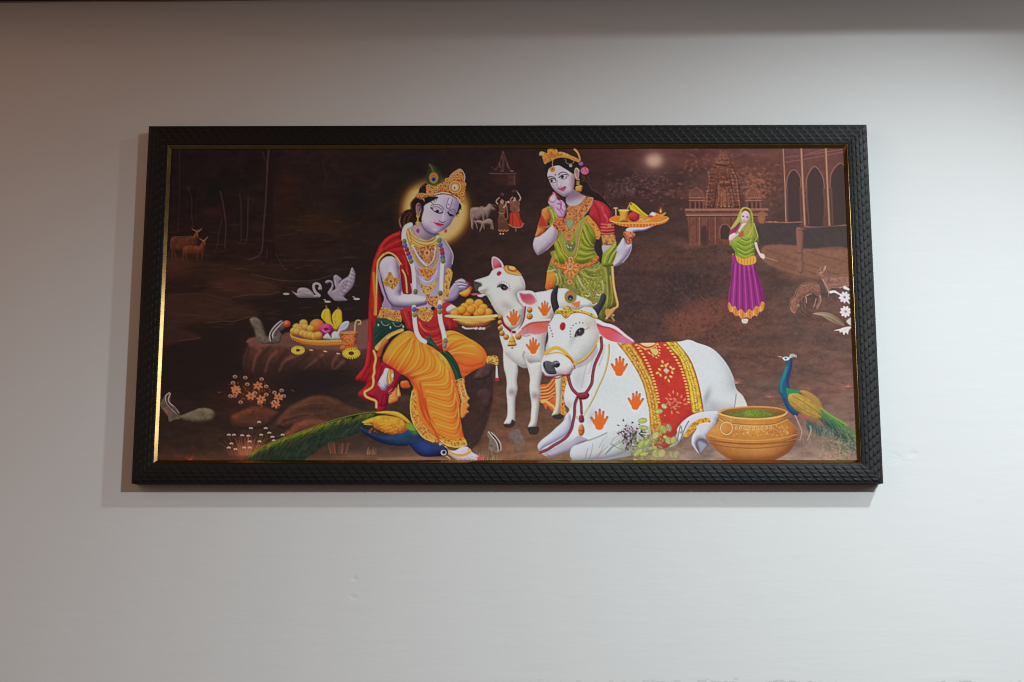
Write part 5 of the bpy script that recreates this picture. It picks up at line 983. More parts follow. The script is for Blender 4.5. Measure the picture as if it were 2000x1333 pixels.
fill(J("930 660 980 630 1040 620 1090 640 1060 680 1000 700 950 690"), (206, 200, 206), keep=False); line(J("920 670 970 630 1040 612 1110 620"), (40, 28, 38), 1.1, .6); ell(1098.5, 346, 3, 3, (40, 26, 34)); line(J("950 690 1010 705 1070 680"), (60, 40, 50), .6, a=.8); line(J("1050 660 1090 640"), (90, 60, 80), 1.6, soft=1, a=.5)
fill(J("730 720 780 700 840 720 850 760 800 765 750 750"), (200, 194, 202), keep=False); line(J("725 720 770 690 840 705 860 740"), (40, 28, 38), 1.1, .7); ell(1077.5, 353.5, 2.6, 2.6, (40, 26, 34)); ell(1074.5, 350, 1.2, 1, (170, 130, 110)); line(J("750 760 800 775 850 760"), (60, 40, 50), .6, a=.7)
line(J("890 720 880 800 890 850 930 860 960 840"), (140, 118, 140), .8, soft=.7, a=.7); line(J("905 700 915 790 925 830"), (214, 210, 220), .9, soft=.7, a=.7)
fill(J("890 890 940 880 1000 850 1040 840 1060 860 1040 910 1000 945 960 930"), (180, 70, 104), soft=.6, keep=False); line(J("900 888 960 890 1060 850"), (110, 30, 60), .5, a=.9); line(J("930 876 980 860 1030 835"), (220, 150, 176), .6, a=.9); dot(1084.6 - PX0, 342 - PY0, 1.3, (70, 40, 60))
rosette(1079, 331, 4.6, (206, 130, 60)); line(J("800 330 790 400 795 460"), (180, 160, 130), .7, a=.9); line(J("1040 310 1070 390 1140 410 1200 380 1210 350"), (170, 150, 130), .6, a=.8); ell(1114.5, 324, 3, 3, (170, 166, 160)); ell(1114.5, 324, 1.3, 1.3, (120, 120, 120))
line(J("1310 540 1280 495 1240 500 1225 560 1240 640 1270 700"), (190, 170, 140), 1., a=.9)
# tiara, hair flowers, ear-ring
tc = fill(J("530 240 560 180 620 170 690 200 700 125 800 120 880 130 900 180 960 170 1010 180 1060 200 1150 240 1240 280 1320 330 1300 370 1200 340 1100 300 960 280 860 300 760 350 690 380 650 410 620 380 600 300 580 250"), (196, 128, 54), soft=.7, rim=((226, 176, 100), 1., .5)); gold(tc, (222, 164, 90), (140, 78, 34), seed=20, k=.8)
line(J("1220 120 1280 180 1320 280 1330 330"), (196, 124, 56), 2.2, 1.4, hi=(222, 160, 90)); ell(1058, 300, 5, 4, (170, 160, 120), a=.8); rosette(1078, 304, 3.4, (206, 120, 50)); rosette(1092, 301, 3, (200, 130, 60))
for x in (940, 1020, 1080): ell(1000 + x / 10, 299 + (x - 940) * .03, 3, 2.4, (206, 160, 96), a=.8)
ell(1134.5, 320, 4.6, 4, (150, 96, 160), a=.9); ell(1142, 334, 8, 7.4, (190, 90, 120), soft=.9)
for k in range(12): dot(1142 + 5 * math.cos(k * 2.4) * (k % 3 + 1) / 3 - PX0, 334 + 5 * math.sin(k * 2.4) * (k % 3 + 1) / 3 - PY0, 1., (216, 140, 166) if k % 2 else (140, 50, 84), .8)
for y, w in ((710, 4), (760, 3.6), (800, 4)): ell(1129, 280 + y / 10, w, 1.9, (196, 134, 60), rim=((120, 70, 30), .8, .6))
fill(J("1240 860 1290 830 1370 830 1370 900 1350 950 1260 950 1240 900"), (196, 138, 54), soft=.7, keep=False, puff=(4, (224, 176, 90), (120, 70, 30), .9))
# her raised hand with a pink stain
hn = fill(J("710 1110 740 1060 790 1000 800 960 840 980 880 1060 900 1110 960 1110 1020 1160 1050 1230 1060 1300 1040 1380 1000 1460 900 1440 840 1360 800 1280 740 1230 710 1170"), (190, 160, 190), soft=.7, puff=(7, (212, 190, 206), (120, 84, 120), .8))
for s, c in (("720 1120 730 1060 770 1010", (160, 50, 50)), ("800 1000 820 960 850 980", (190, 70, 70)), ("860 1000 900 1040 930 1080", (160, 40, 56)), ("900 1180 960 1200 940 1300", (140, 60, 130)), ("920 1120 960 1160 960 1260 1000 1330", (150, 70, 140)), ("880 1270 940 1330 980 1400", (160, 84, 140))): line(J(s), c, 1.5, 1., soft=1, a=.75, clip=None)
line(J("770 1060 800 1110 830 1080 820 1040"), (214, 206, 214), 1.2, .8); line(J("740 1140 800 1160 840 1130"), (90, 80, 130), .7, a=.7); line(J("1020 1190 990 1240 1030 1290"), (210, 190, 210), .8, a=.7)
# drape over the right arm
fill(K("1560 1000 1700 1000 1760 1000 1740 1060 1620 1130 1580 1140"), (170, 168, 184), soft=.8, keep=False)
dr = fill(K("1830 930 1850 1000 1860 1080 1850 1160 1790 1330 1760 1400 1560 1400 1570 1180 1600 1120 1700 1050"), (126, 140, 40), soft=.7, puff=(9, (164, 172, 64), (70, 80, 26), .8))
for s, c in (("1820 980 1740 1080 1640 1200 1600 1330", (178, 184, 80)), ("1800 1060 1720 1180 1660 1330", (80, 90, 28)), ("1840 1080 1760 1200 1700 1330", (182, 186, 90))): line(K(s), c, 1.3, .8, soft=.9, a=.8, clip=dr)
line(K("1850 1160 1820 1260 1780 1350"), (210, 166, 120), 1.6)
# right forearm, hand, tray
ra = fill(L("970 850 1010 900 1060 980 1140 970 1130 1080 1090 1180 1020 1280 960 1340 880 1390 780 1400 820 1260 850 1180 840 1060 900 960"), (176, 174, 192), soft=.7, puff=(13, (204, 204, 216), (110, 98, 124), .9))
line(L("1130 990 1120 1090 1060 1210 960 1330"), (206, 196, 206), .8, soft=.6, a=.7)
fill(L("1020 700 1080 650 1200 640 1400 640 1560 590 1610 600 1500 660 1380 710 1260 720 1180 740 1160 770 1060 770"), (186, 182, 204), soft=.7, keep=False, puff=(6, (210, 208, 222), (110, 96, 130), .9))
wb_ = fill(L("970 760 1030 720 1180 760 1200 800 1140 870 1140 960 1060 960 1020 880 1000 830"), (196, 116, 80), soft=.7); gold(wb_, (226, 160, 120), (130, 60, 44), seed=21)
for s in ("1000 800 1100 850 1170 830", "1020 860 1080 900 1140 890"): line(L(s), (130, 50, 40), .7, a=.7)
# tray
fill(L("700 490 760 440 900 420 1500 410 1800 430 1860 460 1850 490 1700 560 1500 560 1100 570 800 550 720 520"), (206, 124, 44), soft=.7, keep=False, rim=((236, 176, 90), 1.1, .6), tex=.1)
tr_ = fill(L("720 520 800 550 1000 570 1400 570 1700 550 1850 490 1800 550 1640 600 1400 640 1200 645 1000 630 840 590"), (206, 112, 42), soft=.7)
for k in range(30): x = 800 + k * 32; line(L([x, 560, x + 5, 635]), (236, 180, 90) if k % 2 else (150, 70, 30), .6, a=.6, clip=tr_)
line(L("720 522 900 558 1200 566 1500 562 1700 545 1850 480"), (240, 190, 100), .8)
mg = fill(L("880 310 920 295 1000 290 1080 300 1080 340 1060 500 1070 540 900 540 910 480 900 360"), (206, 150, 54), soft=.6, puff=(8, (232, 190, 90), (130, 76, 30), .9)); line(L("880 310 980 325 1085 310"), (240, 200, 110), .9)
line(L("1050 290 1080 230 1110 180"), (190, 130, 70), .9, 1.3); line(L("825 280 830 420"), (200, 150, 100), 1.2, hi=(230, 190, 140)); ell(1202.5, 407, 4.6, 1.8, (206, 160, 120)); ell(1203, 422.5, 4, 1.4, (190, 120, 60))
for s in ("1120 160 1140 260 1240 330 1340 400 1420 450 1460 420 1360 340 1280 260 1200 190 1160 170", "1100 200 1110 300 1200 350 1300 400 1380 440 1400 460 1280 350 1160 260"): fill(L(s), (214, 186, 34), soft=.6, keep=False, puff=(4, (234, 212, 70), (150, 120, 24), .9))
line(L("1140 190 1240 290 1340 370 1420 420"), (150, 140, 30), 1.2, soft=.8, a=.7); line(L("1110 150 1130 200"), (110, 90, 40), 1.3)
ell(1238, 424, 11, 9.5, (176, 44, 50), puff=(10, (206, 70, 70), (110, 20, 44), .9)); glow(1241, 427, 4, 4, (170, 40, 100), .6)
line(L("1290 520 1320 480 1350 490 1360 530 1420 510 1480 490"), (206, 180, 130), .9, a=.9); fill(L("1490 390 1540 345 1600 370 1620 400 1560 420 1490 410"), (206, 206, 210), soft=.7, keep=False); ell(1270, 423, 5, 2.4, (170, 50, 50), a=.8)
fill(L("1590 350 1640 370 1700 390 1760 370 1810 345 1790 390 1740 430 1680 430 1620 400"), (206, 140, 66), soft=.7, keep=False); glow(1290, 411, 2, 4.6, (250, 160, 70), .9); glow(1290, 412, 6, 8, (190, 60, 34), .35); ell(1290, 413, 1.3, 3.2, (255, 206, 110), a=.9)

# embroidery on the drape, strings of pearls at the hip
for i in range(260):
    x, y = r.uniform(440, 1480), r.uniform(180, 900); q = Mm([x, y])[0]
    ell(q[0] + PX0, q[1] + PY0, 1.3, .6, (206, 200, 130) if i % 3 else (70, 74, 30), r.uniform(0, 180), a=.5, clip=sk)
beads(Mm("520 230 620 300 700 420"), .7, 2.2, (200, 190, 140), (236, 230, 200), (80, 80, 50)); beads(Mm("1020 300 1120 260 1300 240 1400 120"), .7, 2.2, (200, 190, 140), (236, 230, 200), (80, 80, 50))
beads(Mm("960 420 1060 600 1200 700 1360 700 1460 600"), .6, 2.4, (196, 190, 140), (236, 230, 200), (90, 90, 50))
line(Mm("385 310 460 290 540 270"), (206, 206, 190), .9, a=.6)
# ---- calf
O = T(950, 600, 10); P_ = T(940, 720, 10); Q = T(1050, 580, 10); R = T(1040, 680, 10); S = T(1200, 650, 10); U = T(1030, 780, 10); V = T(1190, 780, 10); W = T(1320, 780, 10)
WH = (203, 206, 204); WHh = (222, 225, 224); WHl = (128, 128, 132)
def hoof(s): fill(P_(s), (52, 44, 42), soft=1., keep=False)
# the saffron cloth seen under the cow's chin, behind the legs
cl_ = fill(P_("1140 340 1300 300 1400 180 1500 150 1700 160 1750 300 1640 600 1640 800 1680 860 1620 920 1540 880 1400 840 1300 740 1260 800 1200 680 1140 650"), (196, 96, 44), soft=.8, tex=.12)
for i, s in enumerate(("1150 380 1280 360 1380 260 1440 180", "1150 440 1300 420 1400 330 1450 260", "1150 500 1320 480 1430 400", "1150 570 1320 540 1440 470", "1160 620 1300 600 1400 540")): line(P_(s), (228, 170, 100), 1.3, 1., soft=.7, a=.85, clip=cl_); line(P_([float(v) + (0 if k % 2 == 0 else 30) for k, v in enumerate(s.split())]), (150, 50, 30), 1.1, soft=.8, a=.7, clip=cl_)
line(P_("1190 650 1260 640 1340 700 1400 740 1440 800"), (222, 176, 96), 3, 2, soft=.8, a=.9); line(P_("1620 220 1600 420 1570 640 1590 860"), (226, 176, 90), 2.2, hi=(240, 200, 120)); gold(fill(P_("1590 200 1700 180 1700 300 1640 480 1620 700 1660 860 1600 910 1550 860 1570 600"), (206, 140, 66)), (236, 190, 110), (160, 70, 34), seed=22)
# hind leg between
fill(P_("1450 180 1580 150 1570 300 1560 500 1550 700 1520 860 1500 900 1400 930 1380 910 1440 760 1460 560 1450 380"), (192, 190, 172), soft=.8, keep=False, puff=(7, (210, 208, 190), (130, 126, 110), .9)); hoof("1390 920 1500 900 1530 880 1600 930 1560 990 1450 990 1400 960")
# body
cb = fill(O("100 -60 160 0 240 100 290 160 270 300 260 560 280 660 320 800 340 900 420 980 500 1060 600 1130 720 1190 800 1180 840 1100 1000 1120 1140 1080 1140 700 1250 300 1340 150 1600 100 2000 40 2050 -100 1760 -240 1560 -360 1300 -350 1140 -310 950 -280 700 -200 400 -300 200 -200"), WH, soft=.8, puff=(26, WHh, (142, 142, 146), .7))
glow(1012, 668, 24, 20, (208, 212, 206), .6, clip=cb); line(O("740 880 720 960 780 1060 810 1140"), (120, 118, 122), 1.8, 1, soft=1.6, a=.6, clip=cb); line(O("340 880 460 1020 600 1120 740 1180"), (140, 138, 140), 1.6, soft=1.4, a=.5, clip=cb)
glow(1064, 590, 12, 20, (196, 200, 206), .4, clip=cb)
# front legs
l1 = fill(O("330 860 420 960 520 1060 600 1130 620 1250 600 1400 600 1500 610 1600 590 1700 570 1780 560 1900 560 2000 560 2150 540 2260 460 2310 400 2300 340 2280 380 2200 410 2100 410 1900 400 1780 390 1640 400 1500 380 1340 340 1180"), (196, 200, 198), soft=.8, puff=(8, WHh, (130, 128, 134), .85))
l2 = fill(O("740 960 800 1050 860 1100 1000 1080 1080 1100 1100 1250 1070 1400 1050 1550 1060 1700 1040 1800 1030 1950 1010 2100 990 2250 960 2330 900 2370 820 2360 820 2320 860 2220 870 2100 880 1900 850 1700 840 1550 850 1400 820 1250"), (196, 200, 198), soft=.8, puff=(10, WHh, (130, 128, 134), .85))
for cx, cy in ((999.5, 766), (1044.5, 773)): glow(cx, cy, 7, 7, (136, 122, 130), .8, clip=np.maximum(l1, l2))
hoof("440 1090 560 1080 600 1000 660 1050 640 1120 560 1160 460 1150"); hoof("910 1150 1060 1140 1120 1140 1130 1220 1080 1290 960 1290 920 1230")
# head
ch = fill(N("60 600 100 570 230 530 340 490 380 440 420 380 480 350 560 330 660 340 760 330 860 380 960 460 1010 520 1050 620 1060 720 1040 780 960 800 900 860 960 1000 1050 1100 1040 1220 1020 1330 980 1420 920 1480 860 1520 780 1560 720 1540 660 1480 620 1400 600 1320 520 1230 460 1150 400 1040 350 950 300 880 240 880 200 850 280 830 200 820 140 780 130 730 180 700 160 660 90 640"), WH, soft=.7, puff=(22, WHh, (132, 132, 132), .8))
glow(990, 598, 16, 9, (140, 142, 140), .55, clip=ch, rot=30); glow(1003, 560, 22, 18, (208, 212, 208), .5, clip=ch); line(N("890 860 940 1000 1020 1100"), (110, 108, 112), 2., 1, soft=1.6, a=.6, clip=ch); glow(1015, 580, 3, 12, (150, 148, 148), .5, clip=ch, rot=-20)
fill(N("60 600 120 610 200 630 210 690 160 710 130 780 90 780 60 700"), (70, 68, 64), soft=.9, keep=False); line(N("70 590 130 610 200 650"), (150, 150, 146), .8, a=.7); line(N("90 640 130 630 160 650"), (34, 32, 34), 1, a=.8)
fill(N("0 850 60 830 140 840 180 870 90 870 30 870"), (190, 84, 110), soft=.7, keep=False); line(N("180 820 240 840 290 830"), (170, 120, 120), .9, soft=.8, a=.7); fill(N("120 880 200 850 280 850 240 890 190 910"), (200, 190, 192), soft=.7, keep=False); glow(940, 571, 5, 3, (214, 196, 198), .5)
# eye
fill(N("515 710 560 670 620 660 680 690 720 740 680 775 640 780 600 760 570 720"), (70, 66, 70), soft=.6, keep=False); ell(983.5, 561.5, 4.6, 4.6, (34, 26, 30)); dot(984.5 - PX0, 562 - PY0, 1., (190, 170, 160)); line(N("510 712 560 665 620 655 690 690 725 735"), (40, 34, 44), .9)
line(N("640 780 690 780 720 750"), (196, 160, 150), .8, a=.8)
for x, y in ((520, 660), (550, 630), (595, 607), (645, 610), (700, 630), (740, 665), (755, 700), (765, 740), (755, 775)): dot(920 + x / 10 - PX0, 490 + y / 10 - PY0, .9, (120, 60, 80), .85)
fill(N("500 450 540 400 590 420 590 450 550 490 510 480"), (146, 36, 64), soft=.6, keep=False)
# ears
fill(N("400 200 415 130 450 115 520 140 590 200 630 270 640 330 560 340 440 360 410 300"), (206, 190, 194), soft=.7, keep=False); fill(N("420 210 440 150 500 160 570 230 600 320 540 330 440 345"), (190, 106, 128), soft=.9, keep=False, grad=(970, 510, 978, 522, (150, 50, 84)))
fill(N("890 860 900 830 940 790 1050 775 1160 780 1230 810 1270 870 1300 960 1310 1040 1270 1080 1200 1100 1100 1105 1020 1080 950 1000 910 930"), (208, 202, 206), soft=.7, keep=False, rim=((150, 130, 144), 1.2, .4)); fill(N("950 840 1040 850 1150 850 1220 900 1260 990 1240 1030 1150 1060 1060 1030 990 960"), (190, 120, 136), soft=1.2, keep=False, grad=(1040, 600, 1030, 576, (178, 70, 92)))
line(N("950 830 1040 850 1150 845 1220 890 1280 990"), (140, 70, 90), .7, a=.6)
# cap
fill(N("630 330 680 290 740 290 840 310 900 370 960 430 990 480 900 490 800 470 720 450 660 400"), (196, 140, 66), soft=.6, keep=False, rim=((90, 80, 50), 1., .5)); line(N("720 300 730 360 780 390 860 400 890 380"), (150, 66, 26), 1.1); fill(N("740 310 820 310 860 340 840 370 770 360"), (226, 180, 90), soft=.6, keep=False); line(N("680 340 740 410 840 440 940 470"), (226, 176, 110), .9, a=.8)
# garland of bells
line(O("290 200 340 340 440 440 500 490 560 490"), (130, 30, 40), 2.4, soft=.8); line(O("760 0 740 200 700 320 600 480"), (130, 34, 50), 1.6, 1., soft=.7)
for x, y, R_ in ((270, 200, 4.6), (265, 305, 5), (270, 415, 5.2), (305, 515, 5.4), (385, 590, 5.4), (625, 580, 6), (845, 60, 5.4), (845, 185, 6)):
    ell(950 + x / 10, 600 + y / 10, R_, R_, (196, 136, 52), puff=(5, (236, 196, 110), (110, 60, 24), 1.), rim=((90, 44, 20), 1, .6)); dot(950 + x / 10 - PX0, 600.6 + y / 10 - PY0, 1., (110, 44, 24), .8)
fill(O("450 640 460 590 490 560 520 570 550 620 570 680 585 750 500 770 415 760 430 690"), (206, 160, 60), soft=.6, keep=False, puff=(6, (240, 206, 110), (120, 76, 26), .9)); line(O("420 745 500 760 582 740"), (120, 70, 26), .8); line(O("440 670 500 680 560 665"), (120, 70, 26), .7, a=.8); line(O("490 480 495 560"), (206, 160, 120), 1); ell(1000.5, 680, 2.6, 1.8, (170, 110, 80))
# hand prints on the calf
handp(1003.5, 622, 14); handp(1041.5, 677, 14); 
# ---- big cow's far ear, cow body
CB = (202, 211, 215); CBh = (214, 222, 228); CBl = (134, 138, 146)
cow = fill(I("1130 700 1150 660 1180 648 1210 668 1250 672 1322 668 1345 664 1362 670 1385 678 1402 690 1420 712 1432 736 1438 760 1452 775 1460 800 1440 812 1400 815 1375 820 1340 838 1328 860 1316 872 1290 874 1250 884 1232 890 1200 896 1160 902 1126 902 1114 892 1112 880 1080 890 1062 890 1050 874 1056 862 1074 848 1100 824 1106 812 1112 800 1104 790 1102 770 1108 745 1116 730"), CB, soft=.8, puff=(34, CBh, CBl, .6))
glow(1385, 730, 34, 40, (206, 217, 226), .6, clip=cow); glow(1180, 760, 40, 30, (188, 200, 202), .4, clip=cow); glow(1380, 775, 6, 18, (140, 146, 156), .7, clip=cow, rot=20); glow(1392, 792, 14, 10, (150, 154, 166), .4, clip=cow, rot=40); glow(1130, 740, 14, 26, (160, 164, 170), .5, clip=cow, rot=12)
glow(1158, 815, 10, 14, (150, 152, 166), .5, clip=cow)
for s, w in (("1190 130 1160 300 1100 500", 1.6), ("1400 -60 1380 120 1300 340", 1.6), ("1060 330 1000 560 960 760", 1.2)): line(R(s), (150, 156, 162), w, soft=1.8, a=.5, clip=cow)
fill(I("1438 770 1452 778 1460 800 1448 806 1436 800"), (206, 210, 208), soft=.8, keep=False); line(I("1438 770 1436 786 1434 800"), (90, 92, 100), .8, a=.7)
# front legs folded
fl2 = fill(U("380 1060 500 1000 700 900 860 820 1000 700 1080 740 1180 800 1000 900 860 1000 700 1060 500 1130 400 1110"), (160, 156, 174), soft=1., puff=(8, (186, 184, 200), (110, 100, 120), .7))
fl1 = fill(U("210 930 240 850 300 780 420 690 560 560 700 430 740 320 790 270 840 300 860 420 850 560 780 680 640 780 480 870 340 940 250 1000 215 980"), (184, 190, 208), soft=.8, puff=(11, (208, 216, 228), (130, 132, 160), .8))
fl3 = fill(U("830 1080 850 980 900 920 1000 880 1180 820 1320 770 1500 680 1700 620 1900 590 2050 600 2100 700 2050 900 1900 1050 1600 1150 1300 1190 1100 1215 950 1215 870 1170"), (186, 194, 200), soft=.8, puff=(16, (206, 214, 218), (132, 134, 148), .8))
line(U("1180 810 1300 770 1400 730 1550 660"), (120, 122, 136), 1.2, soft=1, a=.7)
# blanket
bk_ = fill(S("60 210 120 215 340 215 500 205 900 190 1000 185 1200 180 1260 240 1400 400 1500 560 1580 760 1650 1000 1700 1250 1735 1480 1720 1600 1500 1640 1400 1740 1280 1880 1200 2000 1150 2150 1000 2260 850 2260 780 2200 740 2100 700 1800 680 1500 640 1330 580 1060 460 780 300 520 160 330"), (184, 52, 40), soft=.7, tex=.08, puff=(20, (196, 66, 50), (150, 34, 36), .5))
def resamp(p, n=40):
    p = cr(p, False, 5); s_ = np.concatenate([[0], np.cumsum(np.hypot(*(p[1:] - p[:-1]).T))]); t = np.linspace(0, s_[-1], n)
    return np.stack([np.interp(t, s_, p[:, 0]), np.interp(t, s_, p[:, 1])], 1)
def band(sa, sb, col=(206, 170, 48)):
    a = resamp(S(sa)); b = resamp(S(sb))
    m = fill(np.vstack([a, b[::-1]]), col, sharp=True, soft=.7, tex=.1); gold(m, (228, 204, 110), (170, 116, 30), seed=23, k=.8)
    for i in range(2, 38):
        c_ = a[i] * .5 + b[i] * .5; tt = (b[i] - a[i]); tt = tt / np.hypot(*tt)
        if i % 2: line(np.array([c_ - tt * 3.4, c_ + tt * 3.4]), (150, 96, 26), .8, sharp=True, a=.7); dot(c_[0], c_[1], 1.4, (236, 214, 120), .9)
        else: dot(c_[0] - tt[0] * 2.4, c_[1] - tt[1] * 2.4, 1., (140, 80, 24), .8); dot(c_[0] + tt[0] * 2.4, c_[1] + tt[1] * 2.4, 1., (140, 80, 24), .8)
    for q in (a, b): line(q, (120, 104, 36), .6, sharp=True, a=.8)
    line(a * .8 + b * .2, (232, 206, 120), .6, sharp=True, a=.7); line(a * .2 + b * .8, (232, 206, 120), .6, sharp=True, a=.7)
band("60 210 160 330 300 520 460 780 580 1060 640 1330 680 1500 700 1800 740 2100", "320 215 400 320 500 470 600 660 720 900 800 1160 840 1330 870 1560 900 1700 960 2000", (200, 142, 48))
band("1000 190 1120 330 1280 520 1370 760 1450 1050 1490 1330 1520 1560", "1200 180 1330 330 1480 560 1570 800 1640 1050 1690 1330 1735 1560", (214, 182, 44))
for t in np.linspace(0, 1, 20):
    y = 240 + t * 1120; xa = np.interp(y, [240, 400, 640, 900, 1200, 1400], [430, 540, 670, 760, 840, 870]); xb = np.interp(y, [200, 330, 520, 700, 1000, 1300], [950, 1080, 1210, 1310, 1400, 1450])
    fill(S([xa - 34, y + 6, xa, y - 18, xa + 34, y + 4, xa, y + 20]), (236, 190, 110), soft=.5, keep=False, a=.9); fill(S([xb - 34, y + 2, xb, y - 20, xb + 36, y + 6, xb, y + 20]), (232, 184, 100), soft=.5, keep=False, a=.9)
fill(S("520 205 560 250 640 275 720 260 800 205"), (214, 196, 150), soft=.6, keep=False); line(S("480 250 580 310 700 310 800 260 840 210"), (222, 170, 80), 1.1)
fill(S("700 330 760 310 830 320 860 380 820 440 760 420"), (196, 190, 110), soft=.7, keep=False)
for x, y in ((820, 290), (880, 280), (880, 340), (880, 400), (860, 450), (820, 490), (740, 430), (670, 390), (690, 410), (600, 330), (760, 460), (780, 350), (850, 230)): ell(1200 + x / 10, 650 + y / 10, 2.2, 1.4, (230, 190, 110), 30, a=.9)
fill(S("950 740 1000 680 1080 740 1020 810"), (206, 180, 150), sharp=True, soft=.6, keep=False, rim=((150, 110, 80), .8, .5))
for x, y, rt in ((940, 570, 60), (930, 650, 10), (1030, 620, -40), (1000, 650, 60), (1100, 680, 40), (1150, 710, -20), (1130, 780, 70), (880, 720, 40), (840, 790, -20), (900, 830, 60), (1000, 880, -60), (1100, 860, 20), (1060, 940, 70)): ell(1200 + x / 10, 650 + y / 10, 3.4, 2., (232, 190, 110), rt, a=.95); 
for x, y, rt in ((1150, 1160, 90), (1080, 1220, 60), (1230, 1200, 100), (1310, 1250, 110), (1370, 1310, 130), (1020, 1290, 30), (1100, 1300, 0), (1390, 1400, 0), (1180, 1300, 30), (1280, 1370, 20), (1080, 1400, 60), (1180, 1480, 40), (1120, 1560, 80), (1000, 1460, 0), (1240, 1560, 20)): ell(1200 + x / 10, 650 + y / 10, 3.6, 1.6, (216, 150, 110), rt, a=.8)
for s in ("1040 1330 1120 1380 1180 1330 1240 1380 1180 1440", "1100 1480 1180 1440 1280 1450", "1060 1350 1000 1420"): line(S(s), (200, 160, 130), .8, a=.7)
# hand prints on the cow
handp(1210, 717, 17, 4); handp(1242, 784, 16, 6); handp(1171, 821, 18, 2)
# gold neck chain, rope
line(R("1490 -60 1490 100 1450 340 1390 540 1300 740 1200 960 1100 1150 1000 1320"), (186, 164, 84), 1.6, hi=(220, 204, 140)); line(R("1500 -60 1500 120 1460 340 1400 540 1310 740 1210 960 1110 1150"), (110, 90, 40), .5, a=.7)
RP = (124, 40, 54)
def rope(s, w=2.5):
    line(R(s), (70, 22, 34), w + .5); line(R(s), RP, w, hi=(150, 62, 74))
    for i, (x, y) in enumerate(along(R(s), 3.4)):
        dot(x + .6, y, .8, (176, 90, 100), .6); dot(x - .8, y + 1.4, .7, (70, 20, 34), .6)
rope("1340 -200 1350 0 1290 160 1220 320 1180 500 1160 680 1100 800 1040 880"); rope("700 560 740 720 800 830 900 920 980 940"); rope("880 960 830 1100 820 1300 790 1450 760 1580 680 1720 560 1820 420 1900 300 1980 160 2040", 2.4); rope("930 960 950 1100 960 1280", 2.)
fill(R("890 880 960 870 1030 860 1090 880 1110 920 1080 980 1000 1010 900 990 870 940"), (126, 36, 48), soft=.7, keep=False, puff=(5, (160, 66, 76), (70, 18, 30), .9)); line(R("940 930 1000 900 1060 930"), (170, 80, 90), .8, a=.7)
fill(U("1010 330 1060 305 1100 340 1110 420 1080 460 1020 450 1005 390"), (130, 44, 60), soft=.7, keep=False, puff=(5, (170, 80, 94), (70, 22, 34), .9)); fill(U("1000 560 1030 500 1070 490 1110 560 1115 640 1070 710 1020 700 995 640"), (196, 116, 44), soft=.7, keep=False, puff=(6, (232, 170, 96), (110, 56, 24), .9)); line(U("1010 610 1060 620 1105 605"), (120, 60, 26), .7)
line(U("960 340 990 390 1010 400"), (130, 110, 70), .7, a=.7)
# far ear (left), red
ear_ = fill(O("600 490 660 420 760 320 880 270 1050 260 1200 255 1260 240 1210 340 1200 420 1210 480 1100 510 960 545 860 520 760 540 680 550"), (196, 96, 84), soft=.7, grad=(1040, 632, 1036, 655, (190, 124, 136)), tex=.06); line(O("600 490 700 390 800 310 920 275 1060 265 1240 245"), (214, 212, 214), 2.6, 1.6, soft=.9); line(O("700 420 820 340 960 300 1200 290"), (130, 50, 54), 1.4, soft=1.2, a=.6, clip=ear_); line(O("680 550 780 545 920 535 1060 540"), (200, 170, 180), .9, a=.7); line(O("690 560 780 570 850 550"), (90, 80, 80), 1, soft=1, a=.5)
# near ear
ne = fill(Q("1020 500 1100 440 1180 455 1300 510 1420 530 1520 570 1620 640 1740 740 1840 820 1890 870 1880 900 1760 915 1600 900 1460 870 1350 830 1250 760 1180 690 1120 600"), (204, 82, 92), soft=.7, grad=(1190, 655, 1215, 668, (198, 110, 140))); line(Q("1080 450 1180 480 1300 540 1430 570 1540 620 1640 700 1740 780 1860 860"), (212, 216, 222), 4.2, 1.4, soft=.8); line(Q("1160 560 1280 590 1400 610 1520 680 1640 740"), (120, 60, 90), 1.4, .6, soft=1.1, a=.7, clip=ne); line(Q("1180 640 1260 760 1380 850 1500 890"), (206, 150, 160), 1.1, soft=.9, a=.6, clip=ne)
# cow head
hd = fill(Q("340 330 300 400 260 480 215 560 200 660 210 760 200 860 160 980 150 1080 120 1160 80 1240 70 1320 80 1400 90 1460 140 1520 260 1560 380 1530 520 1530 640 1500 700 1440 740 1380 760 1330 860 1280 960 1180 1080 1060 1160 920 1200 820 1200 700 1160 580 1140 480 1120 420 1100 330 1060 260 1000 210 920 200 800 260 700 280 560 260 440 220 380 240"), (198, 207, 208), soft=.7, puff=(24, (214, 222, 224), (146, 150, 152), .6))
glow(1092, 650, 16, 26, (208, 216, 222), .5, clip=hd); glow(1118, 664, 5, 14, (160, 160, 160), .5, clip=hd, rot=25); glow(1150, 634, 10, 8, (186, 170, 156), .6, clip=hd); glow(1158, 645, 8, 10, (206, 184, 178), .5, clip=hd); glow(1148, 690, 12, 20, (176, 178, 176), .5, clip=hd, rot=-30)
line(Q("150 780 140 900 150 1060"), (140, 138, 142), 1.6, soft=1.6, a=.6); glow(1068, 680, 4, 14, (150, 146, 150), .5, clip=hd)
fill(Q("700 1330 860 1260 980 1160 1100 1020 1160 960 1180 1060 1120 1180 1000 1300 860 1370 760 1390"), (168, 156, 172), soft=1.2, keep=False, a=.8)
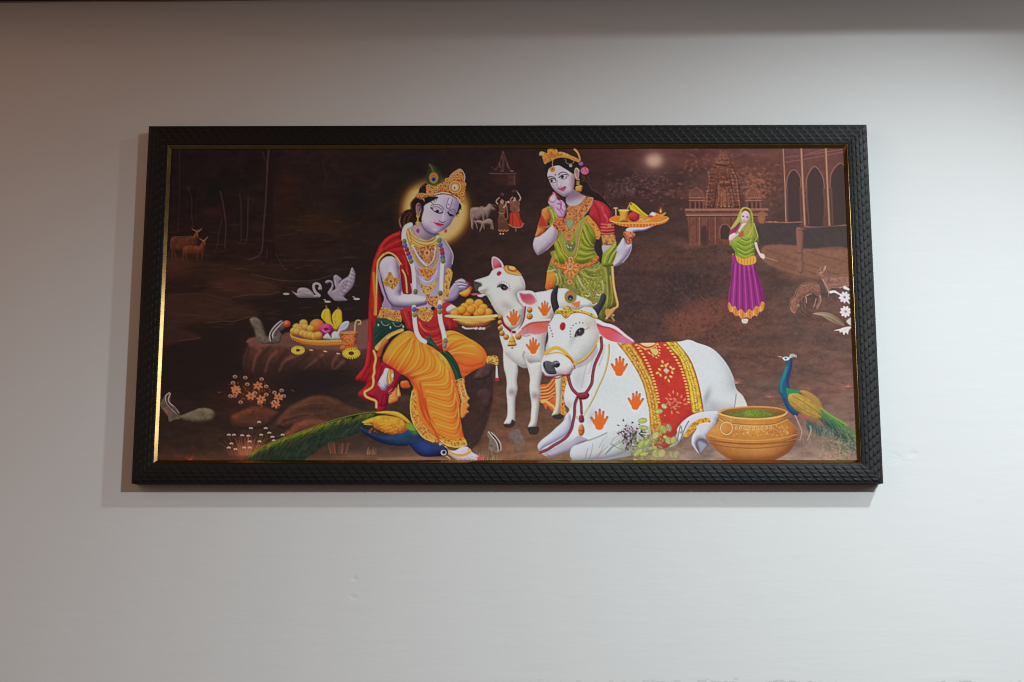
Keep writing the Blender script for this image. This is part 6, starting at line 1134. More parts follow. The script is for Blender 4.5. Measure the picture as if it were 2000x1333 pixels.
# muzzle
mz = fill(R("180 330 200 280 240 220 300 170 400 140 520 140 640 190 740 260 790 320 800 380 760 440 700 500 620 520 520 510 460 540 360 560 260 550 200 480 180 400"), (204, 208, 214), soft=.7, puff=(13, (222, 226, 230), (160, 146, 156), .7)); glow(1105, 728, 6, 5, (200, 160, 164), .5, clip=mz)
fill(R("215 330 225 280 260 250 320 255 380 275 440 250 490 255 530 300 525 350 480 380 440 370 440 410 460 450 470 500 400 515 320 510 260 470 225 400"), (72, 76, 84), soft=.9, keep=False, puff=(9, (120, 126, 138), (34, 36, 42), .7)); line(R("440 350 470 370 510 350 520 310 480 320"), (24, 24, 28), 1.6, soft=.7); line(R("225 290 222 330 232 370"), (28, 28, 32), 1.5, soft=.7); line(R("440 300 480 285 510 295"), (170, 174, 180), .8, a=.7)
line(R("200 480 260 550 360 560 460 545 560 520 660 520 740 470 790 400"), (130, 70, 86), 1.3, .9, soft=.8, a=.8); line(R("260 560 380 580 480 595 560 560 620 530"), (80, 40, 50), 1.2, soft=.9, a=.7)
# halter
line(Q("150 1110 220 1060 300 1010 380 1000 460 1030 540 1090 620 1170 680 1240 720 1330"), (206, 150, 40), 3.4, 2.4, soft=.7, hi=(230, 184, 60)); line(Q("170 1130 260 1110 380 1090 480 1110 560 1160 640 1230 700 1310"), (226, 150, 60), 1.1, soft=.7); line(Q("160 1080 240 1040 380 980 480 1020 560 1070"), (200, 180, 80), 1.4, soft=1, a=.8); line(Q("560 1150 640 1210 700 1300 730 1400"), (130, 60, 50), 1.3, soft=.8, a=.8)
line(Q("700 1320 860 1240 980 1140 1080 1020 1150 900 1180 800"), (196, 150, 50), 1.8, hi=(230, 200, 110)); beads(Q("760 1310 900 1250 1020 1140 1110 1020 1150 940"), .8, 2.4, (206, 170, 90), (236, 214, 150), (120, 80, 30))
# brow, eye, marks
fill(Q("720 790 740 700 780 640 840 605 900 615 915 660 900 720 850 760 790 765"), (48, 46, 50), soft=.7, keep=False); ell(1133, 648, 3.2, 3.4, (70, 62, 68)); dot(1132 - PX0, 646.5 - PY0, .9, (190, 186, 190)); dot(1126.5 - PX0, 654.5 - PY0, .9, (170, 170, 170)); line(Q("700 800 760 785 840 780 920 700"), (150, 152, 152), .9, soft=.8, a=.7); line(Q("900 620 940 640 1000 600"), (120, 100, 96), .9, soft=.7, a=.6)
for x, y in ((885, 510), (820, 505), (750, 525), (695, 560), (655, 610), (640, 675), (640, 730), (645, 785), (230, 560), (245, 610), (265, 665), (285, 725), (290, 775)): dot(1050 + x / 10 - PX0, 580 + y / 10 - PY0, 1.3, (92, 76, 86), .85)
ell(1099, 638, 5.6, 8, (160, 30, 40), 8)
# horns, feather, tiara
fill(Q("330 340 280 200 255 60 270 -80 340 -200 400 -220 400 -140 385 0 400 120 420 200 380 260 350 300"), (46, 44, 50), soft=.7, keep=False, puff=(6, (74, 70, 78), (26, 24, 28), .8))
fill(Q("1080 220 1180 120 1230 0 1260 -60 1320 -50 1340 20 1310 120 1260 220 1200 330 1170 400 1140 320"), (50, 52, 62), soft=.7, keep=False, puff=(6, (80, 84, 96), (28, 28, 34), .8))
fill(Q("930 220 990 200 1060 215 1120 270 1160 350 1170 400 1080 340 1000 290 920 260"), (190, 200, 208), soft=.7, keep=False); 
fill(Q("700 -180 780 -120 760 0 740 80 640 130 560 90 530 20 540 -60 600 -120"), (110, 116, 70), soft=1.4, keep=False, a=.8)
for rx, ry, c, dy in ((11, 12, (120, 128, 60), 0), (8.4, 9, (176, 104, 76), -1), (5.6, 5.8, (70, 90, 60), 2), (4.6, 4.8, (30, 44, 50), 2.4), (1.8, 1.6, (120, 150, 160), 4)): ell(1114, 580 + dy, rx, ry, c, soft=.8)
fill(Q("660 130 760 100 830 90 810 200 760 210 700 170"), (222, 108, 48), soft=.8, keep=False, a=.9)
tg = fill(Q("340 300 370 260 440 250 500 240 560 180 620 190 660 230 760 260 860 265 960 290 1060 330 1150 390 1170 420 1080 410 960 350 840 310 720 320 640 340 600 390 540 425 490 380 450 330 340 335"), (206, 172, 50), soft=.6); gold(tg, (236, 214, 110), (130, 96, 30), seed=24)
line(Q("340 330 450 330 500 380 545 420 600 390 660 330 800 305 960 345 1100 410 1170 425"), (150, 70, 34), .8, a=.8); rosette(1105, 610, 5.4, (206, 176, 60), (236, 214, 120))
for k in range(16): q = Q([380 + k * 50, 262 + (0 if k < 8 else (k - 8) * 17)])[0]; dot(q[0], q[1], 1.2, (236, 210, 100), .8)
handp(1064, 604, 13, 2)
# hind leg, hoof, anklet
hl = fill(W("20 600 80 500 200 380 380 280 600 240 840 240 830 360 800 400 780 480 700 600 640 680 590 720 580 780 520 760 440 770 390 840 380 900 420 1000 480 1080 440 1060 360 960 310 880 310 760 340 680 400 560 300 560 240 720 160 720 120 780 60 820 30 760 40 680"), (198, 204, 214), soft=.7, puff=(10, (214, 220, 230), (140, 144, 160), .7))
an = fill(W("160 720 230 580 340 460 460 390 600 365 660 390 670 450 560 470 460 500 380 580 320 660 230 740"), (214, 160, 44), soft=.7); gold(an, (236, 200, 90), (170, 100, 36), seed=25)
line(W("400 540 480 490 640 460"), (232, 224, 200), .7); line(W("230 740 340 660 400 570"), (110, 80, 50), .9, soft=.8, a=.7)
fill(W("380 880 400 820 450 780 530 770 600 810 635 870 620 920 560 990 480 1085 430 1010"), (96, 94, 116), soft=.8, keep=False); fill(W("430 850 480 820 560 860 600 900 540 980 480 1040 460 960"), (150, 152, 166), soft=1.4, keep=False)
for s in ("250 430 190 540 130 680 90 820", "90 520 60 640 30 820", "110 540 120 620"): line(W(s), (52, 60, 66), .8, .6, a=.85)
# ---- peacocks, pot, plants, small woman
r = np.random.RandomState(21)
# pot
pt = fill(X8("520 730 560 700 680 680 860 668 1040 675 1140 695 1185 720 1190 780 1240 840 1280 900 1280 980 1260 1040 1200 1120 1120 1170 1040 1200 860 1215 660 1200 560 1150 480 1080 420 1010 400 960 430 900 500 840 520 790"), (184, 124, 56), soft=.8, puff=(30, (212, 156, 78), (128, 76, 36), .8), tex=.06)
glow(1470, 835, 26, 14, (216, 160, 70), .6, clip=pt); glow(1480, 880, 34, 10, (196, 136, 66), .6, clip=pt)
fill(X8("530 740 600 705 740 688 880 682 1040 690 1140 710 1170 728 1120 755 980 780 860 785 700 775 580 758"), (150, 100, 48), soft=.7, keep=False, grad=(1470, 796, 1470, 815, (100, 84, 40)))
fill(X8("580 760 640 735 740 720 860 700 960 712 1020 735 1060 755 960 778 860 784 700 774"), (104, 118, 44), soft=1.5, keep=False, tex=.2); glow(1472, 806, 16, 5, (124, 156, 50), .8)
for i in range(80): x = r.normal(1472, 16); y = r.normal(808, 3.5); line(I([x, y, x + r.uniform(-2, 2), y - r.uniform(1, 3)]), (140, 170, 60) if i % 2 else (80, 96, 36), .4, a=.6)
line(X8("515 730 560 755 680 782 860 795 1040 785 1150 758 1185 730"), (214, 164, 88), 1.6, hi=(232, 190, 120)); line(X8("515 728 580 700 700 682 860 672 1040 680 1150 702 1185 728"), (206, 150, 76), .9, a=.9)
for s in ("520 790 620 840 860 862 1060 850 1190 800",): line(X8(s), (226, 190, 100), .7, a=.8); line(X8([float(v) - (0 if k % 2 == 0 else 10) for k, v in enumerate(s.split())]), (120, 76, 34), .7, a=.7)
for y0, c in ((985, (214, 164, 84)), (1015, (110, 64, 34)), (1060, (130, 76, 44))): line(X8("430 %d 560 %d 860 %d 1140 %d 1275 %d" % (y0 - 35, y0, y0 + 20, y0 - 5, y0 - 40)), c, .9, a=.75, clip=pt)
for k in range(44):
    t = k / 43; x = 440 + t * 830; y = 1010 + 40 * math.sin(math.pi * t) ** .8 - 10; q = X8([x, y])[0]; dot(q[0], q[1], 1.5, (110, 60, 30), .6, clip=pt); dot(q[0], q[1] - 2.2, .8, (226, 176, 96), .7, clip=pt)
for k in range(70):
    x = r.uniform(650, 1200); y = 870 + r.uniform(0, 90) + (abs(x - 860) / 400) ** 2 * -20; q = X8([x, y])[0]
    ell(q[0] + PX0, q[1] + PY0, 2.2, .7, (228, 196, 120) if k % 3 else (130, 84, 40), r.uniform(0, 180), a=.65)
for x in range(690, 1060, 42): q = X8([x, 885 + (x - 860) ** 2 * -.0002])[0]; ell(q[0] + PX0, q[1] + PY0, 2.6, 3.6, (222, 196, 140), 20, a=.75); ell(q[0] + PX0, q[1] + PY0, 1.2, 2., (150, 104, 60), 20, a=.7)
line(along(ep(1419, 837, 11.6, 12), 3, True), (130, 76, 40), 1.7, soft=.7, a=.7); p_ = along(ep(1419, 837, 11.6, 12), 3, True); line(np.vstack([p_, p_[:1]]), (220, 170, 110), 1.1, hi=(240, 200, 150)); line(X8("635 770 640 835"), (214, 160, 100), .9, a=.8)
glow(1400, 880, 20, 24, (140, 90, 60), .0)
# right peacock
fill(X8("1130 210 1150 190 1180 185 1210 185 1235 210 1235 280 1215 360 1200 440 1215 500 1250 520 1310 530 1330 600 1320 700 1290 760 1240 750 1180 690 1140 600 1105 520 1105 440 1140 360 1170 290 1170 230"), (28, 92, 116), soft=.7, keep=False, puff=(9, (40, 130, 140), (28, 44, 92), .9))
line(X8("1180 290 1160 370 1130 450 1130 530"), (40, 150, 140), 2, 1.4, soft=1.5, a=.6); line(X8("1225 240 1220 320 1195 420 1210 500"), (40, 60, 130), 1.4, soft=1.2, a=.6); line(X8("1160 600 1200 690 1250 740"), (30, 50, 120), 2.4, soft=1.6, a=.6)
fill(X8("1180 490 1240 510 1310 520 1290 560 1220 570 1190 560"), (40, 140, 80), soft=1, keep=False)
fill(X8("1140 200 1170 185 1205 195 1205 215 1170 225 1150 215"), (206, 214, 216), soft=.6, keep=False); ell(1534.5, 700.5, 2.2, 1.6, (30, 30, 50)); fill(X8("1095 178 1130 182 1150 195 1110 190"), (190, 140, 110), soft=.5, keep=False)
for k in range(5): line(X8([1205, 200, 1215 + k * 14, 175 - 8 * (2 - abs(k - 2)), 1225 + k * 12, 160 + k * 8]), (190, 190, 196), .8, 1., a=.8)
wg = (176, 148, 66)
fill(X8("1310 520 1360 515 1430 545 1500 600 1530 660 1540 720 1480 700 1420 640 1350 580"), (166, 130, 72), soft=.8, keep=False, puff=(7, (196, 164, 100), (120, 84, 46), .8))
fill(X8("1195 570 1230 545 1290 545 1370 580 1440 630 1500 690 1530 750 1540 800 1470 810 1400 790 1320 740 1240 680 1205 630"), wg, soft=.8, keep=False, puff=(12, (204, 178, 80), (140, 104, 48), .8), tex=.15)
for s in ("1220 620 1300 680 1380 730 1460 760", "1240 570 1330 620 1420 680 1500 740", "1260 680 1340 740 1420 780"): line(X8(s), (140, 100, 44), 1., soft=.9, a=.6)
fill(X8("1290 740 1350 760 1420 800 1390 815 1330 790"), (160, 90, 100), soft=1.2, keep=False)
for i in range(340):
    t = r.rand() ** .8; x = 1500 + t * 330 + r.normal(0, 14); top = 690 + t * 200; bot = 800 + t * 300; y = r.uniform(top, bot); f = (y - top) / (bot - top)
    c = (82, 160, 74) if f < .3 else ((50, 112, 84) if f < .6 else (54, 82, 80)); c = tuple(v * r.uniform(.7, 1.1) for v in c)
    line(X8([x, y, x + 24, y + 22 + 12 * f, x + 44, y + 54 + 20 * f]), c, .9, .4, a=.6 * (1 - .5 * t))
for i in range(240):
    x = r.uniform(1370, 1640); y = 790 + r.uniform(0, 80) + (x - 1370) * .35; line(X8([x, y, x + r.uniform(-8, 30), y + r.uniform(30, 80)]), (54, 84, 88) if i % 3 else (100, 120, 100), .8, .4, a=.5)
line(X8("1520 690 1600 750 1700 810 1780 860"), (110, 200, 70), 2, 1, soft=1.4, a=.7)
for s in ("1265 760 1310 860 1330 920 1310 1000", "1410 860 1420 910 1385 1000"): line(X8(s), (176, 168, 160), 1.3, .8, a=.8)
for i in range(200):
    x = r.uniform(1500, 1850); y = r.uniform(880, 1180); glow(1300 + x / 5, 660 + y / 5, r.uniform(1, 4), r.uniform(.8, 2), (176, 170, 150) if i % 3 else (84, 110, 84), r.uniform(.1, .4), rot=r.uniform(-60, 60))
for i in range(80): x = r.uniform(1340, 1640); y = r.uniform(940, 1100); line(X8([x, y, x + r.uniform(-20, 10), y - r.uniform(30, 80)]), (160, 150, 110), .5, .3, a=.35)
# left peacock
tl = fill(Y3("-60 830 60 720 260 600 500 500 760 410 1000 320 1300 230 1560 180 1760 170 1860 180 1800 260 1640 330 1560 400 1400 470 1200 530 1000 620 900 700 800 760 700 830 400 840 100 840"), (34, 48, 34), soft=.9, tex=.3)
for i in range(700):
    t = r.rand(); x = 40 + t * 1640; top = np.interp(x, [0, 260, 500, 1000, 1560, 1760], [740, 600, 500, 320, 180, 172]); d = r.rand() ** 1.6; y = top + 8 + d * np.interp(x, [0, 400, 900, 1500], [80, 230, 300, 150])
    c = (112, 118, 38) if d < .12 else ((60, 76, 34) if d < .35 else ((34, 48, 38) if r.rand() < .65 else (60, 68, 58)))
    c = tuple(v * r.uniform(.7, 1.15) for v in c); line(Y3([x, y, x - 22, y + 24, x - 40 - r.uniform(0, 20), y + 60]), c, .8, .4, a=.6, clip=tl)
line(Y3("60 720 260 600 500 500 760 410 1000 320 1300 230 1560 178 1760 168"), (120, 136, 40), 1., .7, soft=.8, a=.8); line(Y3("280 610 520 515 780 425 1020 335 1300 248"), (150, 150, 30), 1.6, .8, soft=1.4, a=.5)
bd = fill(Z4("580 300 640 330 740 370 860 400 1000 380 1080 340 1150 290 1200 360 1240 420 1300 470 1380 490 1440 500 1510 530 1530 580 1510 610 1440 620 1300 630 1220 610 1160 560 1110 500 1060 510 900 500 760 460 660 400 590 350"), (30, 40, 84), soft=.8, puff=(14, (34, 80, 130), (20, 24, 56), .9), tex=.12)
glow(828, 872, 16, 12, (40, 76, 150), .6, clip=bd, rot=35); glow(790, 860, 30, 8, (30, 74, 84), .6, clip=bd); glow(810, 845, 8, 5, (70, 130, 50), .8)
fill(Z4("1060 270 1110 250 1160 290 1180 340 1120 340 1070 310"), (110, 160, 40), soft=1.2, keep=False, a=.9)
fill(Z4("740 150 820 130 900 130 980 140 1050 180 1120 250 1100 265 1040 230 960 190 880 170"), (206, 156, 52), soft=.8, keep=False, puff=(5, (228, 190, 90), (140, 90, 30), .8))
fill(Z4("600 250 680 210 780 180 880 180 980 200 1050 240 1080 300 1080 340 1020 370 920 385 840 360 760 330 700 280"), (196, 140, 40), soft=.8, keep=False, puff=(14, (214, 176, 50), (140, 70, 30), .8), tex=.2)
for i in range(60): x = r.uniform(660, 1060); y = r.uniform(270, 370); q = Z4([x, y])[0]; ell(q[0] + PX0, q[1] + PY0, 2.4, 1., (226, 150, 70) if i % 2 else (150, 70, 34), -20, a=.5)
for s in ("600 250 680 260", "620 270 700 280"): line(Z4(s), (214, 170, 90), 1.2, .6)
ell(866.5, 884.5, 5.6, 5.4, (190, 200, 214)); ell(867, 884, 3.6, 3.6, (30, 40, 90)); ell(867, 884, 1.6, 1.6, (16, 20, 40)); line(Z4("1510 620 1540 640 1550 670"), (206, 160, 100), 1.4, .6)
for k in range(5): line(Z4([1440, 500, 1430 + k * 10, 470 + abs(k - 2) * 6]), (150, 170, 180), .8, a=.8)
for s in ("590 540 620 490 660 470", "600 560 630 600 640 680", "830 560 860 620 890 680", "800 560 900 520 960 500"): line(Z4(s), (70, 58, 60), .9, .6, a=.7)
for k in range(26): x = r.uniform(640, 760); y = 888; line(I([600 + x / 5.556, y, 600 + x / 5.556 + r.uniform(-3, 3), y - r.uniform(6, 16)]), (150, 110, 76), .5, .3, a=.45)
for k in range(30): x = r.uniform(645, 680); line(I([x, 886, x + (x - 662) * .3, 868 - r.uniform(0, 6)]), (150, 84, 60), .5, .3, a=.45)
line(I("740 898 800 896 860 897 880 900"), (156, 112, 92), 3, soft=2.5, a=.5); glow(700, 893, 60, 6, (120, 84, 58), .5)
# chipmunks by the foot
fill(H("1720 640 1760 620 1850 680 1930 780 1990 880 1980 1000 1900 1050 1800 1020 1740 960 1750 860 1760 780 1720 720"), (110, 98, 86), soft=.9, keep=False, tex=.3)
for s in ("1740 640 1800 720 1880 820 1920 920 1930 1010", "1790 650 1880 730 1960 840 1985 930 1980 1000"): line(H(s), (196, 188, 180), .9, .6)
line(H("1770 650 1850 740 1930 850 1960 980"), (40, 36, 38), .9)
for k in range(26): x = 1500 + r.uniform(0, 460); line(H([x, 1210, x + r.uniform(-60, 60), 1210 - r.uniform(60, 240)]), (160, 138, 108), .6, .3, a=.6)
fill(P_("520 1330 560 1250 640 1190 720 1180 760 1230 800 1300 850 1400 920 1600 700 1800 620 1500"), (104, 96, 100), soft=1.1, keep=False, a=.85, tex=.25, grad=(1005, 840, 1020, 880, (110, 84, 72)))
glow(1025, 880, 24, 12, (120, 88, 60), .4); line(I("1000 890 1030 886 1060 890"), (150, 110, 84), 2, soft=2, a=.4)
# small plants in front
glow(1232, 856, 15, 20, (84, 76, 80), .6); glow(1268, 868, 34, 22, (120, 124, 84), .55)
for i in range(150): ell(r.normal(1264, 26), r.normal(866, 15), r.uniform(2, 5), r.uniform(1.2, 2.6), [(150, 164, 92), (120, 132, 76), (96, 104, 66), (172, 176, 120)][i % 4], r.uniform(0, 180), a=.6)
for s, c in (("1130 1160 1160 1040 1180 960", (120, 110, 90)), ("1200 1170 1250 1040 1280 860", (130, 120, 90)), ("1300 1150 1420 1040 1500 880", (176, 120, 90)), ("1360 1150 1460 1020 1580 920", (120, 120, 90)), ("1520 1080 1620 960 1740 860 1860 820", (90, 110, 90)), ("1640 880 1760 950 1860 980", (110, 100, 70)), ("1400 950 1480 800 1560 720", (150, 160, 130)), ("1620 880 1700 760 1820 690", (130, 150, 120)), ("1560 1040 1720 900 1860 850", (80, 110, 80))):
    line(U(s), c, .8, .4, a=.75)
for i in range(150):
    x = r.normal(1231, 10); y = r.normal(852, 14); c = [(70, 52, 66), (60, 66, 54), (166, 140, 160), (120, 84, 110), (40, 40, 44), (196, 186, 200)][i % 6]
    ell(x, y, r.uniform(1.6, 3.4), r.uniform(.8, 1.4), c, r.uniform(0, 180), a=.9)
for s in ("620 640 700 660 740 640", "600 690 680 700 720 720", "640 720 700 760"): line(V(s), (40, 40, 48), 1.4, .5, a=.8)
for i in range(60): x = r.normal(1285, 12); y = r.normal(846, 18); ell(x, y, r.uniform(1.5, 4), r.uniform(.8, 1.6), [(190, 120, 70), (214, 170, 110), (150, 60, 50), (196, 140, 90)][i % 4], r.uniform(0, 180), a=.6)
LV = (164, 172, 92)
for x, y, rx, ry, rt, c in ((650, 420, 9, 5.5, -8, (170, 186, 90)), (670, 560, 9, 5, 8, (150, 170, 96)), (620, 880, 9, 6, -60, (160, 180, 84)), (740, 840, 8, 4.5, -50, (166, 184, 90)), (560, 1040, 11, 6, -40, LV), (680, 1070, 9, 5, -12, (160, 170, 90)), (970, 240, 8, 5, -8, (176, 180, 110)), (1070, 140, 6, 5, 30, (190, 186, 140)),
                          (1050, 590, 9, 7, 60, (150, 168, 84)), (1160, 560, 8, 6, 70, (160, 150, 110)), (900, 710, 9, 6.5, -50, (176, 182, 120)), (1160, 810, 8, 7, 40, (170, 180, 110)), (1250, 800, 8, 6, -60, (166, 176, 100)), (920, 1060, 9, 9, 70, (160, 160, 104)), (1020, 1060, 9, 9, -70, (164, 164, 110)), (1210, 1080, 8, 8, 60, (156, 144, 108)), (1310, 1080, 8, 8, -60, (158, 146, 112)), (520, 1190, 6, 3, 30, (170, 166, 90)), (620, 1200, 6, 3, -20, (160, 150, 96)), (1090, 740, 4, 4, 0, (214, 190, 110))):
    cx, cy = 1190 + x / 10, 780 + y / 10
    ell(cx, cy, rx, ry, c, rt, rim=((100, 108, 56), 1.4, .6), a=.92, tex=.12)
    a = math.radians(rt); line(I([cx - rx * .8 * math.cos(a), cy - rx * .8 * math.sin(a), cx + rx * .8 * math.cos(a), cy + rx * .8 * math.sin(a)]), (200, 204, 150), .5, a=.6)
# small woman on the right
fill(Z1("820 200 880 150 960 145 1060 180 1130 260 1160 400 1180 580 1240 740 1290 900 1310 1020 1300 1120 1200 1180 1150 1330 1180 1500 1160 1700 720 1700 640 1330 560 1250 500 1200 510 1080 640 1000 520 780 600 620 700 460 760 300"), (150, 156, 60), soft=.8, keep=False, puff=(16, (178, 182, 84), (92, 96, 34), .8))
line(Z1("560 1090 580 1240 640 1330"), (120, 140, 60), 1.4, a=.8)
sk_ = fill(X6("650 1090 700 1130 800 1190 870 1180 880 1220 920 1340 960 1460 965 1590 920 1670 830 1710 740 1710 650 1660 610 1600 615 1460 640 1330"), (142, 40, 120), soft=.7, puff=(14, (170, 72, 150), (96, 20, 82), .6))
for k in range(11):
    x0 = 665 + k * 20; x1 = 620 + k * 34; line(X6([x0, 1180, (x0 + x1) / 2, 1400, x1, 1640 + 50 * math.sin(k / 10 * 3.14)]), (184, 96, 164) if k % 2 else (92, 20, 80), .9, 1.1, soft=.7, a=.6, clip=sk_)
hb = fill(X6("608 1600 620 1550 650 1600 680 1590 705 1640 740 1620 780 1660 815 1620 850 1640 880 1590 915 1600 935 1550 962 1555 967 1592 945 1640 915 1650 895 1690 860 1685 830 1716 790 1700 740 1716 715 1685 680 1688 655 1650 630 1650"), (206, 138, 56), soft=.7)
for k in range(11): line(X6([618 + k * 34, 1580 + 60 * math.sin(k / 10 * 3.14), 616 + k * 35, 1640 + 80 * math.sin(k / 10 * 3.14)]), (236, 190, 110) if k % 2 else (160, 90, 60), 1., a=.7, clip=hb)
gw = fill(X6("650 1000 690 930 780 900 860 900 880 960 870 1080 885 1130 870 1175 780 1190 700 1160 690 1090"), (124, 148, 44), soft=.7, puff=(10, (160, 180, 70), (76, 96, 30), .8))
for s in ("700 960 770 1000 850 970", "700 1010 780 1050 860 1010", "710 1060 780 1090 860 1060", "740 930 790 950 840 930"): line(X6(s), (84, 104, 30), .9, soft=.7, a=.7); line(X6([float(v) + (0 if k % 2 == 0 else 16) for k, v in enumerate(s.split())]), (176, 192, 84), .8, soft=.7, a=.7)
ob2 = fill(X6("690 1100 760 1130 860 1100 885 1130 870 1175 780 1192 710 1165"), (214, 158, 60), soft=.7); 
for k in range(6): line(X6([710 + k * 30, 1120, 715 + k * 28, 1185]), (170, 110, 40), .6, a=.7, clip=ob2)
fill(Z1("540 780 640 700 720 620 780 560 800 620 720 780 620 880 500 940 490 860"), (160, 50, 84), soft=.7, keep=False, grad=(1428, 455, 1440, 445, (130, 36, 110)))
fill(Z1("760 880 860 800 900 860 880 960 760 980"), (170, 80, 60), soft=1, keep=False, a=.8)
for s, c in (("1120 300 1140 500 1150 700 1080 860 960 980", (206, 196, 110)), ("1060 620 1000 760 900 860", (196, 160, 96)), ("1100 700 1060 860 1040 960", (200, 180, 100)), ("1180 600 1240 800 1280 960 1200 1100", (196, 206, 130)), ("860 180 800 300 760 440 660 600 560 720", (200, 180, 90)), ("900 170 1000 170 1080 240 1120 340", (190, 170, 80)), ("1160 800 1100 1000 1080 1140 1100 1280", (176, 176, 70)), ("1200 900 1160 1060", (190, 110, 50))): line(Z1(s), c, .9, .5, a=.7)
fill(Z1("840 260 900 190 980 190 1060 250 1080 340 1040 300 940 240 860 300"), (104, 66, 36), soft=.7, keep=False)
fill(Z1("820 460 830 360 870 280 940 250 1020 280 1060 360 1060 460 1000 560 930 600 870 570"), (206, 184, 188), soft=.7, keep=False, puff=(7, (222, 206, 208), (160, 130, 136), .6))
for x, y in ((880, 400), (990, 420)): ell(1390 + x / 14.286, 395 + y / 14.286, 2, 1.2, (66, 50, 60))
ell(1390 + 910 / 14.286, 395 + 530 / 14.286, 1.8, .8, (150, 80, 100)); line(Z1("915 430 905 490"), (180, 150, 156), .5, a=.7)
fill(Z1("480 1000 500 930 580 880 640 860 700 900 740 820 820 680 860 610 960 590 940 660 860 760 800 840 740 920 680 1000 600 1070 500 1090"), (214, 196, 198), soft=.7, keep=False, puff=(5, (228, 216, 216), (160, 130, 140), .7)); line(Z1("720 820 760 860"), (190, 90, 90), 1.2, a=.8)
line(X6("880 980 895 1030 915 1075 940 1100"), (206, 188, 190), 2.8, 1.8, soft=.6); fill(X6("910 1080 950 1080 970 1100 960 1130 940 1125 920 1105"), (214, 198, 196), soft=.6, keep=False)
fill(X6("745 1720 800 1715 805 1735 790 1760 750 1755"), (206, 196, 188), soft=.6, keep=False); rosette(1431.5, 497, 1.6, (206, 120, 130))
# ---- finish: soften like a photo print, fine canvas grain
for c in range(3): A_.img[..., c] = blur(A_.img[..., c], .4)
# leaves in the bottom right corner
for i in range(170):
    x = r.normal(1650, 14); y = r.normal(868, 14)
    if x < 1672: ell(x, y, r.uniform(1.5, 4), r.uniform(.8, 1.5), (70, 110, 74) if i % 2 else ((150, 160, 130) if i % 3 else (60, 70, 60)), r.uniform(0, 180), a=.45)
L_ = A_.img @ np.array((.3, .59, .11), np.float32)
A_.img = (L_[..., None] + (A_.img - L_[..., None]) * .97) * np.array((1.015, .975, .955), np.float32)
for c in range(3):
    A_.img[..., c] += .75 * (A_.img[..., c] - blur(A_.img[..., c], 1.5))
A_.img = np.clip(A_.img, .015, 1)
rg = np.random.RandomState(2)
gr = .55 * blur(rg.randn(PH, PW).astype(np.float32), .7); wv = (np.sin(np.arange(PW) * 2 * np.pi / 3.)[None, :] * np.sin(np.arange(PH) * 2 * np.pi / 3.)[:, None])
A_.img = np.clip(A_.img * (1 + .035 * gr + .012 * wv)[..., None] + .004 * gr[..., None], 0, 1)
# ------------------------------------------------------------------ the print itself: a fine sheet, one colour per point
px_, nt, bs = mat('printed_canvas'); N = nt.nodes; K = nt.links; tc = N.new('ShaderNodeTexCoord')
ca = N.new('ShaderNodeVertexColor'); ca.layer_name = 'ink'; K.new(ca.outputs['Color'], bs.inputs['Base Color'])
bs.inputs['Roughness'].default_value = .55; bs.inputs['Specular IOR Level'].default_value = .12
bp = N.new('ShaderNodeBump'); bp.inputs['Strength'].default_value = .2; bp.inputs['Distance'].default_value = .0003; K.new(noise(900, 2), bp.inputs['Height']); K.new(bp.outputs[0], bs.inputs['Normal'])
NX, NZ = 1220, 572
gx = np.linspace(-.5716, .5716, NX); gz = np.linspace(.2655, -.2655, NZ)
XX, ZZ = np.meshgrid(gx, gz)
P = np.stack([XX, np.full_like(XX, -.0200), ZZ], -1)
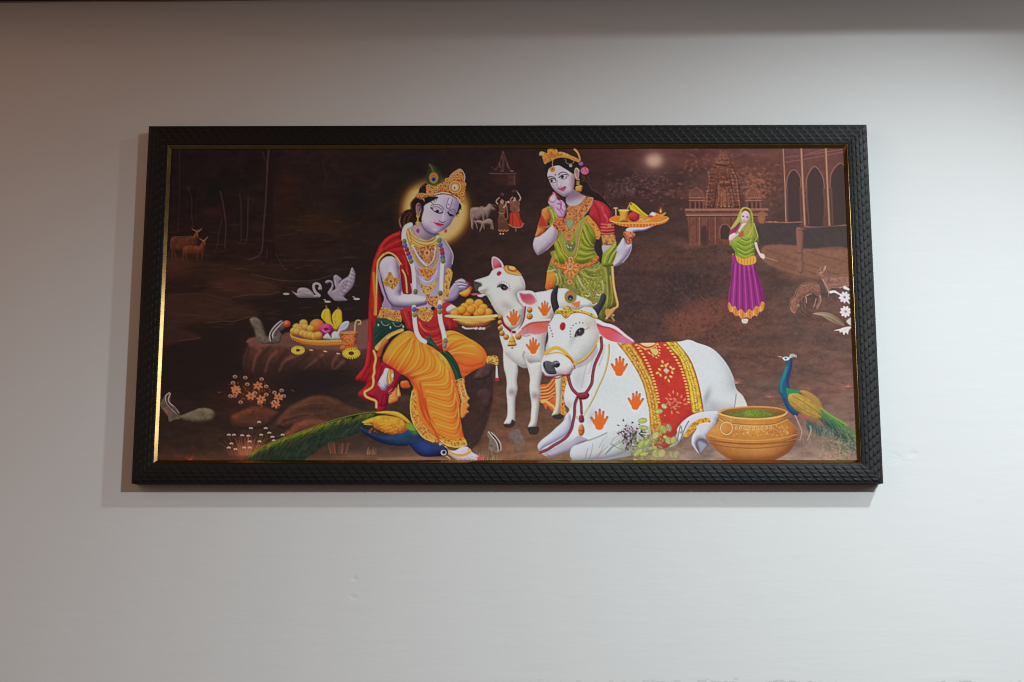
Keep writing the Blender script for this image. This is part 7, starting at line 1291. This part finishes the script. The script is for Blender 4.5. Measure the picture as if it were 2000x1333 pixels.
# where each point of the sheet lies in the artwork (the artwork was drawn tapered)
def artwork(P):
    rx, ry, rz = 1.752801, -0.000482, 0.007752
    cx, sx_, cy, sy, cz, sz = math.cos(rx), math.sin(rx), math.cos(ry), math.sin(ry), math.cos(rz), math.sin(rz)
    M = np.array([[cz, -sz, 0], [sz, cz, 0], [0, 0, 1]]) @ np.array([[cy, 0, sy], [0, 1, 0], [-sy, 0, cy]]) @ np.array([[1, 0, 0], [0, cx, -sx_], [0, sx_, cx]])
    q = (P.reshape(-1, 3) - np.array((0.02678, -2.33889, -0.49400))) @ M
    return (1000 - 2777.8 * q[:, 0] / q[:, 2]).reshape(XX.shape), (666.5 + 2777.8 * q[:, 1] / q[:, 2]).reshape(XX.shape)
U, V = artwork(P)
def sample(img, U, V):
    x = np.clip(U - PX0 - .5, 0, PW - 1.001); y = np.clip(V - PY0 - .5, 0, PH - 1.001); xi = x.astype(int); yi = y.astype(int); fx = (x - xi)[..., None]; fy = (y - yi)[..., None]
    return (img[yi, xi] * (1 - fx) + img[yi, xi + 1] * fx) * (1 - fy) + (img[yi + 1, xi] * (1 - fx) + img[yi + 1, xi + 1] * fx) * fy
ink = sample(A_.img, U, V).astype(np.float64)
lin = np.where(ink <= .04045, ink / 12.92, ((ink + .055) / 1.055) ** 2.4)
# the artwork was colour-matched under uneven room light: divided out here, the painted glare at right stays in
a_, b_ = XX / .57, ZZ / .265
B_ = np.stack([np.ones_like(a_), a_, b_, a_ * a_, a_ * b_, b_ * b_, a_ ** 3, a_ * a_ * b_, a_ * b_ * b_, b_ ** 3], -1)
LIT = np.array([[-0.4167,-0.4059,-0.4037],[0.3020,0.2981,0.2904],[-0.0813,-0.0649,-0.0581],[0.1766,0.1671,0.1512],[-0.0466,-0.0023,0.0304],[-0.0451,-0.0755,-0.0909],[-0.0389,0.0194,0.0596],[0.0567,-0.0353,-0.0947],[-0.0554,0.0063,0.0339],[-0.0114,-0.0304,-0.0339]])
lit = np.exp(B_ @ LIT)
lin = np.clip(lin / lit, .002, .86)
pr = grid_obj('print', P, px_, fp, smooth=False)
at = pr.data.color_attributes.new('ink', 'FLOAT_COLOR', 'POINT')
at.data.foreach_set('color', np.concatenate([lin, np.ones(lin.shape[:2] + (1,))], -1).reshape(-1).astype(np.float32))
